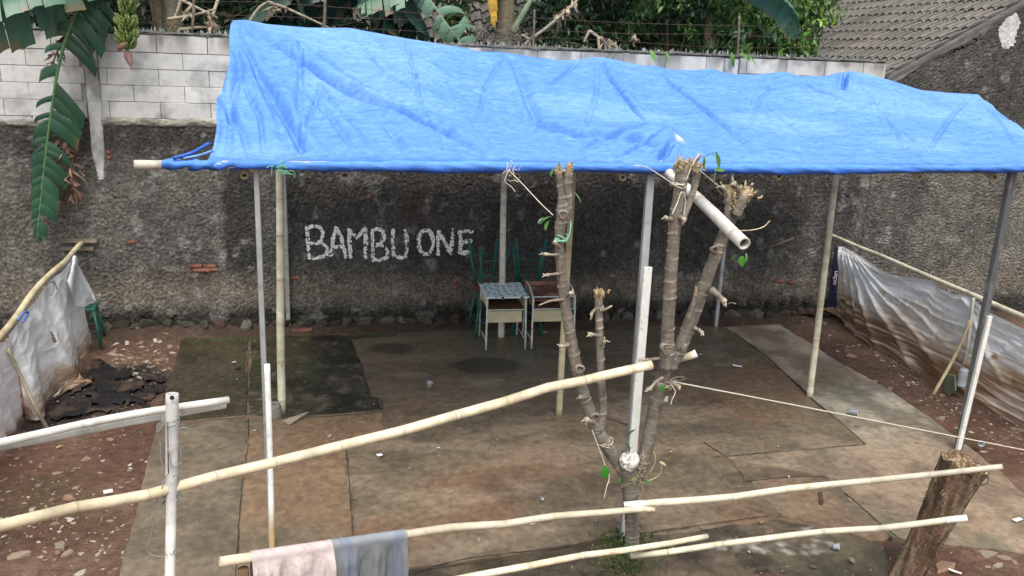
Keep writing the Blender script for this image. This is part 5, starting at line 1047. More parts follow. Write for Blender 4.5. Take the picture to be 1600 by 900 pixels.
# ================================================================ white sheet fences
def sheet_col(X_, V_, seed, mudh, pale=(.78, .8, .8)):
    n = fbm(X_*2.5, V_*3.5, 4, seed); n2 = fbm(X_*9, V_*14, 3, seed+1); n3 = fbm(X_*3, V_*34, 3, seed+2)
    K = lerp(np.array(pale), np.array([.74, .75, .73]), sstep(.4, .7, n)[..., None]*.6); m = sstep(mudh-.3, mudh+.25, V_+.35*(n-.5))
    K = lerp(K, np.array([.42, .27, .15]), (m*(.35+1.1*n3))[..., None].clip(0, .95)); K = lerp(K, np.array([.17, .095, .05]), (sstep(mudh-.05, mudh+.25, V_+.3*(n-.5))*sstep(.3, .6, n3))[..., None]*.85)
    return K*(.9+.2*n2)[..., None]
def fence_sheet(name, top, bot, nu, nv, out, folds, seed, mudh, holes, label, parent=None, sag=0., extra=None, edge=.02, pale=(.78, .8, .8)):
    u = np.linspace(0, 1, nu); v = np.linspace(0, 1, nv); top = crom(top, 12); bot = crom(bot, 12)
    def rs(P):
        L = np.concatenate([[0], np.cumsum(np.linalg.norm(np.diff(P, axis=0), axis=1))]); return np.stack([np.interp(u*L[-1], L, P[:, k]) for k in range(3)], 1)
    A, B_ = rs(top), rs(bot); Ug, Vg = np.meshgrid(u, v, indexing='ij'); P = A[:, None]*(1-Vg)[..., None]+B_[:, None]*Vg[..., None]
    H_ = folds(Ug, Vg)+.012*(fbm(Ug*12, Vg*7, 4, seed+5)-.5)+.012*(1-np.abs(2*fbm(Ug*5+Vg*2, Vg*5, 3, seed+6)-1))**3
    P = P+np.array(out)*H_[..., None]
    P[..., 2] -= 0
    P[..., 2] = np.maximum(P[..., 2], ground_z(P[..., 0], P[..., 1])+.006+.01*fbm(Ug*30, Vg*9, 2, seed))
    C = sheet_col(Ug*3, Vg, seed, mudh, pale)
    if extra: C = extra(Ug, Vg, C)
    F = grid_faces(nu, nv); cu = Ug.ravel()[F].mean(1); cv = Vg.ravel()[F].mean(1); keep = np.ones(len(F), bool)
    for (hu, hv, ru, rv) in holes: keep &= (np.hypot((cu-hu)/ru, (cv-hv)/rv)+.9*(fbm(cu*60, cv*40, 2, seed+9)-.5)) > 1
    ed = fbm(cu*14, cv*0+seed, 3, 3); keep &= cv < 1-edge*ed*2
    return tag(mesh(name, P.reshape(-1, 3), F[keep], M['sheet'], parent, C.reshape(-1, 3)), label, 'plastic sheet')
# right fence
rr_ = [AY(1298, 367, 11.12), AX(1470, 440, 7.02), AX(1600, 495, 6.98), np.array([6.98, 5.6, 1.09])]
o = bamboo('bamboo_rail', rr_, .024, .033, 'yellow', None, node=.5, seed=41, wob=.006); tag(o, 'long bamboo rail along the right side carrying the muddy sheet', 'bamboo rail')
def ZX(px, py, X): p = AX(px, py, X); return p
topR = [AY(1311, 385, 11.0), ZX(1322, 387, 7.0), ZX(1345, 400, 7.02), ZX(1370, 416, 7.02), ZX(1400, 430, 7.02), ZX(1455, 438, 7.02), ZX(1467, 449, 7.02), ZX(1493, 459, 7.02), ZX(1520, 465, 7.02), ZX(1547, 487, 7.0), ZX(1575, 500, 7.0), ZX(1605, 515, 7.0), np.array([7.0, 6.5, 1.0]), np.array([7.0, 5.6, 1.0])]
botR = [G(1316, 500), G(1330, 512), G(1347, 527), G(1368, 541), G(1390, 553), G(1433, 580), G(1470, 602), G(1527, 633), G(1600, 673), G(1640, 697), np.array([6.95, 5.6, 0])]
def foldR(u, v):
    h = 0
    for k, (sl_, w, am) in enumerate([(.03, .012, .05), (.075, .012, .05), (.13, .018, .055), (.21, .02, .045), (.30, .022, .035), (.42, .03, .02)]):
        uc = .012+sl_*(v**.8)*1.6+.1*sl_*v; d = u-uc; h = h+am*np.exp(-(d/(w*(.25+v)))**2)*sstep(0, .15, v)*(1-sstep(.3, .6, u))
    for (cu_, cv_, ss2, am, w) in [(.47, .0, .25, .03, .012), (.66, .02, .3, .025, .012), (.70, .02, -.25, .025, .01)]:
        d = u-(cu_+ss2*v); h = h+am*np.exp(-(d/w)**2)*sstep(0, .05, v)*(1-sstep(.3, .8, v))
    h = h+.035*np.sin(v*math.pi)*np.sin(u*9)+.02*(1-np.abs(2*fbm(u*3+v*1.5, v*7-u*4, 3, 50)-1))**3
    h = h + .012*(1-np.abs(2*fbm(u*4, (v+.25*u)*22, 3, 52)-1))**4*sstep(.4, .7, u)
    return h
GH = [(.30, .42), (.34, .44), (.38, .46), (.42, .47), (.46, .48), (.5, .5)]
def ghost(u, v, C):
    # faded, no longer legible print: blurred yellowish blocks along two lines
    for (v0, u0, u1, hh, k) in [(.30, .2, .5, .11, 11), (.52, .42, .66, .13, 7)]:
        vv = v-(v0+(.12*(u-u0))); cell = (u-u0)/(u1-u0)*k; fr = cell-np.floor(cell); on = (u > u0) & (u < u1) & (np.abs(vv) < hh/2)
        st_ = _h(np.floor(cell), np.floor((vv+hh/2)/hh*5), 77) > .42; a = on*(fr < .78)*st_*(.35+.5*fbm(u*60, v*30, 3, 8)); C = lerp(C, np.array([.5, .44, .27]), np.clip(a, 0, .5)[..., None])
    return C
fence_sheet('fence_sheet', topR, botR, 420, 120, (-1, 0, 0), foldR, 500, .52, [(.035, .42, .006, .09), (.10, .62, .008, .05), (.04, .55, .01, .03), (.33, .66, .007, .045), (.60, .42, .007, .04)], 'long white plastic sheet with muddy brown hem hanging from right rail', extra=ghost, pale=(.88, .9, .9))
# dark printed strip at its far end with white marks
dk0 = AY(1300, 388, 11.05); mb = MB(); V = []; 
for (x, y) in [(1305, 384), (1312, 392), (1307, 480), (1292, 482)]: V.append(AY(x, y, 11.1))
mb.add(V+[v+[0, .01, 0] for v in V], [[0, 3, 2, 1], [4, 5, 6, 7], [0, 1, 5, 4], [1, 2, 6, 5], [2, 3, 7, 6], [3, 0, 4, 7]], (.02, .02, .045)); o = mb.build('banner_strip', M['sheet'], None, smooth=False); ban = tag(o, 'dark navy printed banner strip hanging at the far end of right sheet', 'banner')
fc = bpy.data.curves.new('print', 'FONT'); fc.body = 'uclan'; fc.size = .1; fc.extrude = .0006; fo = bpy.data.objects.new('print', fc); COL.objects.link(fo)
dg = bpy.context.evaluated_depsgraph_get(); tm = bpy.data.meshes.new_from_object(fo.evaluated_get(dg)); bpy.data.objects.remove(fo)
tm.materials.clear(); tm.materials.append(M['white']); fo = bpy.data.objects.new('print', tm); COL.objects.link(fo); pp = AY(1306, 445, 11.08); fo.rotation_euler = (math.pi/2, -math.pi/2, 0); fo.location = pp; fo.parent = ban; fo.matrix_parent_inverse = Matrix.Identity(4)
V = [AY(1285, 482, 11.0), AY(1303, 480, 11.0), G(1318, 498), G(1290, 490)]; mb = MB(); mb.add(V+[v-[0, .01, 0] for v in V], [[0, 1, 2, 3], [7, 6, 5, 4], [0, 4, 5, 1], [1, 5, 6, 2], [2, 6, 7, 3], [3, 7, 4, 0]], (.5, .38, .26)); tag(mb.build('sheet_scrap', M['sheet'], smooth=False), 'crumpled muddy sheet scrap on the ground under the banner strip', 'sheet scrap')
# stake and prop stick, spade, bottle on the right
def stick(name, pts, r, c, label, m='oldwood', cat='stick', n=8, flat=1.):
    mb = MB(); mb.tube(crom(pts, 6), r, n, C=c, flat=flat); return tag(mb.build(name, M[m]), label, cat)
M['paleW'] = mat('pale_weathered_wood', None, .85, .25, 12, .4, 50, .2)
stick('stake', [G(1497, 608), AX(1512, 540, 6.93), AX(1521, 465, 6.96)], .019, (.42, .4, .36), 'upright split bamboo stake against the right sheet', 'paleW', 'stake')
stick('wooden_pole', [G(1458, 617), AX(1490, 560, 6.85), AX(1517, 500, 6.9)], .02, (.42, .34, .21), 'wooden tool pole leaning on the right sheet', 'paleW', 'pole')
c = AX(1484, 600, 6.78); mb = MB(); V = [c+np.array(p)*.95 for p in [(0, .10, .10), (-.02, -.08, .13), (-.04, -.16, -.02), (-.03, -.05, -.14), (0, .12, -.08)]]; V2 = [v+[.012, 0, .004] for v in V]
mb.add(V+V2, [[0, 4, 3, 2, 1], [5, 6, 7, 8, 9]]+[[i, (i+1) % 5, 5+(i+1) % 5, 5+i] for i in range(5)], (.2, .22, .14)); tag(mb.build('hoe_head', M['blade'], smooth=False), 'mossy green grey hoe head lying against the right sheet', 'hoe')
# clear plastic cup stack hung by the stake
c = AX(1505, 590, 6.85); mb = MB()
prof = [(.052, -.1), (.058, -.085), (.05, -.07), (.056, -.03), (.048, 0), (.056, .03), (.05, .05), (.055, .08), (.048, .1), (.03, .11)]
n = 16; V = [c+[math.cos(t)*r, math.sin(t)*r, z] for r, z in prof for t in np.linspace(0, 2*math.pi, n, endpoint=False)]; F = [[k*n+i, k*n+(i+1) % n, (k+1)*n+(i+1) % n, (k+1)*n+i] for k in range(len(prof)-1) for i in range(n)]+[[n-1-i for i in range(n)], [(len(prof)-1)*n+i for i in range(n)]]
mb.add(V, F, (.5, .52, .5)); tag(mb.build('plastic_tub', M['glassy']), 'clear ribbed plastic tub behind the front right post', 'tub')
# left fence
lr = [AY(128, 380, 11.15), AX(60, 450, -3.0), AX(0, 525, -3.0), np.array([-3.0, 6.3, 1.0])]
o = bamboo('bamboo_rail', lr, .028, .034, 'tan', None, node=.42, seed=51, wob=.006); tag(o, 'mottled bamboo rail along the left side carrying white sheets', 'bamboo rail')
def foldL(u, v):
    h = .05*np.sin(u*13+v*1.2)*sstep(0, .6, v)+.05*np.exp(-((u-.32-.2*v)/.05)**2)*sstep(0, .2, v)-.05*np.exp(-((u-.55+.05*v)/.05)**2)*sstep(0, .2, v)+.035*np.exp(-((u-.75)/.04)**2)*v
    return h+.015*np.sin(u*34+v*4)*v
topL = [AX(14, 523, -2.98), AX(35, 493, -2.98), AX(60, 463, -2.98), AX(80, 437, -2.98), AX(98, 423, -2.98), AX(112, 402, -2.98)]
botL = [G(33, 655), G(52, 662), G(74, 645), G(92, 615), G(118, 595), G(137, 541)]
o1 = fence_sheet('fence_sheet', topL, botL, 150, 90, (1, 0, 0), foldL, 520, .8, [(.42, .42, .018, .06), (.78, .55, .03, .1), (.66, .06, .012, .05)], 'white plastic sheet with mud stained hem hanging from the left rail', pale=(.86, .87, .88))
V0 = [AX(113, 400, -2.97), AX(118, 400, -2.96), AY(126, 420, 10.9), AY(149, 470, 10.8)]; V1 = [AX(104, 440, -2.95), AX(112, 455, -2.9), AX(122, 480, -2.9), AY(149, 474, 10.8)]
fence_sheet('sheet_flap', V0, V1, 40, 40, (.6, -.6, 0), lambda u, v: .03*np.sin(u*9+v*3), 530, 1.6, [], 'grey white triangular flap at the far end of the left sheet', pale=(.62, .65, .66))
topL2 = [np.array([-3.0, 6.3, .98]), AX(-30, 565, -2.98), AX(-5, 540, -2.98), AX(16, 527, -2.98)]; botL2 = [np.array([-2.95, 6.3, 0]), G(-30, 735), G(8, 700), G(34, 640)]
fence_sheet('fence_sheet', topL2, botL2, 110, 70, (1, 0, 0), lambda u, v: .04*np.sin(u*22+v*1.5)*sstep(0, .5, v)+.02*np.sin(u*50), 540, .88, [(.93, .62, .02, .14)], 'nearer white sheet cut off by the left picture edge', pale=(.86, .87, .88))
# ground flap of sheet
V0 = [G(92, 618, .05), G(105, 600, .06), G(118, 585, .06)]; V1 = [G(62, 640, .0), G(100, 617, .01), G(146, 601, .015)]
fence_sheet('sheet_flap', V0, V1, 40, 24, (0, 0, 1), lambda u, v: .03*np.abs(np.sin(u*8+v*3)), 550, .2, [], 'mud coloured sheet corner spread on ground below the left sheet', pale=(.5, .46, .38))
stick('stake', [G(75, 672), AY(55, 635, 8.1), AX(33, 590, -2.9), AX(12, 545, -2.95)], .018, (.36, .31, .22), 'short slanting wooden prop in front of the left sheets', 'paleW', 'stake')
mb = MB(); q = [AX(35, 545, -2.98), AX(45, 600, -2.98), AX(50, 652, -2.98)]; 
mb = MB(); a_ = AX(92, 450, -2.93); mb.tube(crom([AX(76, 443, -2.9), AX(82, 440, -2.9), AX(84, 452, -2.88), AX(79, 462, -2.88)], 5), .004, 5, C=(.05, .05, .08)); tag(mb.build('wire_tie', M['wire'], col=False), 'dark wire tie on the left rail', 'wire')
# blue rag on left rail
stick('blue_cord', [AX(28, 500, -2.94), AX(38, 488, -2.93), AX(44, 490, -2.92), AX(36, 503, -2.9)], .012, (.1, .16, .4), 'blue cord scrap tied round the left rail', 'cloth', 'cord')
# black net and dark red bits behind the left sheets
mb = MB(); V = [AX(36, 560, -3.06), AX(46, 560, -3.06), AX(52, 650, -3.06), AX(44, 655, -3.06)]; mb.add(V+[v-[.01, 0, 0] for v in V], [[0, 1, 2, 3], [7, 6, 5, 4]], (.12, .02, .03)); tag(mb.build('dark_rag', M['cloth'], smooth=False), 'dark red rag hanging in the gap between the left sheets', 'rag')
# ================================================================ furniture
def stool(loc, rz, name='stool', label='', inv=False, H_=.46, w=.32, seat=True, parent=None, gp_=None, m='green_paint', top='green_paint', leg=.0135, cat='stool'):
    r = empty(name, loc, label, cat, gp_, None, rz)
    if inv: r.rotation_euler = (math.pi, 0, rz)
    for sx in (-1, 1):
        for sy in (-1, 1):
            mb = MB(); mb.tube([(sx*(w/2+.035), sy*(w/2+.035), 0), (sx*(w/2-.02), sy*(w/2-.02), H_-.02)], leg, 8); mb.build('leg', M[m], r, col=False, local=True)
    mb = MB()
    for z in (.2,):
        e = w/2+.035-.055*z/H_
        for a, b in (((-e, -e), (e, -e)), ((e, -e), (e, e)), ((e, e), (-e, e)), ((-e, e), (-e, -e))): mb.tube([(*a, z), (*b, z)], .006, 6)
    mb.build('stretcher', M[m], r, col=False, local=True)
    mb = MB(); mb.box((0, 0, H_), (w, w, .03), C=(1, 1, 1), bev=.008); mb.build('seat', M[top], r, smooth=False, col=False, local=True)
    return r
sx, sy = G(149, 553)[:2]
stool((-3.06, 10.72, gz(-3.06, 10.72)), .12, 'stool', 'green metal stool half hidden behind the left white sheet', m='green_paint', leg=.017, w=.3)
M['dull_green'] = mat('dull_green_paint', (.014, .12, .09), .5, .3, 12, .1, 60, .4)
def sstool(loc, rz, label, inv=False):
    r = empty('school_stool', loc, label, 'stool', 'stacked school stools', None, rz)
    if inv: r.rotation_euler = (math.pi, 0, rz)
    H_ = .6; q = lambda sx, sy, z: (sx*lerp(.2, .12, z/H_), sy*lerp(.2, .12, z/H_), z)
    for sx in (-1, 1):
        for sy in (-1, 1): mb = MB(); mb.tube([q(sx, sy, 0), q(sx, sy, H_-.01)], .018, 8); mb.build('leg', M['dull_green'], r, col=False, local=True)
    mb = MB()
    for z in (.2, .42):
        for a, b in (((-1, -1), (1, -1)), ((1, -1), (1, 1)), ((1, 1), (-1, 1)), ((-1, 1), (-1, -1))): mb.tube([q(*a, z), q(*b, z)], .006, 6)
    mb.build('stretcher', M['dull_green'], r, col=False, local=True)
    mb = MB(); mb.box((0, 0, H_), (.29, .29, .024), bev=.006); mb.build('seat', M['seat_wood'], r, smooth=False, col=False, local=True)
    return r
fz = .02
x1_ = AY(762, 450, 10.78)[0]; x2_ = AY(825, 450, 10.82)[0]
sstool((x1_, 10.8, fz), .1, 'lower school stool of the left stack behind the patterned desk')
sstool((x1_, 10.8, fz+1.225), .22, 'upturned stool with legs in the air on the left stack', inv=True)
sstool((x2_, 10.84, fz), -.15, 'lower school stool of the right stack behind the brown desk')
sstool((x2_, 10.84, fz+1.225), -.3, 'upturned stool with legs in the air on the right stack', inv=True)
M['pattern'] = mat('patterned_desk_top', (.66, .74, .69), .45, .08, 8, .05, 60, .4)
def desk_top_pattern():
    m = M['pattern']; t = m.node_tree; N = t.nodes; L = t.links; b = N['Principled BSDF']; src = b.inputs['Base Color'].links[0].from_socket
    tc = N.new('ShaderNodeTexCoord')
    def vor(sc, loc, thr, col, src, st=(1, 1, 1)):
        mp = N.new('ShaderNodeMapping'); mp.inputs['Scale'].default_value = st; mp.inputs['Location'].default_value = loc; L.new(tc.outputs['Object'], mp.inputs[0])
        v = N.new('ShaderNodeTexVoronoi'); v.inputs['Scale'].default_value = sc; v.inputs['Randomness'].default_value = .45; L.new(mp.outputs[0], v.inputs['Vector'])
        ma = N.new('ShaderNodeMath'); ma.operation = 'LESS_THAN'; ma.inputs[1].default_value = thr; L.new(v.outputs['Distance'], ma.inputs[0]); mi = N.new('ShaderNodeMix'); mi.data_type = 'RGBA'; L.new(ma.outputs[0], mi.inputs['Factor']); L.new(src, mi.inputs[6]); mi.inputs[7].default_value = (*col, 1); return mi.outputs[2]
    s = vor(9, (3, 1, 0), .16, (.04, .3, .2), src); s = vor(15, (0, 0, 0), .24, (.02, .035, .035), s, (.8, 1.3, 1)); L.new(s, b.inputs['Base Color'])
desk_top_pattern()
def desk(x0, x1, y0, y1, label, topm, open_box=False, zt=.68):
    cx, cy = (x0+x1)/2, (y0+y1)/2; w = x1-x0; d = y1-y0; r = empty('school_desk', (cx, cy, fz), label, 'desk', 'school desks'); hw, hd = w/2, d/2
    for sx in (-1, 1):
        mb = MB(); mb.tube(crom([(sx*hw, -hd-.02, 0), (sx*hw*.98, -hd+.02, zt-.1), (sx*hw*.98, -hd+.04, zt)], 3), .012, 8); mb.build('leg', M['desk_leg'], r, col=False, local=True)
        mb = MB(); mb.tube(crom([(sx*hw, hd+.02, 0), (sx*hw*.98, hd-.02, zt)], 3), .012, 8); mb.build('leg', M['desk_leg'], r, col=False, local=True)
        mb = MB(); mb.tube([(sx*hw, hd, .12), (sx*hw, -hd, .12)], .006, 6); mb.build('stretcher', M['desk_leg'], r, col=False, local=True)
    zb = zt-.17
    mb = MB(); mb.tube([(-hw*.98, -hd+.01, zb), (hw*.98, -hd+.01, zb)], .008, 6); mb.tube([(-hw*.98, -hd+.01, zt-.01), (hw*.98, -hd+.01, zt-.01)], .008, 6); mb.build('rail', M['desk_leg'], r, col=False, local=True)
    mb = MB(); mb.box((0, 0, zb), (w*.93, d*.93, .012), bev=.002); mb.build('shelf', M['desk_wood'], r, smooth=False, col=False, local=True)
    for sx in (-1, 1): mb = MB(); mb.box((sx*hw*.94, 0, (zb+zt)/2), (.01, d*.9, .15), bev=.002); mb.build('side_panel', M['ply'], r, smooth=False, col=False, local=True)
    mb = MB(); mb.box((-.02, -hd+.05, zb-.10), (w*.9, .012, .15), bev=.002); mb.build('front_panel', M['ply'], r, smooth=False, col=False, local=True)
    if not open_box: mb = MB(); mb.box((0, 0, 0), (w+.05, d+.05, .022), bev=.004); o = mb.build('desktop', M[topm], r, smooth=False, col=False, local=True); o.location = (0, 0, zt+.012); o.rotation_euler.x = .06
    else:
        mb = MB(); mb.box((0, hd*.95, zt-.02), (w, .014, .16), bev=.002); mb.build('back_panel', M['desk_wood'], r, smooth=False, col=False, local=True)
        mb = MB(); mb.box((0, .0, 0), (w*.95, d*.95, .016), bev=.003); o = mb.build('desktop', M[topm], r, smooth=False, col=False, local=True); o.location = (0, .02, zt-.03); o.rotation_euler.x = .16
        for sx in (-1, 1): mb = MB(); mb.tube(crom([(sx*hw*.98, -hd+.04, zt-.02), (sx*hw*.98, 0, zt+.06), (sx*hw*.98, hd-.02, zt+.07)], 4), .01, 7); mb.build('side_rail', M['desk_leg'], r, col=False, local=True)
    return r
desk(1.73, 2.23, 10.14, 10.66, 'school desk with patterned pale top and dark spots', 'pattern')
desk(2.31, 2.86, 10.14, 10.66, 'school desk with scratched brown lid right of the patterned one', 'desk_wood', True)
# ================================================================ litter on the floor
def cup(px, py, label, r=.03, h=.085, tilt=1.3, rz=0.3):
    p = G(px, py, .045); n = 14; V = []; 
    for q, z in ((.7, -h/2), (.82, 0), (.98, h/2-.006), (1.08, h/2), (.9, h/2-.004), (.6, -h/2+.004)):
        for i in range(n): a = i*2*math.pi/n; V.append((math.cos(a)*r*q, math.sin(a)*r*q, z))
    F = [[k*n+i, k*n+(i+1) % n, (k+1)*n+(i+1) % n, (k+1)*n+i] for k in range(5) for i in range(n)]+[[n-1-i for i in range(n)], [5*n+i for i in range(n)]]
    mb = MB(); mb.add(V, F); o = mb.build('plastic_cup', M['glassy'], smooth=True, col=False); o.location = p+np.array([0, 0, r-.02]); o.rotation_euler = (tilt, 0, rz); return tag(o, label, 'plastic cup')
cup(671, 604, 'white plastic cup lying on the middle of the main slab', .032, .085, .35, .2); cup(1332, 645, 'clear plastic cup lying on the rough slab near the rope', .035, .1, 1.45, .9); cup(1531, 693, 'clear plastic cup on the dirt right of the front right post', .03, .09, 1.4, -.4); cup(846, 778, 'flattened plastic scrap on the slab left of the tree', .018, .03, 1.3, .4); cup(1306, 855, 'bluish plastic cup piece by the chalky patch', .026, .05, 1.4, 1.2); cup(968, 824, 'small clear plastic scrap left of the tree foot', .018, .04, 1.4, .2)
def paper(px, py, w, d, rz, label, c=(.8, .8, .82)):
    p = G(px, py, .028); nu = 8; u, v = np.meshgrid(np.linspace(-.5, .5, nu), np.linspace(-.5, .5, nu), indexing='ij'); x = u*w; y = v*d; z = .008*fbm(u*3+px, v*3, 2, 3)
    V = np.stack([x, y, z], -1).reshape(-1, 3)@rotz(rz).T+p; F = [list(f) for f in grid_faces(nu, nu)]; k = len(V); V = np.concatenate([V, V-[0, 0, .002]]); F += [[i+k for i in f[::-1]] for f in F]
    mb = MB(); mb.add(V, F, c); return tag(mb.build('paper_scrap', M['white'], smooth=False, col=True), label, 'litter')
M['white'] = M['cloth']
paper(593, 711, .05, .045, .4, 'small white paper card on the main slab'); paper(1152, 572, .11, .05, -.5, 'white litter scrap at the back of the rough strip'); paper(169, 768, .07, .06, .3, 'white stone-like paper on the red dirt at left', (.7, .66, .58)); paper(1094, 554, .06, .03, .4, 'tiny yellowish scrap behind the tree', (.5, .44, .3)); paper(1048, 706, .05, .02, 1.2, 'dry leaf scrap on the slab right of the tree', (.35, .27, .15)); paper(1590, 812, .1, .04, .3, 'white scrap at the right picture edge', (.75, .74, .72)); paper(1492, 893, .09, .025, -.9, 'white stick of litter at the stump foot', (.7, .7, .68)); paper(685, 700, .03, .02, .4, 'tiny white paper bit near the long rail', (.6, .58, .5)); paper(1068, 540, .06, .05, .3, 'brown dry leaf at the back of the slab', (.2, .16, .1)); paper(850, 520, .12, .05, .4, 'crumpled pale paper under the brown desk', (.4, .38, .33)); paper(1283, 778, .22, .03, 1.1, 'dark wood strip lying on the slab right of the tree', (.08, .05, .035)); paper(372, 575, .07, .04, .5, 'dark blue rag scrap on the olive slab', (.02, .03, .06)); paper(366, 566, .05, .03, .9, 'pale scrap on the olive slab at the back', (.5, .47, .4)); paper(92, 698, .05, .02, .9, 'yellowish scrap on the left dirt by the poles', (.5, .4, .12))
# cracks drawn by thin recessed dark seams on the main slab
mb = MB()
for pts in [[(1118, 713), (1180, 710), (1250, 703), (1352, 694)], [(1288, 744), (1340, 785), (1392, 832), (1430, 862)], [(1162, 751), (1230, 747), (1288, 743)], [(640, 896), (720, 874), (850, 858), (985, 836)], [(985, 836), (1080, 822), (1160, 810), (1200, 806)], [(920, 640), (960, 655), (1000, 668)], [(1100, 690), (1140, 720), (1165, 750)], [(388, 652), (384, 700), (378, 760), (372, 830), (366, 910)], [(541, 702), (545, 745), (549, 780), (556, 892)], [(246, 661), (300, 656), (388, 651)], [(388, 520), (387, 580), (386, 650)], [(549, 533), (558, 555), (567, 575), (579, 620), (592, 622), (599, 641)], [(440, 654), (520, 648), (600, 642)], [(1200, 561), (1235, 592), (1272, 626), (1315, 662), (1354, 696)], [(554, 892), (640, 890), (700, 885)]]:
    Pc = crom([G(x+rng.normal(0, 1), y+rng.normal(0, 1), .0185) for x, y in pts], 40); Pc[:, :2] += .022*(np.stack([fbm(Pc[:, 0]*11, Pc[:, 1]*11, 4, 5), fbm(Pc[:, 0]*11, Pc[:, 1]*11, 4, 6)], 1)-.5); mb.tube(Pc, .001+.006*fbm(Pc[:, 0]*8, Pc[:, 1]*8, 4, 9)**1.5, 4, C=(.035, .03, .024))
o = mb.build('crack', M['slab'], floor); o['label'] = 'dark cracks across the slabs'
mb = MB()
for i in range(26): p = G(1010+rng.normal(0, 12), 480+rng.normal(0, 3), .1); 
# small heap and brick near the back left post
p = G(472, 517, .03); o = inst(bme, 'loose_brick', p, (0, 0, .1), (1.3, 1.6, 1)); tag(o, 'loose orange brick lying at the wall foot by the grey post', 'brick')
# ================================================================ plants beyond the wall
def banana_leaf(name, mid, up, wl, wr, parent, strips=26, tear=.3, droop=.5, fwd=.35, col=(.05, .13, .05), seed=0, skip=(), skipr=(), rib=(.16, .26, .1), rr0=.018, gaps=.0, mat_='banana_leaf', rib_r1=.004, tipw=None, endfrac=0.0):
    """mid: 3-D points along the midrib; up: leaf normal guess; wl, wr: blade half widths; blade torn in strips."""
    rr = random.Random(seed); P = crom(mid, 14); L = np.concatenate([[0], np.cumsum(np.linalg.norm(np.diff(P, axis=0), axis=1))]); tot = L[-1]; s = np.linspace(0, tot, 60); P = np.stack([np.interp(s, L, P[:, k]) for k in range(3)], 1); T = np.gradient(P, axis=0); T /= np.linalg.norm(T, axis=1)[:, None]
    upv = np.asarray(up, float); mb = MB()
    def at(t): i = t*59; a = int(min(58, i)); f = i-a; return P[a]*(1-f)+P[a+1]*f, T[a]
    for side, wd_, sk in ((1, wl, skip), (-1, wr, skipr)):
        e = [0]; 
        while e[-1] < 1: e.append(e[-1]+rr.uniform(.5, 1.5)/strips)
        e[-1] = 1
        lastang = 0
        for a, b in zip(e[:-1], e[1:]):
            if any(x0 < (a+b)/2 < x1 for x0, x1 in sk) or rr.random() < gaps: continue
            b2 = b-(b-a)*(.06 if rr.random() < tear else 0.0)
            tm = (a+b)/2; w = wd_*(math.sin(math.pi*min(1, tm*.9+.1))**.55); w *= rr.uniform(.92, 1.04)
            torn = rr.random() < tear
            dr = droop*(rr.uniform(.7, 1.5) if torn else 1)*w; fw = fwd+(rr.gauss(0, .2) if torn else 0)
            if torn and rr.random() < .3: w *= rr.uniform(.6, .95)
            V = []; nj = 7
            for k, q in enumerate((a, (a+b2)/2, b2)):
                p, t = at(q); o = np.cross(t, upv); o = o/(np.linalg.norm(o)+1e-9)*side; nn = np.cross(o, t)*side
                for j in range(nj):
                    x = j/(nj-1); ww = w*(1 if q == a or True else 1); V.append(p+(o*ww*x*(1-.12*x)+t*fw*ww*x)+nn*(-dr*x*x*.5+.12*w*math.sin(math.pi*x)*.5)+np.array([0, 0, -1])*dr*x**2*.8+(nn*.012*(1 if k == 1 else 0)))
            F = [[k*nj+j, k*nj+j+1, (k+1)*nj+j+1, (k+1)*nj+j] for k in range(2) for j in range(nj-1)]
            if side < 0: F = [f[::-1] for f in F]
            cc = np.array(col)*rr.uniform(.78, 1.2); K = np.array([cc*(1.0-.0*j/(nj-1)) for k in range(3) for j in range(nj)])
            if rr.random() < .25: K[nj-1::nj] = (.16, .12, .06)
            mb.add(V, F, K)
    root = mb.build(name, M[mat_], parent)
    r = MB(); r.tube(P, np.linspace(rr0, rib_r1, len(P)), 7, C=rib); r.build('midrib', M[mat_], root)
    return root
def bstem(x, y, r, h, parent, c=(.13, .14, .09), lean=(0, 0), seed=0):
    zs = np.linspace(0, h, 40); n = 14; a = np.linspace(0, 2*math.pi, n, endpoint=False); V = []; K = []
    for z in zs:
        q = fbm(np.cos(a)*1.5+seed, np.sin(a)*1.5+z*.7, 4, 30); rr = r*(1.15-.35*z/h)*(1+.25*(q-.5))
        for i in range(n): V.append((x+lean[0]*(z/h)**1.5+rr[i]*math.cos(a[i]), y+lean[1]*(z/h)**1.5+rr[i]*math.sin(a[i]), z)); f = float(sstep(.42, .6, q[i])); K.append(lerp(c, (.2, .16, .11), f)*(.6+.7*float(fbm(np.array(a[i]*6), np.array(z*1.3), 3, 31))))
    F = [[i*n+j, i*n+(j+1) % n, (i+1)*n+(j+1) % n, (i+1)*n+j] for i in range(39) for j in range(n)]
    return mesh('trunk', V, F, M['dry'] if False else M['bark'], parent, np.array(K))
DG = (.025, .065, .035); MG = (.04, .11, .05); BG = (.075, .16, .09)
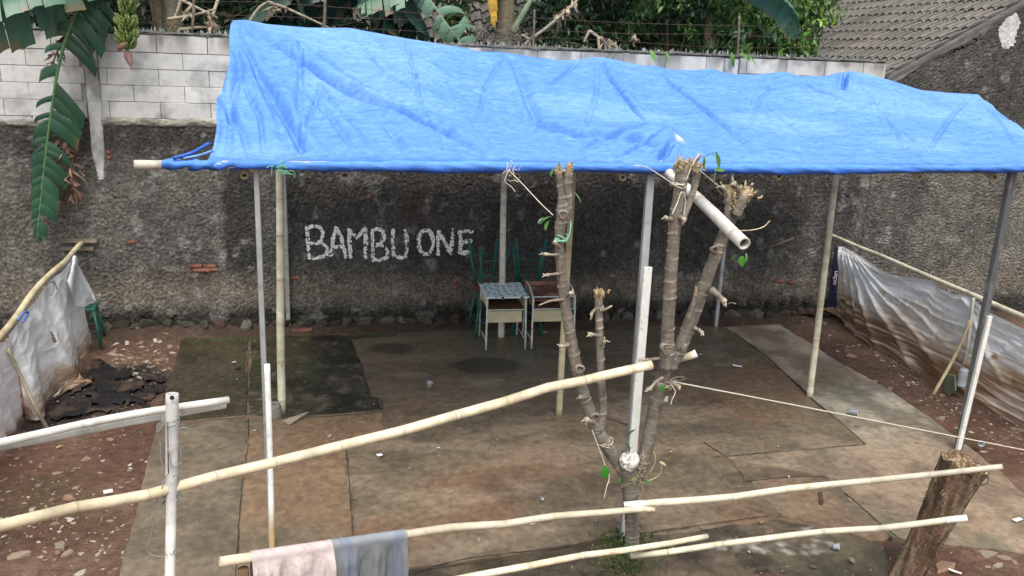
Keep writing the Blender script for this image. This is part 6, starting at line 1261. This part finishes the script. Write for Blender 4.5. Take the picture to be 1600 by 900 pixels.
# plant A: overhangs the wall at the left, with the two big leaves and the fruit
pa = empty('banana_plant', (-2.55, 12.1, 0), 'banana plant at left whose torn leaves and fruit hang over the wall', 'banana plant')
bstem(-2.1, 12.2, .15, 4.6, pa, seed=1); crown = np.array([-2.2, 12.1, 4.55])
L1 = [crown, AY(175, -70, 11.4), AY(110, -40, 10.7), AY(40, -15, 10.4), AY(-40, 20, 10.2), AY(-120, 80, 10.1)]
banana_leaf('leaf', L1, (0, .5, 1), .42, .30, pa, 26, .2, .9, .15, (.055, .14, .085), 3, rr0=.03)
L2 = [crown, AY(150, -60, 11.2), AY(126, 0, 10.95), AY(96, 85, 10.88), AY(80, 175, 10.86), AY(68, 270, 10.86), AY(57, 378, 10.86)]
banana_leaf('leaf', L2, (.1, -1, .12), .22, .40, pa, 40, .5, .28, .32, (.028, .095, .05), 5, skip=((.0, .30), (.385, .42), (.49, .53), (.57, .6), (.64, .66)), skipr=((.30, .335), (.50, .56), (.60, .62)), rr0=.03, gaps=.06, rib=(.13, .26, .1), rib_r1=.008)
banana_leaf('leaf', [crown, AY(330, -120, 12.0), AY(420, -60, 12.0), AY(480, 30, 12.1)], (0, .4, 1), .35, .35, pa, 22, .4, .8, .2, DG, 9)
banana_leaf('leaf', [crown, AY(60, -150, 12.5), AY(-60, -150, 13), AY(-200, -60, 13.3)], (0, .4, 1), .35, .35, pa, 20, .3, .7, .2, DG, 10)
# dry leaf rags
def dry_rag(name, pts, parent, n, wid, ln, c=(.3, .17, .1), seed=0, axis=True, down=1.0):
    rr = np.random.default_rng(seed); P = crom(pts, 10); mb = MB()
    if axis: mb.tube(P, np.linspace(.014, .006, len(P)), 6, C=np.array(c)*1.1)
    for i in range(n):
        p = P[rr.integers(len(P))]+rr.normal(0, wid*.3, 3); d = np.array([rr.normal(0, .5), rr.normal(0, .4), -down*rr.uniform(.4, 1.1)]); l = ln*rr.uniform(.4, 1.1); q = p+d*l*.5+rr.normal(0, .03, 3)*[1, 1, .3]; e = p+d*l; w = wid*rr.uniform(.25, 1)*.5
        s = rr.normal(0, 1, 3); s /= np.linalg.norm(s); s2 = s+rr.normal(0, .5, 3); K = np.array(c)*rr.uniform(.45, 1.35)
        mb.add([p-s*w*.4, p+s*w*.4, q-s2*w, q+s2*w, e-s*w*.5, e+s*w*.3], [[0, 1, 3, 2], [2, 3, 5, 4]], K)
    return mb.build(name, M['dry'], parent)
dry_rag('dry_leaf', [AY(112, 35, 10.98), AY(90, 80, 10.98), AY(78, 110, 10.98)], pa, 40, .04, .14, (.2, .12, .09), 1)
dry_rag('dry_leaf', [AY(85, 170, 10.98), AY(92, 190, 10.98)], pa, 50, .035, .14, (.19, .12, .09), 2, False)
dry_rag('dry_leaf', [AY(95, 215, 10.98), AY(108, 250, 10.98), AY(116, 300, 10.98)], pa, 110, .04, .19, (.22, .14, .1), 4, True)
dry_rag('dry_leaf', [AY(100, 215, 10.99), AY(110, 245, 10.99)], pa, 50, .03, .12, (.2, .13, .08), 5, False)
# fruit bunch
stalk = [crown, AY(205, -60, 11.3), AY(201, -20, 10.75), AY(199, 20, 10.7), AY(198, 60, 10.7), AY(199, 82, 10.7)]
bun = empty('fruit_bunch', (0, 0, 0)); bun.parent = pa; bun.location = AY(199, 20, 10.7)-np.array(pa.location)
mb = MB(); mb.tube(crom(stalk, 8), .022, 8, C=(.14, .3, .06)); mb.build('stalk', M['leaf'], bun)
mb = MB(); mb.tube(crom([(0, 0, 0), (.045, 0, .012), (.085, 0, .05), (.1, 0, .1), (.1, 0, .115)], 3), [.008, .013, .016, .018, .019, .019, .018, .017, .015, .012, .009, .006, .004], 6, C=(.15, .25, .05)); bo = mb.build('banana', M['fruit'], col=False); bmesh_ = bo.data; bpy.data.objects.remove(bo)
for k, (py, rad, n) in enumerate([(-14, 1, 12), (-6, 1, 12), (5, 1.0, 16), (12, .95, 15), (19, .8, 12), (33, 1, 16), (39, 1.1, 16), (46, .9, 14), (57, 1.1, 17), (62, 1, 17), (68, .95, 17), (74, .8, 15)]):
    c = AY(198.5, py, 10.7)-AY(199, 20, 10.7)
    for i in range(n):
        a = i*2*math.pi/n+k*.3; inst(bmesh_, 'banana', tuple(c+[math.cos(a)*.012, math.sin(a)*.012, rng.normal(0, .008)]), (rng.normal(0, .12), .15+.1*(k > 4)+rng.normal(0, .12), a+rng.normal(0, .08)), tuple(np.array([.85, .68, .8])*rad*rng.uniform(.8, 1.15)), bun)
mb = MB(); c = AY(194, 75, 10.62); V = []
mb.tube(crom([c+[.05, .03, .035], c+[.01, -.03, .03], c+[-.03, -.045, .0], c+[-.045, -.03, -.03]], 4), [.004, .014, .024, .03, .032, .034, .034, .034, .034, .032, .028, .02, .01], 10, C=(.2, .12, .08), flat=.3); mb.build('bract', M['dry'], bun)
mb = MB(); mb.tube(crom([AY(199, 80, 10.7), AY(201, 90, 10.7), AY(204, 100, 10.7), AY(206, 111, 10.7)], 5), [.03, .038, .044, .045, .045, .043, .04, .036, .032, .028, .023, .018, .013, .009, .006, .003], 10, C=(.3, .17, .17)); mb.build('flower_bud', M['dry'], bun)
# other banana plants
def plant(x, y, h, r, label, seed, leaves, c=(.13, .14, .09), lean=(0, 0)):
    p = empty('banana_plant', (x, y, 0), label, 'banana plant'); bstem(x, y, r, h, p, c, lean, seed); rr = random.Random(seed); top = np.array([x+lean[0], y+lean[1], h])
    for k, lf in enumerate(leaves):
        pts = [top]+[AY(*q) if len(q) == 3 else np.array(q) for q in lf['p']]
        banana_leaf('leaf', pts, lf.get('up', (0, .4, 1)), lf.get('w', .33), lf.get('w', .33), p, lf.get('n', 22), lf.get('t', .4), lf.get('d', .7), .25, lf.get('c', DG), seed*10+k, rr0=.03, mat_=lf.get('m', 'banana_leaf'), gaps=lf.get('g', 0), rib=lf.get('rib', (.16, .26, .1)))
    return p
plant(-1.95, 12.3, 4.6, .17, 'scaly leaning banana trunk behind the wall right of the fruit', 21, [{'p': [(150, -150, 13), (60, -180, 14), (-60, -100, 14)]}, {'p': [(350, -160, 13.2), (440, -100, 13.2), (480, 10, 13)], 'c': DG}], (.18, .19, .1), lean=(-.35, 0))
plant(.55, 12.6, 4.7, .17, 'banana plant behind the wall with a pale shaggy trunk', 22, [
    {'p': [(480, -40, 12.3), (400, 20, 12.1), (340, 60, 12)], 'c': (.02, .06, .04), 'w': .42, 't': .1}, {'p': [(600, -60, 12.4), (640, 10, 12.2), (660, 90, 12.1)], 'c': (.018, .06, .045), 'w': .5, 't': .08},
    {'p': [(590, -20, 12.3), (600, 40, 12.1), (590, 110, 12)], 'c': (.018, .055, .04), 'w': .4, 't': .1}, {'p': [(460, -10, 12.4), (440, 40, 12.2), (430, 100, 12.2)], 'c': (.02, .055, .04), 'w': .45, 't': .15}, {'p': [(540, -180, 13), (430, -200, 14), (330, -100, 14.5)]}, {'p': [(640, -180, 13), (760, -150, 13.5), (850, -40, 14)]}, {'p': [(560, -180, 12.5), (600, -300, 12), (640, -250, 11.2)]}], (.24, .23, .17))
plant(2.25, 12.4, 4.6, .14, 'banana plant with grey green trunk behind the wall centre', 23, [
    {'p': [(700, -70, 12.0), (640, -30, 11.85), (560, 10, 11.8)], 'c': BG, 'w': .3, 't': .8, 'd': 1.0}, {'p': [(870, -120, 12.4), (960, -120, 13), (1040, -30, 13.5)], 'c': MG}, {'p': [(820, -200, 13), (800, -300, 14), (760, -200, 15)], 'c': DG}, {'p': [(780, -60, 12.1), (770, -20, 12), (772, 42, 11.95)], 'c': (.5, .3, .05), 'w': .1, 'd': .3, 'm': 'dry', 'up': (0, -1, .1), 'rib': (.4, .3, .1), 'n': 10}], (.17, .2, .13))
# the torn grey green leaf right behind the tarpaulin ridge
pl_ = empty('banana_leaf', tuple(AY(735, 90, 11.6)), 'torn grey green banana leaf arching down behind the tarpaulin ridge', 'banana leaf')
banana_leaf('blade', [AY(650, -30, 11.7), AY(675, 5, 11.65), AY(700, 40, 11.6), AY(728, 78, 11.6), AY(745, 100, 11.6)], (-.1, -1, .25), .18, .42, pl_, 15, .75, .35, .2, (.1, .19, .12), 77, rib=(.3, .38, .25), rr0=.014, gaps=.05)
# petioles: pale green stalk right of the centre trunk
mb = MB(); mb.tube(crom([AY(800, 50, 12.2), AY(815, 25, 12.2), AY(838, -15, 12.2)], 5), [.05, .05, .048, .046, .045, .043, .042, .04, .038, .036, .034][:11], 8, C=(.2, .27, .17)); tag(mb.build('leaf_stalk', M['leaf']), 'thick pale green banana leaf stalk by the centre trunk', 'leaf stalk')
# big single leaf on the right
pr = plant(5.4, 12.6, 4.8, .14, 'banana plant hidden in the bushes whose broad leaf dips at right', 24, [{'p': [(1120, -60, 12.1), (1180, -30, 11.9), (1225, 5, 11.8), (1245, 60, 11.75)], 'c': (.06, .15, .1), 'w': .3, 't': .05, 'd': .5, 'n': 26}, {'p': [(1180, -200, 13), (1300, -160, 13.5), (1400, -60, 14)]}, {'p': [(1000, -200, 13), (900, -150, 13.5), (850, -60, 14)]}])
# dry stalks and broken leaf ribs lying on the wall
def drysticks(label, segs, rags, seed):
    o = empty('dry_banana_leaf', tuple(AY(*segs[0][0])), label, 'dry leaf')
    for sg in segs:
        mb = MB(); P = crom([AY(*p) for p in sg], 8); mb.tube(P, np.linspace(.022, .012, len(P)), 7, C=np.array([.42, .36, .27])*rng.uniform(.75, 1.1)); mb.build('rib', M['dry'], o)
    for k, (pts, n, w, l) in enumerate(rags): dry_rag('blade', [AY(*p) for p in pts], o, n, w, l, (.34, .27, .19), seed+k, False)
    return o
drysticks('broken dry banana leaf ribs piled on the wall right of the fruit', [[(262, 30, 11.5), (300, 24, 11.45), (338, 14, 11.4)], [(283, 0, 11.5), (300, 8, 11.5), (340, 28, 11.45)], [(300, 8, 11.5), (290, 20, 11.5), (284, 30, 11.5)], [(303, 10, 11.5), (302, 30, 11.5), (300, 46, 11.5)], [(280, 46, 11.42), (310, 43, 11.42), (335, 42, 11.42)], [(326, 25, 11.4), (332, 40, 11.4), (322, 55, 11.4)], [(340, 0, 11.6), (332, 30, 11.5), (340, 55, 11.5)], [(285, -10, 11.6), (278, 15, 11.6), (272, 30, 11.6)]], [([(293, 15, 11.45), (295, 22, 11.45)], 8, .06, .14), ([(328, 20, 11.4), (335, 40, 11.4)], 30, .06, .12), ([(262, 38, 11.45), (300, 50, 11.45)], 50, .03, .1)], 40)
drysticks('dry bent leaf rib forming a peak behind the tarpaulin left end', [[(390, 33, 11.7), (405, 12, 11.7), (418, 3, 11.7)], [(418, 3, 11.7), (450, 14, 11.7), (515, 44, 11.7)]], [([(425, 6, 11.7), (430, 10, 11.7)], 16, .05, .14), ([(448, 12, 11.7), (452, 14, 11.7)], 8, .04, .1)], 50)
drysticks('forked pale dry stalk on the wall left of the thin post', [[(828, 88, 11.4), (828, 62, 11.4)], [(828, 62, 11.4), (860, 38, 11.4), (900, 2, 11.45), (915, -20, 11.5)], [(828, 62, 11.4), (815, 54, 11.4)], [(826, 64, 11.4), (815, 74, 11.4)]], [([(872, 25, 11.45), (900, 2, 11.45)], 46, .06, .16)], 60)
drysticks('crumpled dry leaf hooked over the wall top at centre', [[(921, 48, 11.4), (940, 62, 11.4), (962, 82, 11.4)], [(921, 48, 11.4), (912, 66, 11.4)], [(935, 58, 11.4), (936, 86, 11.4)], [(950, 62, 11.4), (966, 76, 11.4)]], [([(935, 58, 11.4), (960, 66, 11.4)], 26, .06, .1), ([(988, 55, 11.5), (996, 60, 11.5)], 10, .09, .12)], 70)
# tangled dry vines on the wall top
mb = MB()
for i in range(150):
    px = rng.uniform(740, 830); py = rng.uniform(45, 84); p = AY(px, py, 11.4+rng.uniform(-.08, .2)); d = rng.normal(0, .09, 3); mb.tube(crom([p, p+d*.4+rng.normal(0, .03, 3), p+d], 4), .004, 4, C=np.array([.26, .22, .2])*rng.uniform(.4, 1.2))
tag(mb.build('dry_vines', M['bark']), 'tangle of dry grey vines on the wall top behind the ridge', 'vines', kind='stuff')
# ---------------------------------------------------------------- bushes: leaves spread over twigs
def bush(name, label, cx, cy, trunk_h, lobes, nleaf, Lr, cols, seed, cat='tree', trunkr=.07, asp=.36):
    rr = np.random.default_rng(seed); r = empty(name, (cx, cy, 0), label, cat); mb = MB(); top = np.array([cx, cy, trunk_h]); mb.tube(crom([(cx, cy, 0), (cx+.05, cy, trunk_h*.5), top], 5), np.linspace(trunkr, trunkr*.6, 11), 8, C=(.16, .13, .1)); mb.build('trunk', M['bark'], r)
    lm = MB(); V0, F0 = leaf_shape(1, asp*.5, .35, 3); Vs = []; Ks = []; Fs = []; n0 = 0; nf = np.array(F0)
    tot = sum(l[3] for l in lobes)
    for (lx, ly, lz, wt, rx, rz) in lobes:
        c = np.array([lx, ly, lz]); lm.tube(crom([top, (top+c)/2+rr.normal(0, .1, 3), c], 4), np.linspace(trunkr*.5, .012, 9), 6, C=(.15, .12, .09))
        k = int(nleaf*wt/tot); ncl = max(4, k//16)
        for q in range(ncl):
            dd = rr.normal(0, 1, 3); dd /= np.linalg.norm(dd); cc = c+dd*np.array([rx, rx*.8, rz])*rr.uniform(.3, 1)**.5
            if q < 14: lm.tube(crom([c, (c+cc)/2+rr.normal(0, .03, 3), cc], 3), np.linspace(.012, .004, 7), 4, C=(.15, .13, .09))
            ax = rr.normal(0, 1, 3)*.5+dd; ax /= np.linalg.norm(ax); clc = np.array(cols[rr.integers(len(cols))])*rr.uniform(.75, 1.25)
            for j in range(16):
                p = cc+ax*rr.uniform(-.15, .15)+rr.normal(0, .05, 3); d = rr.normal(0, 1, 3)+ax*.7; d[2] -= .6; d /= np.linalg.norm(d); s = np.cross([0, 0, 1], d); s /= np.linalg.norm(s)+1e-6; u = np.cross(d, s); ro = rr.normal(0, .6); s, u = s*math.cos(ro)+u*math.sin(ro), u*math.cos(ro)-s*math.sin(ro)
                L = Lr*rr.uniform(.6, 1.25); Vs.append(p+(V0*L)@np.stack([d, s, u])); Ks.append(np.tile(clc*rr.uniform(.75, 1.3), (len(V0), 1))); Fs.append(nf+n0); n0 += len(V0)
    lm.build('limb', M['bark'], r); mesh('crown', np.concatenate(Vs), np.concatenate(Fs), M['leaf'], r, np.concatenate(Ks)); return r
g1 = [(.035, .085, .03), (.05, .12, .035), (.03, .07, .035), (.08, .17, .04)]; g2 = [(.07, .16, .03), (.12, .24, .04), (.2, .32, .05), (.05, .12, .03)]; gd = [(.015, .035, .02), (.02, .045, .025), (.025, .06, .025)]
def lob(px, py, Y, wt, rx, rz): p = AY(px, py, Y); return (p[0], p[1], p[2], wt, rx, rz)
bush('leafy_tree', 'bright leafy tree over the wall beside the clay tile roof', 6.3, 12.7, 3.2, [lob(1180, 60, 12.2, 1.0, .45, .3), lob(1215, 20, 12.4, 1.0, .45, .35), lob(1262, 40, 12.3, .8, .28, .35), lob(1140, 20, 12.4, 1.0, .4, .35), lob(1280, -10, 12.4, .5, .28, .3), lob(1230, 75, 12.1, .7, .4, .16), lob(1150, -60, 12.6, 1.2, .7, .4)], 3800, .12, g2+g1, 1)
bush('leafy_tree', 'darker leafy tree behind the barbed wire right of centre', 5.0, 13.2, 3.2, [lob(1080, 10, 12.7, 1, .5, .35), lob(1040, -10, 12.8, 1, .5, .35), lob(1120, 70, 12.5, .6, .4, .25), lob(1010, -60, 13, 1.3, .8, .5), lob(1060, 60, 13.2, .8, .5, .3), lob(1000, 50, 13.4, .6, .4, .3)], 3000, .12, g1, 2)
bush('leafy_tree', 'shadowy dense tree behind the wall above the tarpaulin centre', 3.6, 14.2, 3.0, [lob(900, 20, 13.6, 1, .7, .5), lob(860, 40, 13.2, .8, .4, .4), lob(960, 40, 13.8, 1, .7, .5), lob(960, -60, 13.8, 1.3, 1, .6), lob(850, -50, 13.8, 1, .8, .6), lob(870, 70, 12.9, .6, .5, .2)], 3600, .13, gd+g1[:1], 3)
bush('shrub', 'dark shrub filling the gap behind the left banana trunks', -1.2, 13.2, 2.6, [lob(280, 0, 12.9, 1, .8, .5), lob(360, 30, 13, 1, .8, .4), lob(230, 30, 13.2, 1, .6, .4), lob(500, 40, 13.4, 1, .8, .4), lob(120, 20, 13.3, 1, .7, .5), lob(20, 10, 13.5, 1, .8, .6)], 3000, .14, gd, 4, 'shrub')
bush('shrub', 'light green sprig bush by the white louvre panel', 1.6, 12.6, 2.9, [lob(715, 15, 12.4, .8, .2, .25), lob(735, 60, 12.3, .5, .18, .15), lob(790, 20, 12.9, .6, .2, .3), lob(640, 25, 12.8, .3, .14, .14)], 700, .12, g2[:1]+g1, 5, 'shrub')
mb = MB()
for px, py, dpx in [(1143, 82, (4, 22)), (1150, 86, (-8, 16)), (1156, 84, (14, 6)), (1168, 88, (10, 6)), (1160, 78, (10, -10)), (1016, 78, (6, 10)), (1030, 74, (10, 8)), (1040, 80, (6, 14)), (945, 95, (8, -14)), (955, 98, (4, -12))]:
    a = AY(px, py, 11.15); b = AY(px+dpx[0], py+dpx[1], 11.1); leaf_at(mb, a, b-a, .17, .035, np.array([.1, .22, .05])*rng.uniform(.7, 1.4), .3, rng.normal(0, .5))
tag(mb.build('vine_leaves', M['leaf']), 'few bright vine leaves spilling over the wall top', 'vine')
# far dense wood that closes the view behind the wall
rr = np.random.default_rng(9); V0, F0 = leaf_shape(1, .2, .3, 2); nf = np.array(F0); Vs = []; Fs = []; Ks = []; n0 = 0
for i in range(16000):
    x = rr.uniform(-9, 9); y = rr.uniform(16.2, 18.6); z = rr.uniform(.5, 7.5); d = rr.normal(0, 1, 3); d /= np.linalg.norm(d); s = np.cross([0, 0, 1], d); s /= np.linalg.norm(s)+1e-6; L = rr.uniform(.25, .5); Vs.append(np.array([x, y, z])+(V0*L)@np.stack([d, s, np.cross(d, s)])); Fs.append(nf+n0); n0 += len(V0); Ks.append(np.tile(np.array(gd[i % 3])*rr.uniform(.5, 1.5), (len(V0), 1)))
tag(mesh('far_thicket', np.concatenate(Vs), np.concatenate(Fs), M['leaf'], None, np.concatenate(Ks)), 'dark dense thicket closing the view far behind the wall', 'thicket', kind='stuff')
xs = np.linspace(-30, 30, 60); zs = np.linspace(-.5, 9, 20); X, Z = np.meshgrid(xs, zs, indexing='ij'); Yh = 19.5+1.5*fbm(X*.5, Z*.5, 3, 2)+.02*X**2*0
mesh_ = mesh('wooded_slope', np.stack([X, Yh, Z+1.2*(fbm(X*.4, Z*0, 3, 3)-.5)*Z/9], -1).reshape(-1, 3), grid_faces(60, 20), mat('dark_slope', (.02, .035, .02), .95, .5, 2, .5, 6, .1), None); tag(mesh_, kind='structure')
